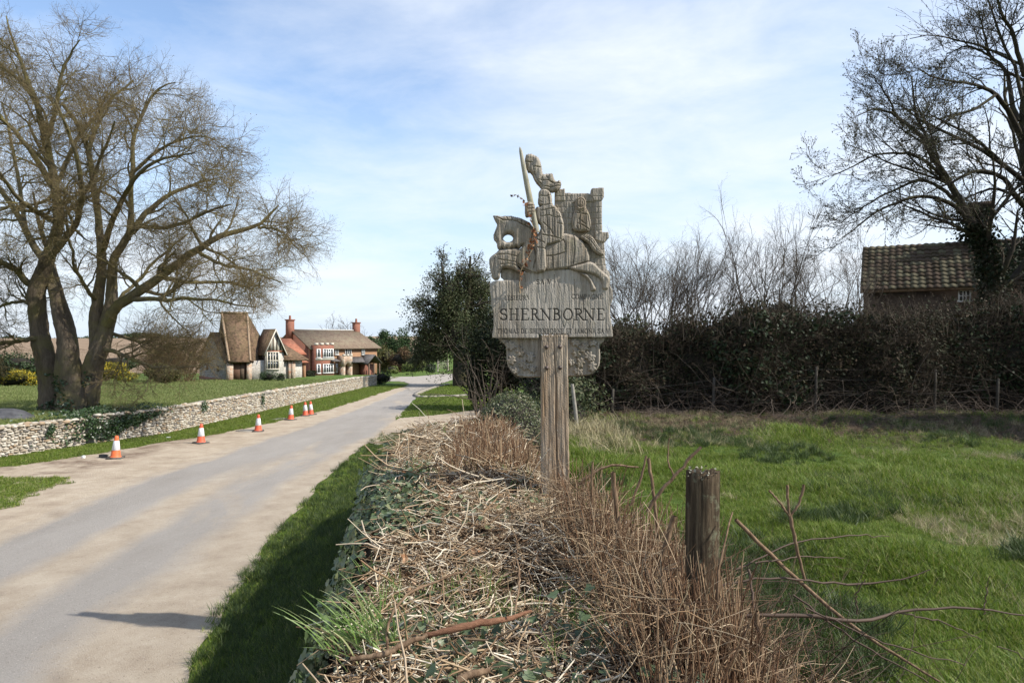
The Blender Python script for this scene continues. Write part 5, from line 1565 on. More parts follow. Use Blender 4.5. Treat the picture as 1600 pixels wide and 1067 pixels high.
# ---------------------------------------------------------------- big bare tree on the lawn
rt_ = np.random.default_rng(101)
LT = 20.0
tree = empty('bare_tree', (at(110, 650, LT)[0], LT, float(ground(at(110, 650, LT)[0], LT))), 'huge spreading bare tree with several ivy-footed trunks behind the flint wall', 'tree')
gz0 = 690
trunks = [
    [(78, gz0, 0.1, 26), (78, 640, 0.1, 22), (79, 600, 0.1, 21), (72, 565, 0.1, 21), (64, 530, 0.1, 20), (58, 495, 0.1, 18), (56, 455, 0.0, 17), (66, 425, 0.0, 16), (78, 395, 0, 15)],
    [(118, gz0, -0.2, 42), (116, 645, -0.2, 34), (112, 605, -0.2, 30), (108, 570, -0.2, 25), (103, 540, -0.2, 19), (96, 515, -0.2, 14), (88, 480, -0.1, 11), (80, 445, 0.2, 10), (72, 415, 0.4, 9)],
    [(128, 660, 0.0, 34), (136, 610, 0.0, 26), (146, 575, 0.0, 22), (158, 540, 0.0, 19), (166, 510, 0.1, 17), (172, 480, 0.2, 14), (174, 450, 0.3, 11), (176, 410, 0.3, 10)],
    [(150, 545, 0.1, 14), (149, 510, 0.2, 13), (153, 470, 0.3, 12), (158, 430, 0.5, 10.5), (158, 395, 0.6, 9), (155, 360, 0.8, 8)],
    [(112, 560, 0.4, 14), (112, 525, 0.6, 11), (104, 490, 0.9, 9), (96, 465, 1.1, 8), (86, 430, 1.3, 7), (74, 390, 1.5, 5.5), (60, 345, 1.8, 4), (52, 300, 2.0, 2)],
]
Tp, Tr = limbs_px(trunks, LT, 40); Tr = Tr * 0.68
Tp[:, 1:-1] += 0.3 * Tr[:, 1:-1, None] * np.sin(np.arange(38)[None, :, None] * 0.55 + rt_.uniform(0, 6, (len(trunks), 1, 3))) * 0.35
limbs = [
    # right hand limbs
    [(166, 508, 0.0, 12), (185, 480, -0.1, 11), (205, 467, -0.2, 11), (254, 434, -0.3, 9), (312, 395, -0.4, 7.5), (341, 377, -0.4, 6.5), (380, 365, -0.3, 5), (408, 354, -0.2, 3.6), (425, 338, -0.2, 2.5), (436, 326, -0.2, 1.4)],
    [(404, 356, -0.2, 3.2), (430, 357, -0.4, 2.5), (452, 368, -0.5, 1.8), (466, 383, -0.6, 1.0)],
    [(176, 412, 0.3, 9), (195, 382, 0.4, 8), (220, 352, 0.6, 6.5), (245, 325, 0.8, 5.5), (275, 300, 1.0, 4.2), (310, 285, 1.2, 3), (345, 275, 1.3, 1.4)],
    [(200, 376, 0.4, 6), (207, 330, 0.3, 5.5), (210, 270, 0.2, 5), (215, 222, 0.2, 4.2), (239, 172, 0.3, 3.2), (262, 142, 0.3, 2), (285, 135, 0.3, 1.0)],
    [(210, 268, 0.2, 4), (240, 240, -0.3, 3.4), (280, 222, -0.7, 2.6), (320, 214, -0.9, 1.6), (345, 222, -1.0, 0.9)],
    [(155, 360, 0.8, 7.5), (150, 300, 0.8, 6.5), (140, 240, 0.7, 5.5), (120, 190, 0.6, 4.5), (100, 165, 0.5, 3.5)],
    [(140, 240, 0.7, 4.5), (155, 190, 1.2, 3.8), (175, 150, 1.6, 3), (205, 125, 1.9, 1.8)],
    [(158, 395, 0.6, 7), (180, 330, -0.8, 5.5), (200, 290, -1.6, 4.5), (250, 250, -2.4, 3.2), (300, 235, -3.0, 1.6)],
    # left and centre
    [(78, 395, 0, 13), (92, 350, 0.1, 11), (88, 290, 0.2, 9), (72, 220, 0.2, 7), (55, 160, 0.1, 5.5), (40, 120, 0.1, 4), (20, 70, 0.0, 2.4), (10, 30, 0, 1.2)],
    [(72, 220, 0.2, 5), (90, 140, -0.3, 4), (95, 110, -0.4, 3.2), (110, 80, -0.5, 2.2), (125, 55, -0.6, 1.2)],
    [(72, 415, 0.4, 8), (40, 360, 0.8, 6.5), (10, 310, 1.2, 5.5), (-40, 250, 1.6, 4), (-90, 200, 2, 2.5)],
    [(88, 300, 0.2, 7), (50, 240, -0.6, 5.5), (0, 190, -1.2, 4), (-50, 150, -1.8, 2.4)],
    [(58, 450, 0.0, 8), (20, 420, -0.5, 6.5), (-30, 400, -1.0, 5), (-90, 390, -1.5, 3)],
    [(66, 530, 0, 6), (20, 535, -0.4, 4.5), (-40, 540, -0.8, 3.5)],
    [(80, 400, 0, 8), (120, 340, -1.2, 6), (125, 270, -2.0, 5), (110, 200, -2.6, 3.6), (90, 150, -3, 2)],
    [(92, 350, 0.1, 7), (60, 330, -2.0, 5.5), (30, 300, -3.2, 4), (0, 260, -4.2, 2.5)],
    # low drooping limbs on the right
    [(160, 545, -0.1, 5), (200, 560, -0.6, 4), (240, 572, -1.0, 3), (290, 575, -1.2, 1.8), (320, 570, -1.3, 1)],
    [(170, 520, 0.1, 4.5), (205, 535, 0.6, 3.6), (250, 545, 1.2, 2.6), (300, 540, 1.6, 1.4)],
    [(205, 467, -0.2, 6), (250, 470, -1.0, 4.8), (300, 465, -1.8, 3.6), (350, 470, -2.4, 2.4), (400, 480, -2.8, 1.2)],
    [(254, 434, -0.3, 5.5), (300, 440, 0.8, 4.2), (350, 440, 1.6, 3), (400, 452, 2.2, 1.6)],
    [(312, 395, -0.4, 4.5), (350, 410, -1.2, 3.4), (400, 420, -1.8, 2.4), (450, 440, -2.2, 1.2)],
    [(220, 352, 0.6, 5), (270, 350, -0.6, 4), (320, 330, -1.4, 3), (360, 318, -2.0, 1.6)],
    [(88, 290, 0.2, 5), (120, 225, 1.4, 4), (150, 180, 2.2, 3), (165, 150, 2.8, 1.5)],
    [(55, 160, 0.1, 4), (20, 120, 0.9, 3), (-20, 90, 1.6, 1.6)],
    [(40, 360, 0.8, 5), (30, 290, 1.8, 4), (15, 220, 2.6, 3), (5, 160, 3.2, 1.6)],
    [(92, 350, 0.1, 5), (135, 300, -0.8, 4), (165, 240, -1.6, 3), (185, 190, -2.2, 1.6)],
    [(153, 470, 0.3, 4.5), (120, 430, -1.0, 3.6), (105, 385, -1.8, 2.6), (100, 340, -2.4, 1.4)],
    [(172, 480, 0.2, 4.5), (215, 440, 1.4, 3.6), (255, 400, 2.4, 2.6), (290, 370, 3.2, 1.4)],
    [(60, 480, 0.1, 5), (25, 470, 1.0, 3.8), (-20, 480, 1.8, 2.6)],
]
Lp, Lr = limbs_px(limbs, LT, 18); Lr = Lr * 0.72
Lp[:, 1:] += np.cumsum(rt_.normal(0, 0.018, Lp[:, 1:].shape), 1)
lv = tree_levels(Lp, Lr, [
    dict(n=11, t0=0.18, t1=1.0, ang=0.85, ratio=0.34, K=9, wander=0.20, trop=(0, 0, 0.02), rr=0.50, minlen=0.8),
    dict(n=9, t0=0.2, t1=1.0, ang=0.85, ratio=0.45, K=6, wander=0.24, trop=(0, 0, -0.01), rr=0.5, minlen=0.5),
], rt_)
lv[2] = (lv[2][0], np.maximum(lv[2][1], 0.006))
tv_, tq_ = tubes(Tp, Tr, 20)
nrm_ = (tv_.reshape(len(trunks), 40, 20, 3) - Tp[:, :, None]); nrm_ = nrm_ / (np.linalg.norm(nrm_, axis=3, keepdims=True) + 1e-9)
aa_ = np.arange(20)[None, None, :] * 2 * PI / 20; ss_ = np.arange(40)[None, :, None]
bmp = 0.10 * np.sin(aa_ * 3 + ss_ * 0.16) + 0.07 * np.sin(aa_ * 5 - ss_ * 0.23 + 1) + 0.05 * rt_.normal(size=(len(trunks), 40, 20))
tv_ = (tv_.reshape(len(trunks), 40, 20, 3) + nrm_ * (bmp * Tr[:, :, None])[..., None]).reshape(-1, 3)
obj('trunk', tv_, tq_, M_bark, tree, True)
tube_obj('limbs', [lv[0], lv[1]], [9, 6], M_limb, tree)
tube_obj('boughs', [lv[2]], [4], M_limb, tree, False)
# fine twig sprays, thousands of them, carried on the boughs
M_bud = leafmat('ochre_buds', [(0.15, 0.11, 0.05), (0.20, 0.16, 0.06), (0.18, 0.125, 0.06)], 0.8, 0.1, 0.2, True)
def spray_proto(rng, mat, budmat, L=0.85, r0=0.008, n1=7, n2=3, buds=12, bud=0.032, name='twig_spray_proto'):
    P, R = walk(np.zeros((1, 3)), np.array([[0, 0, 1.0]]), np.array([L]), np.array([r0]), 5, 0.16, (0, 0, 0), rng, 0.4)
    a = branch(P, R, n1, 0.12, 1.0, 0.8, 0.55, 3, 0.22, (0, 0, 0.0), 0.65, rng)
    b = branch(*a, n2, 0.2, 1.0, 0.7, 0.6, 2, 0.2, (0, 0, 0.0), 0.75, rng)
    mb = MB(); mb.tubes(P, R, 3); mb.tubes(*a, 3); mb.tubes(*b, 3)
    nq = sum(len(q) for q in mb.Q)
    e = np.concatenate([b[0][:, -1], a[0][:, -1]]); e = e[rng.choice(len(e), min(buds, len(e)), replace=False)]
    V, T3 = leaf_quads(e, rng.uniform(0.7, 1.3, len(e)) * bud, rng)
    mb.add(V, None, T3)
    me = mesh(name, np.concatenate(mb.V), [np.concatenate(mb.Q), np.concatenate(mb.T)], [mat, budmat])
    mi = np.zeros(len(me.polygons), np.int32); mi[nq:] = 1
    me.polygons.foreach_set('material_index', mi)
    return bpy.data.objects.new(name, me)
def spray_points(P, per, rng, ang=0.6, t0=0.2, down=0.0):
    N, K, _ = P.shape
    t = rng.uniform(t0, 1, (N, per)); t[:, 0] = 0.999
    f = t * (K - 1); i = np.minimum(f.astype(int), K - 2); u = (f - i)[..., None]
    rows = np.arange(N)[:, None]
    pos = P[rows, i] * (1 - u) + P[rows, i + 1] * u
    tan = P[rows, i + 1] - P[rows, i]; tan = tan / (np.linalg.norm(tan, axis=2, keepdims=True) + 1e-9)
    d = tan + rng.normal(size=tan.shape) * ang + [0, 0, -down]
    d = (d / np.linalg.norm(d, axis=2, keepdims=True)).reshape(-1, 3)
    th = np.arccos(np.clip(d[:, 2], -1, 1)); ph = np.arctan2(d[:, 1], d[:, 0])
    return pos.reshape(-1, 3), np.stack([np.zeros(len(d)), th, ph], -1)
M_twig_i = leafmat('lichened_fine_twig', [(0.10, 0.075, 0.045), (0.165, 0.125, 0.065), (0.195, 0.155, 0.07), (0.125, 0.09, 0.06)], 0.9, 0.1, 0, True)
sp_pr = [spray_proto(np.random.default_rng(900 + i), M_twig_i, M_bud) for i in range(7)]
p1_, e1_ = spray_points(lv[2][0], 2, rt_, 0.5)
p2_, e2_ = spray_points(lv[1][0], 4, rt_, 0.7, 0.15)
p3_, e3_ = spray_points(lv[0][0], 9, rt_, 0.9, 0.25)
pp = np.concatenate([p1_, p2_, p3_]); ee = np.concatenate([e1_, e2_, e3_])
o = scatter('crown', pp, ee, rt_.uniform(0.45, 0.95, len(pp)), sp_pr, tree); o['kind'] = 'stuff'
# ivy at the foot
r_ = np.random.default_rng(55)
n = 3800
f_ = r_.integers(0, 3, n); kk = r_.uniform(0, 1, n) ** 1.5 * 14
i0 = kk.astype(int)
pc = Tp[f_, i0] + (Tp[f_, i0 + 1] - Tp[f_, i0]) * (kk - i0)[:, None]
aa = r_.uniform(-PI, 0, n) * 1.1
rr_ = Tr[f_, i0] * r_.uniform(1.0, 1.15, n)
pp = pc + np.stack([rr_ * np.cos(aa), rr_ * np.sin(aa), np.zeros(n)], -1)
okk = vnoise(pp[:, 0] * 4, pp[:, 2] * 4, 66, 3) > -0.1 + 0.35 * (pp[:, 2] - 0.5)
V, T3 = leaf_quads(pp[okk], r_.uniform(0.05, 0.10, okk.sum()), r_, 0.2, 0.8, 0.2, np.stack([np.cos(aa), np.sin(aa), 0 * aa], -1)[okk])
obj('ivy', V, T3, M_ivy, tree)

# ---------------------------------------------------------------- tree over the farmhouse on the right
RT = 23.0
rr2 = np.random.default_rng(202)
rtree = empty('budding_tree', at(1560, 590, RT), 'dark budding tree arching over the brown pantiled house', 'tree')
limbs = [
    [(1568, 640, 0, 24), (1562, 560, 0, 22), (1552, 480, 0, 20), (1540, 410, 0, 16), (1520, 360, 0, 11), (1508, 340, 0, 9.5), (1494, 314, 0, 8.5), (1478, 285, 0, 7.5), (1456, 254, 0, 6.5), (1442, 225, 0, 5.5), (1411, 198, -.2, 4.2), (1384, 180, -.4, 3), (1352, 180, -.6, 1.8), (1335, 190, -.7, 1)],
    [(1508, 340, 0, 6.5), (1490, 322, -.4, 5.5), (1465, 310, -.7, 4.8), (1438, 304, -1, 4.2), (1397, 314, -1.4, 3.2), (1352, 337, -1.8, 2.2), (1314, 368, -2, 1.2)],
    [(1494, 314, 0, 5), (1465, 292, .5, 4.4), (1438, 285, .8, 3.8), (1397, 299, 1.2, 2.8), (1341, 332, 1.6, 1.6), (1310, 352, 1.8, 1)],
    [(1478, 285, 0, 4.6), (1438, 249, -.5, 3.8), (1397, 241, -.9, 3), (1364, 245, -1.2, 2.2), (1325, 263, -1.5, 1.5), (1300, 274, -1.6, .9)],
    [(1456, 254, 0, 4.2), (1440, 200, .6, 3.4), (1425, 160, 1, 2.6), (1420, 120, 1.2, 1.4)],
    [(1411, 198, -.2, 3), (1390, 150, -.6, 2.2), (1375, 120, -.8, 1.2)],
    # tall stem at the picture edge
    [(1640, 640, .6, 26), (1635, 480, .6, 22), (1622, 350, .6, 18), (1605, 260, .6, 15), (1597, 190, .6, 12), (1600, 120, .7, 9), (1612, 50, .8, 6), (1620, -30, .8, 4), (1615, -90, .8, 2)],
    [(1612, 335, .6, 8), (1584, 303, .3, 6.5), (1566, 278, 0, 5.5), (1544, 267, -.2, 4.8), (1510, 269, -.5, 4), (1483, 283, -.8, 3), (1450, 300, -1, 1.6)],
    [(1584, 303, .3, 4), (1555, 296, .8, 3.2), (1521, 303, 1.2, 2.4), (1490, 320, 1.5, 1.2)],
    [(1600, 225, .6, 8), (1573, 170, .3, 6), (1555, 148, 0, 5), (1532, 135, -.3, 4), (1495, 128, -.7, 3), (1455, 120, -1, 1.6), (1430, 110, -1.2, .9)],
    [(1590, 190, .6, 6.5), (1577, 144, .8, 5.2), (1571, 112, 1, 4.4), (1550, 90, 1.2, 3.5), (1544, 67, 1.3, 2.8), (1535, 34, 1.4, 1.6), (1528, 5, 1.4, .9)],
    [(1555, 148, 0, 4), (1520, 170, -.6, 3.2), (1480, 185, -1.2, 2.4), (1440, 205, -1.6, 1.2)],
    [(1560, 250, .2, 4.5), (1520, 215, -.6, 3.6), (1480, 190, -1.2, 2.6), (1450, 170, -1.6, 1.3)],
    [(1600, 120, .7, 6), (1580, 60, .3, 4.5), (1560, 20, 0, 3.2), (1545, -30, -.2, 1.6)],
    [(1550, 90, 1.2, 3), (1510, 75, 1.5, 2.3), (1475, 85, 1.8, 1.2)],
    [(1612, 50, .8, 4.5), (1650, -10, .4, 3), (1690, -60, 0, 1.5)],
    [(1622, 350, .6, 8), (1680, 280, 0, 6), (1730, 200, -.6, 4), (1760, 120, -1, 2)],
    [(1605, 260, .6, 7), (1660, 200, 1.4, 5), (1700, 130, 2, 3)],
]
Lp, Lr = limbs_px(limbs, RT, 18); Lr = Lr * 0.62
Lp[:, 1:] += np.cumsum(rr2.normal(0, 0.018, Lp[:, 1:].shape), 1)
lv = tree_levels(Lp, Lr, [
    dict(n=11, t0=0.25, t1=1.0, ang=0.75, ratio=0.36, K=8, wander=0.14, trop=(-0.02, 0, 0.045), rr=0.45, minlen=1.2),
    dict(n=9, t0=0.15, t1=1.0, ang=0.7, ratio=0.5, K=6, wander=0.14, trop=(-0.01, 0, 0.05), rr=0.55, minlen=0.6),
    dict(n=6, t0=0.2, t1=1.0, ang=0.6, ratio=0.55, K=4, wander=0.16, trop=(0, 0, 0.06), rr=0.65, minlen=0.25),
], rr2)
for i, mn in ((1, 0.008), (2, 0.0055), (3, 0.0042)): lv[i] = (lv[i][0], np.maximum(lv[i][1], mn))
M_bark_d = bark('dark_tree_bark', (0.035, 0.03, 0.024), (0.085, 0.07, 0.052), (0.07, 0.065, 0.03))
tube_obj('trunk', [lv[0]], [9], M_bark_d, rtree)
tube_obj('limbs', [lv[1]], [5], M_bark_d, rtree)
tube_obj('twigs', [lv[2], lv[3]], [3, 3], M_twig_d, rtree, False)
e = lv[3][0]
ends = np.concatenate([e[:, -1], e[:, 2], e[:, 1][::2]])
V, T3 = leaf_quads(ends + rr2.normal(0, 0.02, ends.shape), rr2.uniform(0.04, 0.08, len(ends)), rr2, 0.5, 0.5)
obj('crown', V, T3, leafmat('opening_leaf_buds', [(0.05, 0.055, 0.025), (0.085, 0.09, 0.04), (0.06, 0.05, 0.03)], 0.6, 0.2, 0.2), rtree)
# ivy round the stems
n = 9000
ti = rr2.choice([0, 6], n, p=[0.6, 0.4]); kk = rr2.uniform(0, 8.5, n); i0 = kk.astype(int)
pc = Lp[ti, i0] + (Lp[ti, i0 + 1] - Lp[ti, i0]) * (kk - i0)[:, None]
dd = rr2.normal(size=(n, 3)); dd /= np.linalg.norm(dd, axis=1, keepdims=True)
pp = pc + dd * (Lr[ti, i0] * rr2.uniform(0.9, 1.8, n) + rr2.uniform(0, 0.35, n) * (1 - kk / 10))[:, None]
V, T3 = leaf_quads(pp, rr2.uniform(0.08, 0.15, n), rr2, 0.2, 0.8, 0.2)
obj('ivy', V, T3, M_dark, rtree)
# ivy on the farmhouse chimney and its right half
ca, ct = fh.px(1531, 318, FW / 2)
n = 5200
P1 = np.array([fh.p(ca + a_, FW / 2 - 0.5 + b_, z_) for a_, b_, z_ in zip(rr2.normal(-0.25, 0.35, 1400), rr2.normal(0, 0.18, 1400), ct - 0.3 - rr2.uniform(0, 1.0, 1400) ** 1.3 * 1.5)])
aa = fh.px(1520, 440)[0] + rr2.uniform(0, 1, 3800) ** 0.8 * 4.5
tt = rr2.uniform(0, 1, 3800)
P2 = np.array([fh.p(a_, -0.3 + t_ * (FW / 2 + .3) - 0.12, fez + t_ * (frz - fez) + 0.12) if s_ else fh.p(a_, -0.35, fez - t_ * 3.0) for a_, t_, s_ in zip(aa, tt, rr2.uniform(0, 1, 3800) < 0.55)])
fiv = empty('house_ivy', fh.p(8, -0.4, -2.5), 'dark ivy smothering the chimney and right half of the brown house', 'ivy')
V, T3 = leaf_quads(np.concatenate([P1, P2]), rr2.uniform(0.10, 0.20, 5200), rr2, 0.2, 0.8, 0.2)
obj('leaves', V, T3, M_dark, fiv)

# ---------------------------------------------------------------- generic bushes
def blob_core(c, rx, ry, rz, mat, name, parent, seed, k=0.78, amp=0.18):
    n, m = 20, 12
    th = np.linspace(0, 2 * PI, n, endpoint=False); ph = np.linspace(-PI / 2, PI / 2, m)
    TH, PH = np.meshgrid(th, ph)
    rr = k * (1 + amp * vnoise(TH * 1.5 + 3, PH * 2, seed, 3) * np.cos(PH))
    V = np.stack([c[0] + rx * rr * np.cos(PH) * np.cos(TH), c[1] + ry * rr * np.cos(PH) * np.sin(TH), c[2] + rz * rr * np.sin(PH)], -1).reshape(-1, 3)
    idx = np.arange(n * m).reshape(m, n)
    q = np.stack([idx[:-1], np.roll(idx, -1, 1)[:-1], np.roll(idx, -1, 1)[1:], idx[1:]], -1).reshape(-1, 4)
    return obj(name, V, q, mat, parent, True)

def bush(name, label, cat, c, r, n, size, mat, seed, group=None, lumps=9, core=True, zmin=None, flat=0.0, parent=None, pname='foliage', stems=0, stem_mat=None):
    rng = np.random.default_rng(seed)
    c = np.asarray(c, float); r = np.asarray(r, float)
    root = parent or empty(name, (c[0], c[1], c[2] - r[2]), label, cat, group)
    # lumps on an ellipsoid, leaves on the lumps
    d = rng.normal(size=(lumps, 3)); d /= np.linalg.norm(d, axis=1, keepdims=True)
    lc = c + d * r * rng.uniform(0.35, 0.72, (lumps, 1)); lr = rng.uniform(0.34, 0.58, lumps)
    li = rng.integers(0, lumps, n)
    v = rng.normal(size=(n, 3)); v /= np.linalg.norm(v, axis=1, keepdims=True)
    p = lc[li] + v * r * (lr[li] * rng.uniform(0.45, 1.08, n) ** 0.7)[:, None]
    if zmin is not None: p[:, 2] = np.maximum(p[:, 2], zmin + rng.uniform(0, 0.1, n))
    V, T3 = leaf_quads(p, rng.uniform(0.7, 1.3, n) * size, rng, 0.4, 0.6, 0.25, v)
    obj(pname, V, T3, mat, root)
    if core: blob_core(c, *r, M_core_d, 'shade_core', root, seed, 0.5)  # solid dark lump painted as the shade among the leaves
    if stems:
        st = np.tile(c - [0, 0, r[2]], (stems, 1)) + rng.normal(0, 0.25, (stems, 3)) * r * [1, 1, 0]
        dr = rng.normal(size=(stems, 3)) * [0.6, 0.6, 0.1] + [0, 0, 1]
        dr /= np.linalg.norm(dr, axis=1, keepdims=True)
        P, R = walk(st, dr, rng.uniform(1.2, 1.9, stems) * r[2], np.full(stems, 0.03), 7, 0.15, (0, 0, 0), rng)
        P2, R2 = branch(P, R, 6, 0.3, 1, 0.7, 0.4, 4, 0.2, (0, 0, 0.05), 0.6, rng)
        tube_obj('stems', [(P, R), (P2, np.maximum(R2, 0.008))], [4, 3], stem_mat or M_twig_g, root)
    return root

SHRUB_PR = {}
def bare_shrub(name, label, px0, px1, pytop, pybase, Y, n, seed, mat, group=None, r0=0.016, arch=0.0, cat='shrub', lev=(8, 5), minr=(0.005, 0.0035), spread=0.55, wander=0.10):
    rng = np.random.default_rng(seed)
    c = at((px0 + px1) / 2, pybase, Y)
    root = empty(name, c, label, cat, group)
    w = (px1 - px0) / F * Y
    H = (pybase - pytop) / F * Y
    b = c + np.stack([rng.uniform(-0.36, 0.36, n) * w, rng.normal(0, 0.35, n), np.zeros(n)], -1)
    d = np.stack([(b[:, 0] - c[0]) / w * spread * 2 + rng.normal(0, 0.16, n), rng.normal(0, 0.2, n), np.ones(n)], -1)
    d /= np.linalg.norm(d, axis=1, keepdims=True)
    P, R = walk(b, d, H * rng.uniform(0.5, 0.90, n), rng.uniform(0.5, 1.2, n) * r0, 9, wander, (arch, 0, -0.01), rng, 0.2)
    l1 = branch(P, R, lev[0], 0.2, 1.0, 0.5, 0.42, 6, 0.12, (0, 0, 0.04), 0.55, rng, 0.3)
    l1 = (l1[0], np.maximum(l1[1], minr[0]))
    tube_obj('stems', [(P, R)], [5], mat, root)
    tube_obj('branches', [l1], [3], mat, root, False)
    pos, eul = spray_points(l1[0], 3, rng, 0.3, 0.25)
    k_ = Y / 18.0
    key = (mat.name, round(k_, 1))
    if key not in SHRUB_PR:
        SHRUB_PR[key] = [spray_proto(np.random.default_rng(970 + i), mat, mat, 0.62 * min(k_, 2.2), minr[1] * 1.25, 5, 2, 4, 0.02 * k_) for i in range(4)]
    o = scatter('twigs', pos, eul, rng.uniform(0.5, 1.1, len(pos)), SHRUB_PR[key], root); o['kind'] = 'stuff'
    return root

# ---------------------------------------------------------------- evergreen tree by the bend
MT = 45.0
r3 = np.random.default_rng(303)
mt = empty('evergreen_tree', (at(722, 603, MT)[0], MT, float(base(MT))), 'round dark evergreen tree on the mound at the road bend', 'tree')
trk = [[(722, 618, 0, 15), (720, 590, 0, 13), (719, 560, 0, 11), (716, 520, 0, 8), (714, 470, 0, 5), (716, 420, 0, 2.5)]]
for a_, b_ in ((655, 520), (665, 470), (690, 410), (735, 400), (765, 440), (780, 490), (775, 540), (660, 560), (700, 440), (745, 430)):
    dy = r3.uniform(-2.5, 2.5)
    trk.append([(718, 560 - r3.uniform(0, 40), 0, 6), ((718 + a_) / 2 + r3.normal(0, 5), (540 + b_) / 2 - 8, dy * .5, 4), (a_, b_, dy, 1.4)])
Mp, Mr = limbs_px(trk, MT, 12)
lvm = tree_levels(Mp, Mr, [
    dict(n=12, t0=0.3, t1=1.0, ang=0.85, ratio=0.36, K=7, wander=0.18, trop=(0, 0, 0.03), rr=0.5, minlen=0.9),
    dict(n=8, t0=0.2, t1=1.0, ang=0.8, ratio=0.45, K=5, wander=0.2, trop=(0, 0, 0.03), rr=0.55, minlen=0.5),
    dict(n=4, t0=0.2, t1=1.0, ang=0.7, ratio=0.5, K=4, wander=0.2, trop=(0, 0, 0.05), rr=0.7, minlen=0.35)], r3)
for i, mn in ((1, .02), (2, .013), (3, .009)): lvm[i] = (lvm[i][0], np.maximum(lvm[i][1], mn))
tube_obj('trunk', [lvm[0]], [8], M_bark_d, mt)
tube_obj('twigs', lvm[1:], [4, 3, 3], M_twig_d, mt, False)
pts = np.concatenate([lvm[3][0][:, 1:].reshape(-1, 3), lvm[2][0][:, 2:].reshape(-1, 3)])
low = 1 - ss(4.3, 7.6, pts[:, 2])
pts = pts[r3.uniform(0, 1, len(pts)) < 0.25 + 0.75 * low]
pts = np.concatenate([pts + r3.normal(0, 0.14, pts.shape), pts + r3.normal(0, 0.22, pts.shape)])
if len(pts) > 34000: pts = pts[r3.choice(len(pts), 34000, replace=False)]
v = r3.normal(size=(9000, 3)); v /= np.linalg.norm(v, axis=1, keepdims=True)
lob = at(716, 520, MT) + np.stack([r3.normal(0, 1.1, 40), r3.normal(0, 1.0, 40), r3.normal(-0.2, 1.1, 40)], -1)
pts = np.concatenate([pts, lob[r3.integers(0, 40, 9000)] + v * r3.uniform(0.5, 1.15, (9000, 1))])
dl_ = r3.normal(size=(46, 3)); dl_ /= np.linalg.norm(dl_, axis=1, keepdims=True)
lob2 = at(715, 500, MT) + dl_ * np.array([2.35, 2.2, 3.1]) * r3.uniform(0.75, 1.0, (46, 1))
v = r3.normal(size=(13000, 3)); v /= np.linalg.norm(v, axis=1, keepdims=True)
q2 = lob2[r3.integers(0, 46, 13000)] + v * r3.uniform(0.25, 0.85, (13000, 1))
pts = np.concatenate([pts, q2[q2[:, 2] > 0.9]])
V, T3 = leaf_quads(pts, r3.uniform(0.07, 0.16, len(pts)), r3, 0.4, 0.6)
obj('crown', V, T3, M_ever, mt)
blob_core(at(716, 525, MT), 1.6, 1.5, 1.7, M_core_d, 'shade_core', mt, 8, 0.7)

# thicket of ivy-hung stems beyond the drive
th = bush('ivy_thicket', 'dark ivy-hung thicket left of the sign beyond the drive', 'thicket', at(795, 565, 27) + [0, 0.5, 0.1], (1.75, 1.5, 2.3), 12000, 0.13, M_dark, 61, lumps=16, stems=26)
th2 = bush('ivy_thicket', None, None, at(742, 585, 27), (0.45, 0.5, 1.6), 2600, 0.11, M_dark, 62, lumps=7, core=False, parent=th, pname='hanging_ivy')
rng = np.random.default_rng(63)
b = np.stack([rng.uniform(-1.7, 0.2, 16), rng.uniform(24.5, 26, 16), np.full(16, -0.4)], -1)
P, R = walk(b, np.tile([[0.05, 0, 1.0]], (16, 1)) + rng.normal(0, 0.22, (16, 3)), rng.uniform(1.2, 2.6, 16), rng.uniform(0.015, 0.04, 16), 8, 0.12, (0, 0, 0), rng)
tube_obj('pale_stems', [(P, R)], [5], M_twig_g, th)

# ---------------------------------------------------------------- long dark hedge at the back of the field
def hedge_front(x): return 14.9 + 0.25 * np.sin(x * 0.7) + 0.2 * np.sin(x * 1.9 + 1)
def hedge_h(x): return 0.9 + 1.25 * ss(0.4, 2.4, x) - 0.12 + 0.34 * vnoise(x * 1.4, x * 0, 71, 4) + 0.25 * ss(7, 13, x)
rh_ = np.random.default_rng(71)
hed = empty('field_hedge', (7, 15.8, 0.8), 'tall dark overgrown hedge across the back of the field', 'hedge')
xs = np.linspace(0.9, 18, 90); hh = hedge_h(xs)
secs = []
for x, h in zip(xs, hh):
    f0 = hedge_front(x)
    prof = [(0.35, 0.0), (0.22, 0.45), (0.30, h * 0.6), (0.5, h * 0.88), (0.9, h * 0.95), (1.5, h * 0.9), (1.8, h * 0.5), (1.8, 0)]
    secs.append([[x, f0 + a_, 0.75 + b_] for a_, b_ in prof])
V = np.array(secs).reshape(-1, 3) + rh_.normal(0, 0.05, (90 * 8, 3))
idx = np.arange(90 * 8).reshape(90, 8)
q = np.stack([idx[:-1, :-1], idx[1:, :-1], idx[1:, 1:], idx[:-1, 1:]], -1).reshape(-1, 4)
obj('shade_core', V, q, M_core_d, hed)  # solid dark core, blocks light inside the hedge
n = 46000
x = rh_.uniform(0.9, 17.5, n); t = rh_.uniform(0, 1, n)
hx = hedge_h(x)
front = rh_.uniform(0, 1, n) < 0.72
lump = 0.22 * vnoise(x * 2.6, t * 5, 73, 3)
z = np.where(front, hx * (t ** 0.8), hx * (0.93 + 0.10 * rh_.normal(size=n)))
y = hedge_front(x) + np.where(front, 0.12 + 0.32 * (z / hx) ** 3 - lump + rh_.normal(0, 0.08, n), 0.35 + 1.4 * t)
keepm = rh_.uniform(0, 1, n) < np.where(front, 0.25 + 0.75 * ss(0.1, 0.8, z), 1)
pp = np.stack([x, y, 0.78 + z], -1)[keepm]
V, T3 = leaf_quads(pp, rh_.uniform(0.05, 0.105, len(pp)), rh_, 0.3, 0.6, 0.25, np.tile([[0, -0.4, 0.4]], (len(pp), 1)))
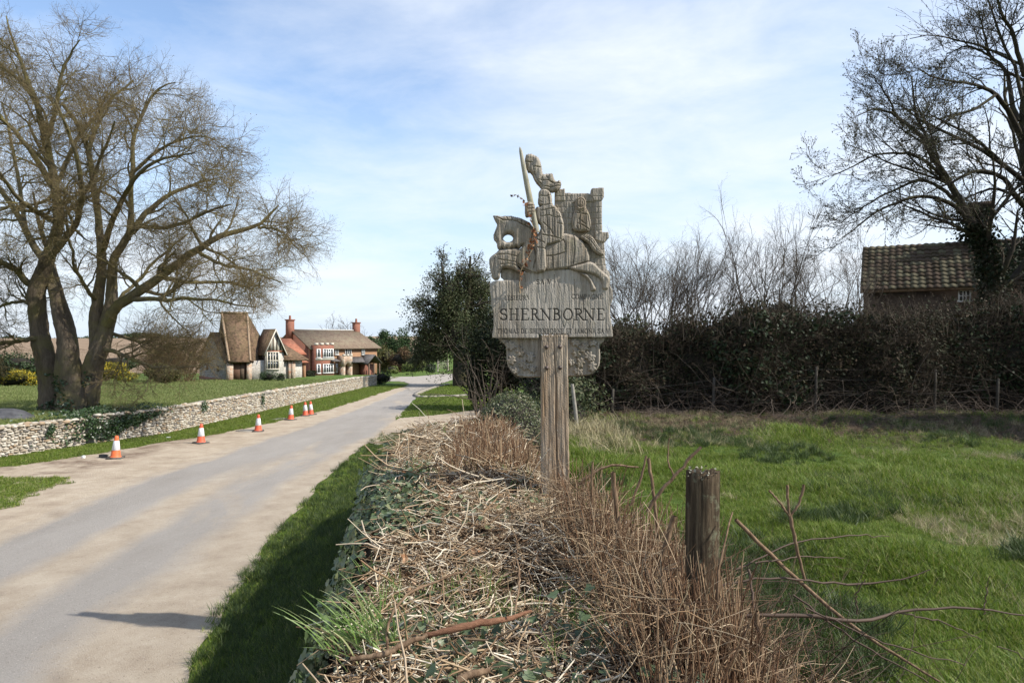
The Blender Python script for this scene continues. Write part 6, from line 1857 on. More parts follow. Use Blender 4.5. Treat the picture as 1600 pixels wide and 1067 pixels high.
obj('foliage', V, T3, leafmat('mixed_hedge_leaf', [(0.012, 0.017, 0.007), (0.022, 0.030, 0.011), (0.032, 0.036, 0.014), (0.045, 0.032, 0.017), (0.07, 0.045, 0.025), (0.03, 0.04, 0.016)], 0.7, 0.2, 0.1), hed)
spr = [spray_proto(np.random.default_rng(950 + i), M_twig_hb, M_twig_hb, 0.7, 0.006, 8, 3, 6, 0.03) for i in range(4)]
n = 2600
x = rh_.uniform(0.9, 17.5, n); t = rh_.uniform(0, 1, n); hx = hedge_h(x)
pz = np.where(t < 0.6, hx * rh_.uniform(0.05, 0.9, n), hx * rh_.uniform(0.82, 0.98, n))
py2 = hedge_front(x) + np.where(t < 0.6, rh_.uniform(0.1, 0.4, n), rh_.uniform(0.2, 1.5, n))
dd = rh_.normal(size=(n, 3)) * 0.5 + np.where(t[:, None] < 0.6, [[0, -0.7, 0.35]], [[0, -0.1, 1.0]])
dd /= np.linalg.norm(dd, axis=1, keepdims=True)
o = scatter('twigs', np.stack([x, py2, 0.78 + pz], -1), np.stack([np.zeros(n), np.arccos(dd[:, 2]), np.arctan2(dd[:, 1], dd[:, 0])], -1), rh_.uniform(0.5, 1.1, n), spr, hed); o['kind'] = 'stuff'
n = 14000     # ivy-green patches
x = rh_.uniform(1.0, 17.3, n); t = rh_.uniform(0.1, 1, n); hx = hedge_h(x)
pm = vnoise(x * 1.3, t * 3.5, 79, 3) > 0.25
z = hx * t
y = hedge_front(x) + 0.05 + 0.3 * t ** 3 - 0.18 * vnoise(x * 2.6, t * 5, 73, 3) + rh_.normal(0, 0.06, n)
pp = np.stack([x, y, 0.8 + z], -1)[pm]
V, T3 = leaf_quads(pp, rh_.uniform(0.06, 0.11, len(pp)), rh_, 0.3, 0.8, 0.25, np.tile([[0, -0.4, 0.4]], (len(pp), 1)))
obj('ivy_patches', V, T3, leafmat('hedge_ivy_green', [(0.014, 0.026, 0.009), (0.026, 0.045, 0.015), (0.04, 0.06, 0.022)], 0.55, 0.3, 0.1), hed)
# protruding shoots and stems
n = 900
x = rh_.uniform(1.0, 17.5, n); b = np.stack([x, hedge_front(x) + rh_.uniform(0.0, 1.2, n), 0.8 + hedge_h(x) * rh_.uniform(0.75, 0.95, n)], -1)
P, R = walk(b, rh_.normal(size=(n, 3)) * [0.35, 0.3, 0.2] + [0, -0.1, 0.9], rh_.uniform(0.2, 0.7, n), rh_.uniform(0.004, 0.009, n), 5, 0.15, (0, 0, 0), rh_)
n2 = 620
x = rh_.uniform(1.0, 17.5, n2); b = np.stack([x, hedge_front(x) + rh_.uniform(-0.1, 0.2, n2), 0.78 + rh_.uniform(0, 0.5, n2)], -1)
P3, R3 = walk(b, rh_.normal(size=(n2, 3)) * [0.8, 0.35, 0.3] + [0, -0.15, 0.6], rh_.uniform(0.4, 1.6, n2), rh_.uniform(0.004, 0.011, n2), 8, 0.16, (0, -0.01, -0.05), rh_)
tube_obj('stems', [(P, R), (P3, R3)], [3, 4], M_twig_g, hed)
# fallen bramble tangle at its foot
n = 1100
x = rh_.uniform(2.2, 17, n); b = np.stack([x, hedge_front(x) - rh_.uniform(0.0, 1.3, n) ** 1.3, np.full(n, 0.8)], -1)
P, R = walk(b, rh_.normal(size=(n, 3)) * [1, 0.6, 0.25] + [0, 0, 0.35], rh_.uniform(0.3, 1.1, n), rh_.uniform(0.003, 0.007, n), 8, 0.22, (0, 0, -0.10), rh_)
P[:, :, 2] = np.maximum(P[:, :, 2], 0.79)
o = tube_obj('bramble_tangle', [(P, R)], [3], leafmat('dead_bramble', [(0.06, 0.045, 0.035), (0.13, 0.10, 0.08), (0.20, 0.16, 0.125)], 0.9, 0.1, 0), None)
tag(o, 'dead grey brambles heaped along the foot of the field hedge', None, None, 'stuff')

bare_shrub('bare_shrub', 'bushy bare shrub just right of the carved castle', 955, 1075, 376, 520, 17.5, 34, 81, M_twig_g, 'bare shrubs rising above the hedge')
bare_shrub('bare_shrub', 'arching bare shrub in the middle of the field hedge', 1030, 1150, 362, 530, 17.8, 26, 82, M_twig_g, 'bare shrubs rising above the hedge', arch=0.03)
bare_shrub('bare_shrub', 'tallest fan of bare stems above the field hedge', 1150, 1262, 322, 530, 17.6, 22, 83, M_twig_g, 'bare shrubs rising above the hedge', r0=0.022)
bare_shrub('bare_shrub', 'thin bare shrub beside the brown house gable', 1268, 1345, 345, 530, 18.4, 13, 84, M_twig_g, 'bare shrubs rising above the hedge', r0=0.020)
bare_shrub('bare_shrub', 'low twiggy bare shrub half hidden behind the name board', 905, 985, 398, 530, 19, 18, 85, M_twig_g, 'bare shrubs rising above the hedge')
bush('holly_bush', 'dark holly standing out of the hedge below the tall bare stems', 'bush', at(1205, 505, 16.4), (0.7, 0.6, 0.55), 3600, 0.085, M_dark, 86, lumps=12)
bush('holly_bush', 'dark evergreen lump of hedge right of the name board', 'bush', at(975, 530, 16.2), (0.75, 0.6, 0.6), 3200, 0.08, M_ever, 87, lumps=12)

# ---------------------------------------------------------------- rounded green hedge behind the sign post
hp = bush('clipped_hedge', 'rounded small-leaved green hedge left of the sign post', 'hedge', (0.0, 10.0, 0.66), (0.64, 1.1, 1.0), 12000, 0.034, leafmat('small_hedge_leaf', [(0.04, 0.055, 0.02), (0.07, 0.09, 0.032), (0.11, 0.125, 0.05), (0.17, 0.16, 0.08)], 0.45, 0.4, 0.2), 91, lumps=60, core=False)
blob_core((0.0, 10.0, 0.66), 0.63, 1.08, 0.98, M_core_d, 'shade_core', hp, 92, 0.90, 0.03)
rr9 = np.random.default_rng(93); n = 16000
v = rr9.normal(size=(n, 3)); v /= np.linalg.norm(v, axis=1, keepdims=True); v = v[(v[:, 2] > -0.3) & (v[:, 1] < 0.6)]
V, T3 = leaf_quads(np.array([0.0, 10.0, 0.66]) + v * np.array([0.64, 1.1, 1.0]) * rr9.uniform(0.90, 0.99, (len(v), 1)), rr9.uniform(0.022, 0.04, len(v)), rr9, 0.4, 0.6, 0.25, v)
obj('outer_leaves', V, T3, leafmat('hedge_leaf', [(0.04, 0.055, 0.02), (0.075, 0.095, 0.035), (0.12, 0.13, 0.055), (0.19, 0.17, 0.10)], 0.45, 0.4, 0.2), hp)

bush('ivy_mound', 'dark ivy mound directly behind the sign post', 'bush', (1.0, 13.6, 0.75), (0.95, 1.3, 1.0), 5200, 0.07, M_ever, 95, lumps=18)
bush('thorn_bush', 'dark thorn bush hidden behind the name board', 'bush', (1.6, 18.2, 1.6), (1.3, 1.2, 1.6), 4200, 0.10, M_dark, 96, lumps=14, stems=10)
bush('thorn_bush', 'dark thorn bush between the ivy thicket and the sign post', 'bush', (1.5, 22.5, 1.5), (1.5, 1.4, 1.9), 4200, 0.11, M_dark, 97, lumps=14, stems=10)
# ---------------------------------------------------------------- garden and distance
M_shrub = leafmat('garden_shrub_leaf', [(0.02, 0.035, 0.012), (0.035, 0.06, 0.02), (0.055, 0.08, 0.03)], 0.5, 0.3, 0.15)
M_fors = leafmat('yellow_forsythia_bloom', [(0.36, 0.27, 0.02), (0.48, 0.36, 0.03), (0.22, 0.19, 0.03), (0.10, 0.11, 0.03), (0.14, 0.14, 0.03)], 0.6, 0.2, 0.3)
M_olive = leafmat('olive_shrub_leaf', [(0.07, 0.075, 0.025), (0.11, 0.11, 0.035), (0.14, 0.12, 0.05)], 0.6, 0.2, 0.2)
M_brownb = leafmat('russet_bare_shrub', [(0.10, 0.06, 0.035), (0.15, 0.095, 0.055), (0.12, 0.09, 0.045)], 0.8, 0.1, 0.1)
M_conif = leafmat('conifer_green', [(0.02, 0.04, 0.014), (0.035, 0.065, 0.02), (0.055, 0.09, 0.03)], 0.6, 0.2, 0.1)
M_limeg = leafmat('yellow_green_leaf', [(0.10, 0.13, 0.03), (0.15, 0.18, 0.05), (0.20, 0.22, 0.08)], 0.6, 0.2, 0.25)
bush('forsythia', 'yellow forsythia left of the big bare trunks', 'bush', at(12, 592, 43), (2.6, 1.0, 0.75), 5000, 0.13, M_fors, 111, 'forsythia in bloom at the lawn edge', lumps=12)
bush('forsythia', 'yellow forsythia right of the big bare trunks', 'bush', at(165, 583, 44), (2.0, 0.9, 0.75), 4600, 0.13, M_fors, 112, 'forsythia in bloom at the lawn edge', lumps=12)
bush('laurel', 'green laurel behind the left forsythia', 'bush', at(30, 572, 46), (2.4, 1.2, 1.1), 3600, 0.16, M_shrub, 113, 'green shrubs along the lawn edge')
bush('laurel', 'green laurel above the right forsythia', 'bush', at(180, 568, 47), (1.9, 1.2, 0.8), 3200, 0.16, M_shrub, 114, 'green shrubs along the lawn edge')
bush('laurel', 'olive shrub between forsythia and brown thicket', 'bush', at(258, 580, 48), (1.7, 1.0, 0.8), 2800, 0.15, M_olive, 115, 'green shrubs along the lawn edge')
bush('yew_bush', 'nearly black yew at the far left of the lawn', 'bush', at(-12, 572, 36), (0.95, 0.9, 1.1), 3000, 0.12, M_dark, 116)
bare_shrub('brown_thicket', 'tall brown bare thicket crowding the cottage gable', 250, 310, 520, 600, 54, 30, 117, M_brownb, r0=0.04, minr=(0.016, 0.010), cat='shrub', lev=(7, 5))
bare_shrub('brown_thicket', 'low russet bare shrub left of the cottage thicket', 225, 280, 552, 602, 52, 30, 118, M_brownb, r0=0.03, minr=(0.014, 0.009), lev=(6, 4))
bush('box_bush', 'broad clipped bush under the cottage window', 'bush', at(419, 589, 55.5), (0.85, 0.6, 0.5), 1500, 0.09, M_shrub, 119, 'bushes in front of the houses')
bush('box_bush', 'smaller clipped bush right of the cottage window', 'bush', at(439, 590, 55.8), (0.6, 0.5, 0.38), 1100, 0.09, M_shrub, 120, 'bushes in front of the houses')
bush('box_bush', 'dark bush below the drainpipe of the brick house', 'bush', at(487, 585, 70), (0.8, 0.7, 0.55), 1100, 0.12, M_dark, 121, 'bushes in front of the houses')
bush('round_bush', 'round dark bush at the end of the flint wall', 'bush', at(596, 590, 47.5), (0.75, 0.65, 0.52), 2200, 0.08, M_dark, 122)
# trees behind the house
def conifer(px, pt, pb, Y, wpx, label, seed, mat=M_conif, cat='tree'):
    b, t = at(px, pb, Y), at(px, pt, Y)
    rng = np.random.default_rng(seed)
    root = empty('distant_tree', b, label, cat, 'trees behind the brick house')
    w = wpx / F * Y / 2; H = t[2] - b[2]
    n = 5200
    L_n = 26
    lu = rng.uniform(0.08, 0.95, L_n); la = rng.uniform(0, 2 * PI, L_n)
    lrad = w * np.sin(PI * np.clip(lu * 0.8 + 0.12, 0, 1)) ** 0.7 * rng.uniform(0.3, 0.85, L_n)
    lc = b + np.stack([lrad * np.cos(la), lrad * np.sin(la), lu * H], -1)
    ls = rng.uniform(0.28, 0.5, L_n) * w
    li = rng.integers(0, L_n, n)
    v = rng.normal(size=(n, 3)); v /= np.linalg.norm(v, axis=1, keepdims=True)
    p = lc[li] + v * (ls[li] * rng.uniform(0.4, 1.1, n))[:, None] * [1, 1, 1.2]
    V, T3 = leaf_quads(p, rng.uniform(0.16, 0.36, n), rng, 0.4, 0.6, 0.25, v)
    obj('crown', V, T3, mat, root)
    P = np.array([[b, (b + t) / 2, t - [0, 0, 0.3]]]); V, Q = tubes(P, np.array([[0.25, 0.15, 0.03]]), 7)
    obj('trunk', V, Q, M_bark_d, root, True)
conifer(584, 527, 592, 112, 34, 'dark tree touching the right end of the brick house roof', 131)
conifer(603, 519, 592, 118, 42, 'green tree second right of the brick house', 132)
conifer(624, 515, 592, 116, 46, 'bright green round tree between house and evergreen', 133)
conifer(648, 519, 592, 120, 46, 'green tree half hidden behind the evergreen crown', 134)
bush('russet_shrub', 'russet shrub in front of the distant green trees', 'bush', at(627, 562, 96), (2.2, 1.5, 1.9), 2600, 0.24, M_brownb, 141)
bush('olive_shrub', 'olive shrub beside the veranda of the brick house', 'bush', at(603, 560, 98), (1.9, 1.5, 2.0), 2400, 0.24, M_olive, 142)
for i, (px_, py_, w, h, m_, lb) in enumerate([(612, 577, 1.1, .6, M_limeg, 'pale green low shrub left in the verge by the junction'), (636, 575, .9, .8, M_limeg, 'pale leafy shrub in the middle of the junction verge'), (655, 571, 1.0, 1.0, M_limeg, 'tall yellow green shrub on the junction verge'), (672, 574, .9, .7, M_shrub, 'dark green shrub right on the junction verge')]):
    bush('verge_shrub', lb, 'bush', at(px_, py_, 84), (w, .8, h), 1000, 0.17, m_, 150 + i, 'shrubs on the verge by the junction', lumps=7)
bush('dark_shrub', 'dark shrub filling the shade left of the evergreen trunk', 'bush', at(668, 556, 92), (2.4, 1.5, 1.6), 2600, 0.24, M_dark, 158)
bare_shrub('winter_tree', 'faint bare tree showing above the brick house ridge', 520, 560, 494, 560, 122, 9, 160, M_twig_g, r0=0.09, minr=(0.03, 0.02), cat='tree', spread=0.9)
# far trees along the brow of the ploughed hill
rq = np.random.default_rng(170)
ft = bush('hill_copse', 'dark copse on the brow of the ploughed hill', 'copse', at(222, 527, 300), (9, 4, 2.4), 2600, 0.9, M_shrub, 171, lumps=10, core=False)
n = 2600
px_ = rq.uniform(-150, 300, n)
pp = np.array([at(p, 531 - abs(rq.normal(0, 2.0)) - 2 * math.sin(p * 0.05), 306 + rq.uniform(0, 6)) for p in px_])
V, T3 = leaf_quads(pp, rq.uniform(0.6, 1.2, n), rq, 0.3, 0.7)
o = obj('far_treeline', V, T3, M_shrub); tag(o, 'thin far line of trees along the hill horizon', None, None, 'stuff')

# unseen evergreens added past the right edge to shade the field hedge
def shade_tree(x, y, H, w, label, seed):
    rng = np.random.default_rng(seed)
    z0 = float(ground(x, y))
    root = empty('added_shade_tree', (x, y, z0), label, 'tree', 'unseen evergreens added to shade the field hedge')
    n = 15000
    u = rng.uniform(0.0, 1, n); a = rng.uniform(0, 2 * PI, n)
    env = w * np.clip(np.sin(PI * np.clip(u * 0.86 + 0.14, 0, 1)) ** 0.6, 0.05, 1) * (1 + 0.25 * vnoise(a * 2, u * 6, seed, 3))
    r = env * np.sqrt(rng.uniform(0.15, 1, n))
    p = np.stack([x + r * np.cos(a), y + r * np.sin(a), z0 + 0.3 + u * (H - 0.3)], -1)
    V, T3 = leaf_quads(p, rng.uniform(0.25, 0.45, n), rng, 0.4, 0.7)
    obj('crown', V, T3, M_dark, root)
    P = np.array([[[x, y, z0 - .2], [x + .1, y, z0 + H * .4], [x, y, z0 + H * .9]]]); V, Q = tubes(P, np.array([[0.35, 0.25, 0.05]]), 9)
    obj('trunk', V, Q, M_bark_d, root, True)
shade_tree(15.5, 10.6, 9.0, 1.9, 'nearest unseen evergreen added to shade the field hedge', 501)
shade_tree(18.8, 10.0, 12.0, 2.1, 'middle unseen evergreen added to shade the field hedge', 502)
shade_tree(22.6, 9.2, 15.5, 2.2, 'tallest unseen evergreen added to shade the field hedge', 503)
# ================================================================ cut hedge in the foreground
r6 = np.random.default_rng(606)
def HL(y): return I(y, [0.5, 1.5, 2.5, 3.7, 5.1, 6.9, 9.0, 9.8], [-0.62, -0.66, -0.70, -0.85, -1.10, -1.38, -1.35, -1.1])
def HR(y): return I(y, [0.5, 2.5, 3.5, 5, 7, 9.8], [1.2, 1.10, 1.05, 0.80, 0.5, 0.3])
def HT(x, y):
    """height of the flailed hedge top"""
    u = (x - HL(y)) / (HR(y) - HL(y))
    top = 1.25 + 0.035 * vnoise(x * 5, y * 5, 62, 3) + 0.05 * vnoise(x * 1.7, y * 1.7, 63, 2)
    top = top - 0.06 * ss(7.5, 9.6, y) - 0.09 * np.exp(-((x - 0.3) / 0.45) ** 2 - ((y - 4.7) / 0.7) ** 2)
    g = 0.80
    z = g + (top - g) * (1 - ss(0.68, 1.02, u))
    return np.where(u < 0.10, z - 0.16 * (1 - np.clip(u / 0.10, 0, 1)) ** 2, z)
ch = empty('flailed_hedge', (0, 4.5, 0.6), 'flailed low hedge of dry cut stems and ivy below the sign', 'hedge')
ys = np.arange(0.6, 9.81, 0.1)
us = np.linspace(0, 1.03, 34)
secs = []
for y in ys:
    l, r_ = float(HL(y)), float(HR(y))
    g = float(ground(l - 0.2, y))
    row = [[l - 0.10, y, g - 0.1], [l - 0.13, y, g + 0.25], [l - 0.10, y, 0.75], [l - 0.04, y, 1.0]]
    for u in us:
        x = l + u * (r_ - l)
        row.append([x, y, float(HT(x, y)) - 0.035])
    row.append([r_ + 0.1, y, 0.6])
    secs.append(row)
m_ = len(secs[0])
V = np.array(secs); V[:, 1:-1] += r6.normal(0, 0.012, V[:, 1:-1].shape)
idx = np.arange(len(ys) * m_).reshape(len(ys), m_)
q = np.stack([idx[:-1, :-1], idx[:-1, 1:], idx[1:, 1:], idx[1:, :-1]], -1).reshape(-1, 4)
Vf = V.reshape(-1, 3)
mb = MB(); mb.add(Vf, q)
mb.add(np.r_[V[-1], [[HR(9.8), 9.8, 0.4], [HL(9.8), 9.8, -0.2]]], None, [[i, m_ + 1, i + 1] for i in range(m_ - 1)])
k = NT('dark_hedge_litter')
k.col(k.ramp(k.noise(22, 8, 0.8), [(0.3, (0.02, 0.014, 0.009)), (0.55, (0.055, 0.036, 0.022)), (0.72, (0.12, 0.08, 0.05))])); k.rough(0.95, 0.1)
k.bump(k.noise(45, 8, 0.8), 1.0, 0.03)
mb.build('litter_core', k.m, ch, True)

M_straw = leafmat('bleached_dry_stem', [(0.065, 0.038, 0.02), (0.17, 0.105, 0.056), (0.36, 0.26, 0.155), (0.23, 0.145, 0.08), (0.53, 0.435, 0.295), (0.66, 0.585, 0.45), (0.32, 0.22, 0.13)], 0.7, 0.25, 0)
M_red = leafmat('reddish_dry_stem', [(0.06, 0.032, 0.018), (0.13, 0.07, 0.038), (0.23, 0.13, 0.072), (0.42, 0.31, 0.19), (0.10, 0.06, 0.035), (0.20, 0.115, 0.065)], 0.75, 0.2, 0)
M_cross = leafmat('mixed_dry_stem', [(0.06, 0.035, 0.02), (0.15, 0.09, 0.05), (0.30, 0.20, 0.115), (0.48, 0.38, 0.25), (0.12, 0.07, 0.04), (0.22, 0.14, 0.08)], 0.75, 0.2, 0)
M_pith = simple('split_woody_stalk', (0.085, 0.05, 0.03), (0.27, 0.185, 0.115), 60, 0.9, 0.1, stretch=(1, 1, 0.25), bump=(150, 0.9, 0.004))
M_bram = leafmat('dark_bramble_stem', [(0.045, 0.03, 0.022), (0.075, 0.05, 0.035), (0.12, 0.075, 0.05)], 0.7, 0.25, 0)

def hedge_pts(n, ylo, yhi, ulo, uhi, power=1.0):
    y = np.exp(r6.uniform(math.log(ylo), math.log(yhi), n))
    u = ulo + (uhi - ulo) * r6.uniform(0, 1, n) ** power
    x = HL(y) + u * (HR(y) - HL(y))
    return x, y
def ivy_patch(x, y): return vnoise(x * 2.3 + 1, y * 1.6, 640, 3) + 1.2 * ss(3.6, 4.6, y) * (1 - ss(6.6, 7.6, y)) * (1 - ss(0.12, 0.5, (x - HL(y)) / (HR(y) - HL(y)))) - 0.42
# lying straw, several sizes
mbs = MB()
for n, l0, l1, ra, rb, lift in ((12500, 0.04, 0.13, 0.0014, 0.0030, 0.03), (6500, 0.08, 0.22, 0.0018, 0.0042, 0.045), (1500, 0.12, 0.34, 0.0028, 0.0060, 0.055)):
    x, y = hedge_pts(n, 1.5, 9.5, 0.06, 0.92)
    sc_ = np.clip(0.55 + 0.14 * y, 0.8, 1.5)
    kp = r6.uniform(0, 1, n) > np.clip(ivy_patch(x, y), 0, 0.75)
    x, y, sc_ = x[kp], y[kp], sc_[kp]; n = len(x)
    az = r6.uniform(0, 2 * PI, n)
    d = np.stack([np.cos(az), np.sin(az), r6.normal(0.02, 0.14, n)], -1)
    P, R = walk(np.stack([x, y, HT(x, y) + r6.uniform(-0.03, lift, n)], -1), d, r6.uniform(l0, l1, n) * sc_, r6.uniform(ra, rb, n) * np.clip(0.7 + 0.1 * y, 0.9, 1.4), 4, 0.28, (0, 0, -0.03), r6, 0.6)
    P[:, :, 2] = np.maximum(P[:, :, 2], HT(P[:, :, 0], P[:, :, 1]) - 0.03)
    mbs.tubes(P, R, 4 if ra > 0.002 else 3)
o = mbs.build('dry_stems', M_straw, ch); o['kind'] = 'stuff'
# standing reddish stems: behind (zone A) and right of the post (zone B)
mbs = MB()
def stand(n, x, y, z, h0, h1, ra, rb, tilt, K=5, wander=0.06, bx=0.0):
    d = np.stack([r6.normal(bx, tilt, n), r6.normal(0, tilt, n), np.ones(n)], -1)
    d /= np.linalg.norm(d, axis=1, keepdims=True)
    P, R = walk(np.stack([x, y, z], -1), d, r6.uniform(h0, h1, n), r6.uniform(ra, rb, n), K, wander, (0, 0, 0), r6, 0.55)
    mbs.tubes(P, R, 4)
    return P, R
n = 2100
y = 9.0 - 3.4 * r6.uniform(0, 1, n) ** 0.75; x = r6.uniform(-0.68, 0.34, n) * np.interp(y, [5, 9.6], [0.8, 1.0])
stand(n, x, y, HT(x, y) - 0.06, 0.08, 0.32, 0.0018, 0.0048, 0.20)
n = 1050
y = r6.uniform(2.35, 4.4, n); u = r6.uniform(0.64, 1.04, n); x = HL(y) + u * (HR(y) - HL(y))
stand(n, x, y, HT(x, y) - 0.06, 0.10, 0.44, 0.0016, 0.0048, 0.26, bx=-0.05)
n = 420
y = r6.uniform(5.35, 6.6, n); x = r6.uniform(-0.3, 0.5, n)
stand(n, x, y, HT(x, y) - 0.06, 0.06, 0.17, 0.0014, 0.0035, 0.35)
n = 560
y = r6.uniform(1.95, 2.6, n); x = r6.uniform(0.42, 0.92, n)
stand(n, x, y, np.minimum(HT(x, y), 1.25) - 0.06, 0.14, 0.44, 0.0015, 0.0042, 0.26)
n = 620
y = r6.uniform(3.0, 4.3, n); x = r6.uniform(0.28, 0.98, n)
x = np.maximum(x, 0.42 + 0.05 * r6.normal(size=n))
stand(n, x, y, np.maximum(HT(x, y), 1.0) - 0.06, 0.22, 0.58, 0.0016, 0.0036, 0.22)
n = 200
y = r6.uniform(2.25, 2.46, n); x = r6.uniform(0.56, 0.80, n)
stand(n, x, y, np.full(n, 1.18), 0.22, 0.50, 0.0014, 0.0034, 0.16)
o = mbs.build('standing_stems', M_red, ch); o['kind'] = 'stuff'
# pale crossing straws among the standing stems on the right
mbs = MB()
n = 3200
y = r6.uniform(2.0, 4.4, n); u = r6.uniform(0.58, 1.08, n); x = HL(y) + u * (HR(y) - HL(y))
d = r6.normal(size=(n, 3)) * [0.7, 0.6, 0.45] + [0, 0, 0.35]
P, R = walk(np.stack([x, y, HT(x, y) + r6.uniform(-0.03, 0.32, n)], -1), d, r6.uniform(0.08, 0.34, n), r6.uniform(0.0011, 0.0025, n), 5, 0.10, (0, 0, -0.05), r6, 0.6)
mbs.tubes(P, R, 3)
o = mbs.build('crossing_stems', M_cross, ch); o['kind'] = 'stuff'
# stout broken stalks and brambles, each placed
def stick(name, pts, mat, sides=7, K=14, jit=0.0016):
    P = np.array([at(a, b, c) for a, b, c, d in pts]); R = np.array([d * c / F for a, b, c, d in pts])
    p, r = resample(P, R, K)
    p[1:-1] += r6.normal(0, jit, p[1:-1].shape); r = r * (1 + 0.05 * r6.normal(size=K))
    V, Q = tubes(p[None], np.maximum(r, 0.0008)[None], sides)
    return obj(name, V, Q, mat, ch, True)
for pts in ([(1012, 800, 3.2, 3.2), (1030, 772, 3.2, 3), (1062, 735, 3.2, 2.6), (1096, 698, 3.2, 2.4)], [(985, 985, 2.9, 4.5), (1012, 925, 2.9, 4.4), (1036, 865, 2.9, 4.2), (1054, 806, 2.9, 4.6)],
            [(970, 870, 3.3, 4.4), (964, 800, 3.3, 4.3), (958, 738, 3.3, 4)], [(1030, 850, 3.4, 2.8), (1022, 780, 3.4, 2.6), (1013, 716, 3.4, 2.8)], [(1052, 742, 3.5, 1.3), (1045, 725, 3.5, 1.3), (1046, 684, 3.5, 0.9)],
            [(985, 790, 3.8, 2.2), (1002, 745, 3.8, 2.0), (1010, 712, 3.8, 1.6)], [(925, 860, 3.6, 2.2), (924, 800, 3.6, 2.0), (926, 722, 3.6, 1.8)], [(900, 760, 3.9, 2.2), (950, 728, 3.9, 2), (998, 730, 3.9, 1.4)]):
    stick('woody_stalk', pts, M_pith)
for pts in ([(1258, 905, 2.9, 2.4), (1244, 850, 2.9, 2.6), (1235, 806, 2.9, 3.0)], [(1235, 808, 2.9, 2.0), (1222, 790, 2.9, 1.8), (1202, 766, 2.9, 1.5)], [(1235, 808, 2.9, 2.2), (1232, 785, 2.9, 2), (1230, 758, 2.9, 2.2)], [(1236, 806, 2.9, 2.0), (1250, 785, 2.9, 2), (1256, 757, 2.9, 2.2)],
            [(1150, 812, 3.0, 3.0), (1200, 862, 3.0, 3.4), (1262, 920, 2.95, 3.2), (1342, 985, 2.8, 2.6), (1470, 1066, 2.6, 1.6)], [(1130, 990, 2.6, 4.6), (1125, 930, 2.6, 4.2), (1119, 870, 2.6, 3.8)],
            [(1105, 1066, 2.3, 3.6), (1118, 985, 2.35, 3.4), (1125, 880, 2.4, 2.0), (1145, 800, 2.5, 1.2)], [(1190, 1040, 2.4, 5), (1186, 985, 2.4, 4.8), (1182, 955, 2.4, 4.4)], [(1085, 1010, 2.4, 5), (1078, 960, 2.4, 6), (1072, 925, 2.4, 5)]):
    stick('broken_stalk', pts, M_pith)
for pts in ([(1090, 925, 2.9, 1.6), (1178, 906, 2.9, 1.8), (1350, 912, 3.0, 1.6), (1410, 905, 3.0, 1.2), (1454, 890, 3.0, 0.7)], [(1150, 965, 2.7, 3.0), (1260, 962, 2.7, 3.2), (1346, 972, 2.7, 2.6), (1400, 958, 2.8, 2.2), (1450, 951, 2.8, 2.0), (1520, 952, 2.8, 1.6), (1640, 968, 2.8, 1.0)],
            [(1150, 890, 3.0, 1.4), (1240, 850, 3.1, 1.3), (1330, 836, 3.2, 1.0), (1390, 838, 3.3, 0.6)], [(1180, 880, 2.9, 1.2), (1260, 870, 3.0, 1.1), (1320, 872, 3.1, 0.6)], [(1240, 930, 2.8, 1.6), (1350, 1010, 2.6, 1.4), (1440, 1060, 2.5, 1.0), (1480, 1090, 2.5, 0.8)],
            [(1260, 950, 2.7, 1.4), (1400, 1010, 2.6, 1.2), (1510, 1040, 2.6, 0.8)], [(1170, 890, 2.8, 2.0), (1180, 960, 2.7, 1.8), (1190, 1066, 2.6, 1.6)], [(1340, 960, 2.8, 1.2), (1340, 930, 2.8, 1.1), (1352, 905, 2.8, 0.8)], [(1538, 960, 2.8, 1.0), (1542, 930, 2.8, 0.9), (1548, 900, 2.8, 0.6)],
            [(1400, 956, 2.8, 1.3), (1470, 972, 2.8, 1.1), (1535, 1000, 2.8, 0.7)], [(1560, 1010, 2.6, 0.9), (1590, 1020, 2.6, 0.7), (1610, 1040, 2.6, 0.6)]):
    stick('bramble_stem', pts, M_bram, 6, 18, 0.003)
# random bramble wands leaning out over the field
n = 420
y = r6.uniform(2.1, 4.0, n); x = HL(y) + r6.uniform(0.72, 1.08, n) * (HR(y) - HL(y))
d = np.stack([r6.normal(0.45, 0.5, n), r6.normal(0, 0.4, n), r6.uniform(0.05, 0.8, n)], -1); d /= np.linalg.norm(d, axis=1, keepdims=True)
P, R = walk(np.stack([x, y, np.full(n, 0.84)], -1), d, r6.uniform(0.2, 0.85, n), r6.uniform(0.0012, 0.0032, n), 9, 0.13, (0.02, 0, -0.045), r6, 0.35)
P2, R2 = branch(P, R, 3, 0.3, 0.95, 0.7, 0.4, 5, 0.15, (0, 0, 0), 0.6, r6)
o = tube_obj('bramble_wands', [(P, R), (P2, np.maximum(R2, 0.0007))], [4, 3], M_bram, ch); o['kind'] = 'stuff'
# big flattened bark-like stalk near the camera
stick('fallen_stalk', [(665, 992, 2.35, 3), (700, 985, 2.35, 5), (745, 974, 2.38, 6), (790, 968, 2.42, 4.5), (830, 955, 2.5, 2)], simple('red_brown_stalk', (0.13, 0.06, 0.034), (0.27, 0.14, 0.08), 50, 0.85, stretch=(0.3, 3, 3), bump=(120, 0.9, 0.006)))
stick('fallen_stalk', [(548, 1030, 2.25, 3.5), (600, 1022, 2.25, 5), (640, 1003, 2.28, 4.5), (668, 992, 2.3, 3)], M_pith)
stick('fallen_stalk', [(606, 1030, 2.3, 2.4), (605, 980, 2.35, 2.3), (625, 940, 2.4, 2.2), (665, 915, 2.5, 2.0), (730, 890, 2.6, 1.6)], M_pith)
stick('fallen_stalk', [(805, 955, 2.4, 1.6), (812, 905, 2.5, 1.8), (808, 875, 2.6, 1.4)], M_pith)
stick('fallen_stalk', [(715, 1064, 2.1, 6), (742, 1052, 2.12, 6.5), (765, 1048, 2.14, 4)], M_pith)

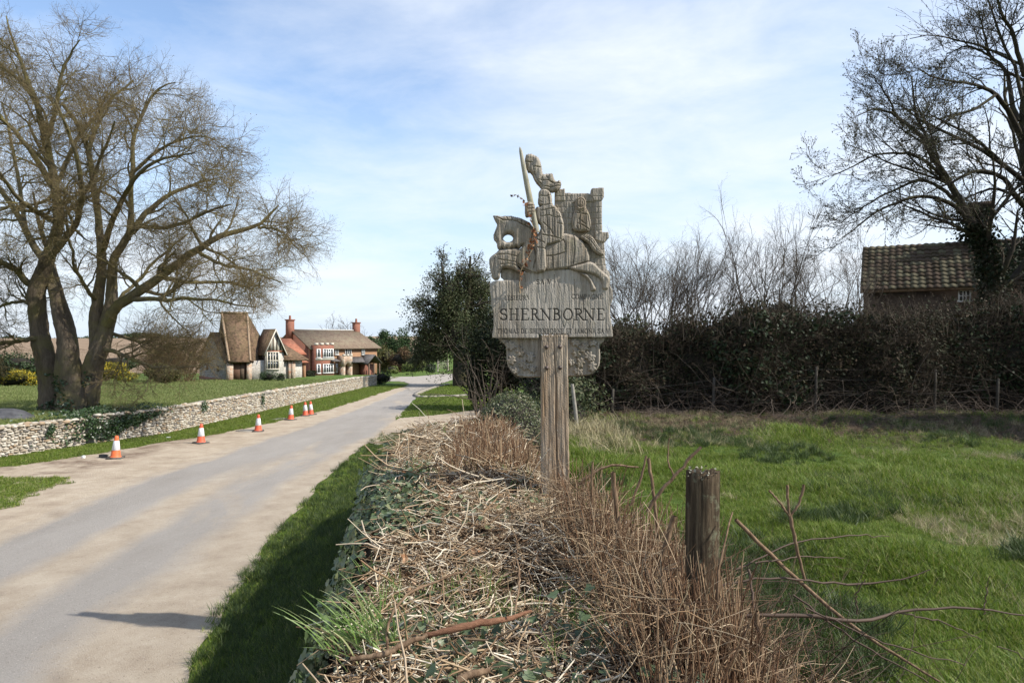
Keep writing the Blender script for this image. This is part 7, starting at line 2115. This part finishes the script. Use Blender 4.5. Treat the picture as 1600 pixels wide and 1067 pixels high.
# ---- ivy leaves (lobed)
def ivy_leaves(pts, size, rng, nrm, droop=0.3):
    n = len(pts)
    shape = np.array([(0, 0), (0.34, -0.12), (0.55, 0.12), (0.34, 0.36), (0.36, 0.62), (0.14, 0.66), (0, 1.0), (-0.14, 0.66), (-0.36, 0.62), (-0.34, 0.36), (-0.55, 0.12), (-0.34, -0.12)])
    N = nrm + rng.normal(size=(n, 3)) * 0.42; N /= np.linalg.norm(N, axis=1, keepdims=True)
    d = rng.normal(size=(n, 3)) + np.array([0, -0.3, -droop]); d -= (d * N).sum(1, keepdims=True) * N; d /= np.linalg.norm(d, axis=1, keepdims=True) + 1e-9
    S = np.cross(d, N)
    sz = np.broadcast_to(size, (n,))[:, None, None]
    zz = (0.20 * np.abs(shape[:, 0]) - 0.12 * shape[:, 1] ** 2)[None, :, None]
    V = pts[:, None] + sz * (shape[None, :, 0:1] * S[:, None] + shape[None, :, 1:2] * d[:, None] + zz * N[:, None])
    i = np.arange(n)[:, None] * 12
    tri = np.array([(0, 1, 2), (0, 2, 3), (0, 3, 4), (0, 4, 5), (0, 5, 6), (0, 6, 7), (0, 7, 8), (0, 8, 9), (0, 9, 10), (0, 10, 11)])
    return V.reshape(-1, 3), (i[:, :, None] + tri[None]).reshape(-1, 3)
k = NT('hedge_ivy_leaf')
rr = k.island()
c = k.ramp(rr, [(0.0, (0.03, 0.052, 0.018)), (0.35, (0.06, 0.095, 0.032)), (0.6, (0.085, 0.12, 0.05)), (0.85, (0.13, 0.155, 0.08)), (1.0, (0.20, 0.19, 0.07))])
c = k.mix(k.math('MULTIPLY', k.noise(60, 4, 0.6), 0.4), c, (0.12, 0.14, 0.08)); k.col(c); k.rough(0.42, 0.4); k.transl(0.12, c)
M_hivy = k.m
n = 4600       # road side face
y = np.exp(r6.uniform(math.log(1.6), math.log(9.3), n)); t = r6.uniform(0, 1, n) ** 0.75
x = HL(y) - 0.12 + 0.10 * t ** 4 - 0.05 * vnoise(y * 5, t * 4, 77, 3) + r6.normal(0, 0.03, n)
g = ground(HL(y) - 0.25, y)
z = g + (1.22 - g) * t
kp = (r6.uniform(0, 1, n) < 0.18 + 0.82 * ss(0.35, 0.75, t))
P1 = np.stack([x, y, z], -1)[kp]; N1 = np.tile([[-0.75, -0.25, 0.5]], (len(P1), 1)); S1 = r6.uniform(0.028, 0.058, len(P1))
n = 9000       # patches on top
x, y = hedge_pts(n, 1.7, 9.3, -0.02, 0.42, 1.3)
pv = ivy_patch(x, y)
kp = r6.uniform(0, 1, n) < np.clip(pv * 1.1, 0.03, 0.95)
P2_ = np.stack([x, y, HT(x, y) + r6.uniform(-0.01, 0.045, n)], -1)[kp]; N2_ = np.tile([[-0.3, -0.2, 0.9]], (len(P2_), 1)); S2_ = r6.uniform(0.022, 0.05, len(P2_))
n = 800        # big leaves close to the camera
x = r6.uniform(-0.62, 0.75, n); y = r6.uniform(2.0, 2.9, n); cl = vnoise(x * 4, y * 4, 99, 2)
kp = cl > 0.15
P3_ = np.stack([x, y, HT(x, y) + r6.uniform(0.0, 0.05, n)], -1)[kp]; N3_ = np.tile([[-0.2, -0.5, 0.8]], (len(P3_), 1)); S3_ = r6.uniform(0.022, 0.045, len(P3_))
n = 700
y = r6.uniform(2.2, 5.5, n); u = r6.uniform(0.35, 0.95, n); x = HL(y) + u * (HR(y) - HL(y)); kp = vnoise(x * 3, y * 3, 98, 2) > 0.4
P4_ = np.stack([x, y, HT(x, y) + r6.uniform(0.0, 0.06, n)], -1)[kp]; N4_ = np.tile([[-0.1, -0.4, 0.8]], (len(P4_), 1)); S4_ = r6.uniform(0.02, 0.04, len(P4_))
P5 = np.array([at(925, 915, 2.75), at(915, 960, 2.6), at(870, 930, 2.6), at(1020, 1040, 2.25), at(1045, 1055, 2.2), at(1000, 1050, 2.2), at(1090, 1060, 2.15), at(980, 1020, 2.3), at(600, 980, 2.35), at(680, 1045, 2.1), at(650, 1060, 2.1)])
PP = np.concatenate([P1, P2_, P3_, P4_, P5]); NN = np.concatenate([N1, N2_, N3_, N4_, np.tile([[-0.1, -0.5, 0.8]], (len(P5), 1))]); SZ = np.concatenate([S1, S2_, S3_, S4_, np.full(len(P5), 0.05)])
V, T3 = ivy_leaves(PP, SZ, r6, NN)
obj('ivy_leaves', V, T3, M_hivy, ch)
# brown dead leaves
n = 420
x, y = hedge_pts(n, 1.8, 6, 0.02, 0.8)
V, T3 = leaf_quads(np.stack([x, y, HT(x, y) + 0.02], -1), r6.uniform(0.02, 0.05, n), r6, 1.0, 0.6, 0.5)
o = obj('dead_leaves', V, T3, leafmat('dead_leaf', [(0.28, 0.14, 0.07), (0.40, 0.25, 0.15), (0.50, 0.38, 0.26)], 0.8, 0.1, 0.1), ch); o['kind'] = 'stuff'
# grass growing through the hedge top
n = 260
x, y = hedge_pts(n, 1.9, 8.5, 0.02, 0.7)
kp = vnoise(x * 3.1, y * 2.1, 321, 2) > 0.35
M_young = leafmat('young_grass_blade', [(0.09, 0.17, 0.03), (0.14, 0.24, 0.05), (0.20, 0.30, 0.08)], 0.5, 0.35, 0.3, True)
P_young = [blade_clump(np.random.default_rng(5 + i), 10, 0.03, 0.05, 0.13, 0.0016, 1.0, M_young, 'young_clump_proto') for i in range(2)]
o = scatter('young_grass', np.stack([x, y, HT(x, y)], -1)[kp], rots(kp.sum(), 0.3), r6.uniform(0.8, 1.5, kp.sum()), P_young, ch); o['kind'] = 'stuff'

# ================================================================ long grass tuft hanging over the road side
tu_ = empty('grass_tuft', at(565, 1010, 2.42), 'bright green tuft of long grass on the road side of the hedge', 'grass tuft')
n = 95
b = at(575, 1000, 2.42) + np.stack([r6.normal(0.0, 0.055, n), r6.normal(0, 0.06, n), r6.normal(-0.02, 0.015, n)], -1)
d = np.stack([r6.normal(-0.42, 0.38, n), r6.normal(-0.1, 0.3, n), np.ones(n)], -1); d /= np.linalg.norm(d, axis=1, keepdims=True)
L = r6.uniform(0.12, 0.30, n)
K = 7
P, _ = walk(b, d, L, np.ones(n), K, 0.03, (-0.055, 0, -0.07), r6)
side = np.cross(d, r6.normal(size=(n, 3))); side /= np.linalg.norm(side, axis=1, keepdims=True)
wd = (r6.uniform(0.0018, 0.0036, n)[:, None] * np.array([0.8, 1, 1, 0.95, 0.8, 0.5, 0.06]))[..., None]
V = np.stack([P - side[:, None] * wd, P + side[:, None] * wd], 2)
idx = np.arange(n * K * 2).reshape(n, K, 2)
q = np.stack([idx[:, :-1, 0], idx[:, :-1, 1], idx[:, 1:, 1], idx[:, 1:, 0]], -1).reshape(-1, 4)
obj('blades', V.reshape(-1, 3), q, leafmat('long_grass_blade', [(0.10, 0.17, 0.035), (0.16, 0.25, 0.06), (0.22, 0.30, 0.10), (0.33, 0.33, 0.16)], 0.45, 0.4, 0.3), tu_)

# ================================================================ old fence post in the brambles
fp_ = empty('fence_post', (at(1095, 900, 2.55)[0], 2.55, 0.75), 'old split fence post with lichened top among the brambles', 'fence post')
nS = 28; rows = 40
th = np.arange(nS) / nS * 2 * PI
cs = 0.056 * (1 + 0.10 * np.sign(np.cos(2 * th)) * np.abs(np.cos(2 * th)) ** 0.5 + 0.07 * np.sin(3 * th + 1) - 0.14 * (np.abs(((th - 4.5 + PI) % (2 * PI)) - PI) < 0.18))
zz = np.linspace(0.6, at(1095, 738, 2.55)[2], rows)
c0 = at(1095, 800, 2.55)
V = []
for i, z in enumerate(zz):
    tt = i / (rows - 1)
    r_ = cs * (1.04 - 0.06 * tt) * (1 + 0.035 * vnoise(th * 6, th * 0 + z * 0.8, 5, 3))
    V.append(np.stack([c0[0] + (0.015 * (tt - 0.5)) + r_ * np.cos(th), 2.55 + r_ * np.sin(th), z + (tt > 0.97) * 0.018 * vnoise(th * 4, th * 0, 9, 3)], -1))
top = V[-1] * [1, 1, 1]; ctr = top.mean(0)
V.append(ctr + (top - ctr) * [0.6, 0.6, 1] + [0, 0, 0.004] + r6.normal(0, 0.006, (nS, 3)) * [0, 0, 1])
V = np.concatenate(V + [[ctr - [0, 0, 0.006]]])
R_ = rows + 1
q = [[j * nS + i, j * nS + (i + 1) % nS, (j + 1) * nS + (i + 1) % nS, (j + 1) * nS + i] for j in range(R_ - 1) for i in range(nS)]
mb = MB(); mb.add(V, q, [[(R_ - 1) * nS + i, (R_ - 1) * nS + (i + 1) % nS, R_ * nS] for i in range(nS)])
k = NT('rotting_post_wood')
f = k.noise(10, 8, 0.7, (7, 7, 0.5))
c = k.ramp(f, [(0.3, (0.025, 0.018, 0.013)), (0.5, (0.075, 0.055, 0.036)), (0.7, (0.19, 0.14, 0.088))])
c = k.mix(k.ramp(k.noise(14, 6, 0.7), [(0.56, 0.0), (0.66, 0.8)]), c, (0.20, 0.20, 0.13)); k.col(c); k.rough(0.95, 0.1)
k.bump(k.noise(26, 8, 0.75, (6, 6, 0.5)), 1.0, 0.012)
mb.build('post', k.m, fp_, True)
n = 70
a = r6.uniform(0, 2 * PI, n); rr_ = 0.058 * np.sqrt(r6.uniform(0.3, 1.15, n))
V, T3 = leaf_quads(np.stack([c0[0] + rr_ * np.cos(a), 2.55 + rr_ * np.sin(a), np.full(n, zz[-1] + 0.004) + r6.uniform(-0.02, 0.012, n)], -1), r6.uniform(0.007, 0.016, n), r6, 0.6, 0.8, 0.5)
obj('lichen', V, T3, leafmat('pale_lichen', [(0.20, 0.19, 0.13), (0.32, 0.31, 0.24), (0.14, 0.12, 0.08)], 0.9, 0.1, 0), fp_)

# ================================================================ fence at the back of the field
M_stake = simple('grey_fence_stake', (0.04, 0.035, 0.028), (0.09, 0.08, 0.065), 14, 0.9, stretch=(6, 6, 1))
M_wire = simple('dull_fence_wire', (0.16, 0.15, 0.14), (0.26, 0.25, 0.23), 20, 0.6)
sp = [(958, 608, 656, 14.9, 'stubby grey fence stake nearest the pale grass tuft'), (1116, 590, 648, 14.8, 'grey fence stake at the middle of the field hedge'), (1276, 573, 646, 14.7, 'tall grey fence stake under the tallest bare stems'), (1462, 578, 640, 14.9, 'fence stake before the brambles below the brown house'), (1560, 592, 640, 15.0, 'last fence stake toward the ivy covered tree')]
heads = []
for px_, t_, b_, Y_, lb in sp:
    t3, b3 = at(px_, t_, Y_), at(px_ - 2, b_ + 6, Y_)
    P = np.array([[b3, (t3 + b3) / 2, t3, t3 + [0, 0, 0.012]]])
    V, Q = tubes(P, np.array([[0.034, 0.032, 0.03, 0.004]]), 8)
    o = obj('fence_stake', V, Q, M_stake); tag(o, lb, 'fence stake', 'stakes of the field fence')
    heads.append((b3, t3))
wire = empty('wire_fence', heads[0][0], 'slack wire strands strung between the grey fence stakes', 'fence wire')
for f_ in (0.45, 0.75, 0.95):
    pts = [b + (t - b) * f_ for b, t in heads]
    P, R = resample(np.array(pts), np.full(len(pts), 0.001), 40)
    P[:, 2] -= 0.03 * np.abs(np.sin(np.linspace(0, 4 * PI, 40)))
    V, Q = tubes(P[None], R[None], 4); obj('strand', V, Q, M_wire, wire)
V, Q = tubes(np.array([[at(904, 690, 12.4), at(899, 640, 12.4), at(894, 600, 12.4)]]), np.array([[0.035, 0.033, 0.03]]), 8)
tag(obj('leaning_stake', V, Q, simple('pale_stripped_stake', (0.22, 0.20, 0.165), (0.34, 0.31, 0.26), 14)), 'pale leaning stake just right of the sign post', 'stake')

# ================================================================ things along the wall and verge
ivw = empty('wall_ivy', (float(x_wall(17.8)) + 0.2, 17.8, 0.3), 'mound of ivy spilling over the broken part of the flint wall', 'ivy')
n = 4200
y = 17.9 + r6.normal(0, 0.62, n); t = r6.uniform(0, 1, n)
out = r6.uniform(0, 0.20, n)
z = base(y) + 0.86 - 0.70 * t ** 1.5 * np.clip(1 - 0.35 * (y - 17.6), 0.2, 1) + 0.06 * vnoise(y * 4, t * 4, 4, 2)
x = x_wall(y) + 0.28 - 0.62 * (1 - t) ** 2 + out * np.sin(PI * np.clip(t, 0, 1))
V, T3 = leaf_quads(np.stack([x, y, z], -1) + r6.normal(0, 0.03, (n, 3)), r6.uniform(0.045, 0.085, n), r6, 0.3, 0.8, 0.2, np.tile([[0.7, -0.3, 0.5]], (n, 1)))
obj('leaves', V, T3, M_ivy, ivw)
for i, (px_, py_, s, lb) in enumerate([(305, 635, 0.16, 'small ivy tuft hanging on the long flint wall'), (405, 624, 0.15, 'dark ivy streak farther along the flint wall'), (48, 672, 0.13, 'weedy tuft growing from the near flint wall')]):
    Y_ = {0: 21.6, 1: 26.4, 2: 16.2}[i]
    cx = float(x_wall(Y_)) + 0.30; cz = CZ - (py_ - HY) / F * Y_
    nn = 130
    p = np.stack([np.full(nn, cx) + r6.uniform(0, 0.05, nn), Y_ + r6.normal(0, s * 0.5, nn), cz + r6.normal(0, s * (0.9 if i == 1 else 0.55), nn)], -1)
    V, T3 = leaf_quads(p, r6.uniform(0.04, 0.07, nn), r6, 0.3, 0.8, 0.2, np.tile([[0.9, -0.2, 0.3]], (nn, 1)))
    tag(obj('ivy_tuft', V, T3, M_ivy), lb, 'ivy', 'ivy tufts on the flint wall')
# leaning slab, debris, spoil
mb = MB()
gx_, gy_ = gp(251, 676)
zb = float(base(gy_))
mb.hexa([[gx_ - .04, gy_ - .09, zb - .02], [gx_ + .05, gy_ - .09, zb - .02], [gx_ + .05, gy_ + .10, zb - .02], [gx_ - .04, gy_ + .10, zb - .02], [gx_ - .16, gy_ - .12, zb + .38], [gx_ - .09, gy_ - .12, zb + .38], [gx_ - .09, gy_ + .05, zb + .40], [gx_ - .16, gy_ + .05, zb + .40]])
tag(mb.build('leaning_slab', M_kerb), 'pale stone slab leaning on the flint wall', 'stone slab')
def slab(px_, py_, w, d, h, lb, seed, mat):
    x, y = gp(px_, py_); r = np.random.default_rng(seed)
    a = np.sort(r.uniform(0, 2 * PI, 9)); ex = np.stack([np.cos(a) * w * r.uniform(.8, 1.1, 9), np.sin(a) * d * r.uniform(.8, 1.1, 9)], -1)
    z = float(base(y))
    V = np.concatenate([np.c_[x + ex[:, 0], y + ex[:, 1], np.full(9, z - .02)], np.c_[x + ex[:, 0] * .93, y + ex[:, 1] * .93, np.full(9, z + h)], [[x, y, z + h * 1.1]]])
    m2 = MB(); m2.add(V, [[i, (i + 1) % 9, 9 + (i + 1) % 9, 9 + i] for i in range(9)], [[9 + i, 9 + (i + 1) % 9, 18] for i in range(9)])
    tag(m2.build('flat_stone', mat), lb, 'stone', 'flat stones on the dirt by the cones')
slab(386, 674, 0.34, 0.30, 0.035, 'larger flat pale stone beside the third cone', 1, M_kerb)
slab(434, 655.5, 0.32, 0.30, 0.03, 'flat pale stone between the third and fourth cone', 2, M_kerb)
slab(263, 685.5, 0.07, 0.06, 0.05, 'small white stone on the grass below the leaning slab', 3, M_white)
slab(130, 716, 0.04, 0.04, 0.06, 'tiny white lump in the mud left of the nearest cone', 4, M_white)
slab(161, 715, 0.10, 0.08, 0.07, 'dark clod of mud beside the nearest cone', 5, M_cb)
# dark rounded heap behind the near wall
hb_ = blob_core((at(2, 668, 17.2)[0], 17.2, 0.10), 1.0, 0.7, 0.56, simple('dark_grey_tarpaulin', (0.045, 0.045, 0.05), (0.10, 0.10, 0.105), 5, 0.7, 0.3, bump=(9, 0.8, 0.05)), 'covered_heap', None, 33, 1.0, 0.10)
tag(hb_, 'dark grey rounded heap behind the near flint wall', 'heap')
# gate far down the lane
gt = empty('field_gate', at(690, 580, 88), 'pale wooden field gate beyond the junction', 'gate')
M_gate = simple('pale_gate_timber', (0.32, 0.28, 0.22), (0.44, 0.40, 0.33), 8)
g0, g1 = at(684, 578, 88), at(700, 577, 88)
for i in range(4):
    P = np.array([[g0 + [0, 0, 0.25 + i * 0.26], g1 + [0, 0, 0.25 + i * 0.26]]]); V, Q = tubes(P, np.full((1, 2), 0.05), 6); obj('bar', V, Q, M_gate, gt)
for g in (g0, g1):
    V, Q = tubes(np.array([[g - [0, 0, .3], g + [0, 0, 1.3]]]), np.full((1, 2), 0.08), 6); obj('gate_post', V, Q, M_gate, gt)

# ================================================================ dead bramble caught on the carving
bs = empty('dead_bramble', at(825, 440, SY - 0.07), 'dead red-brown bramble sprig trailing over the carved horse', 'bramble')
def sprig(pts, r0, nm):
    P = np.array([at(a, b, SY - c) for a, b, c in pts]); p, r = resample(P, np.linspace(r0, r0 * 0.5, len(P)), 26); p += r6.normal(0, 0.0025, p.shape)
    V, Q = tubes(p[None], r[None], 5); obj(nm, V, Q, M_red, bs, True); return p
s1 = sprig([(813, 458, .045), (812, 440, .05), (815, 420, .075), (822, 408, .09), (832, 385, .10), (834, 362, .10), (828, 340, .10), (823, 326, .11), (820, 316, .11)], 0.004, 'stem')
s2 = sprig([(820, 316, .11), (814, 309, .11), (806, 305, .11), (799, 305, .11)], 0.002, 'stem')
s3 = sprig([(834, 380, .10), (828, 384, .11), (824, 395, .10)], 0.0025, 'stem')
rb_ = np.random.default_rng(12)
p = np.concatenate([s1[rb_.integers(0, 26, 46)], s1[rb_.integers(8, 18, 24)], s3[rb_.integers(0, 26, 14)]]) + rb_.normal(0, 0.012, (84, 3)) + [0, -0.01, 0]
V, T3 = leaf_quads(p, rb_.uniform(0.015, 0.038, len(p)), rb_, 0.2, 0.7, 0.4)
o = obj('withered_leaves', V, T3, leafmat('withered_red_leaf', [(0.16, 0.06, 0.03), (0.26, 0.11, 0.05), (0.36, 0.20, 0.11)], 0.8, 0.1, 0.1), bs); o['kind'] = 'stuff'
p = s2[[3, 9, 14, 19, 24]] + [0, -0.004, -0.006]
M_blk = leafmat('blackened_leaf', [(0.05, 0.03, 0.02), (0.10, 0.05, 0.03)], 0.8, 0.1, 0.1)
for q_ in p:
    V, T3 = leaf_quads(q_[None], np.full(1, 0.028), rb_, 0.2, 0.7, 0.3)
    obj('withered_leaf', V, T3, M_blk, bs)
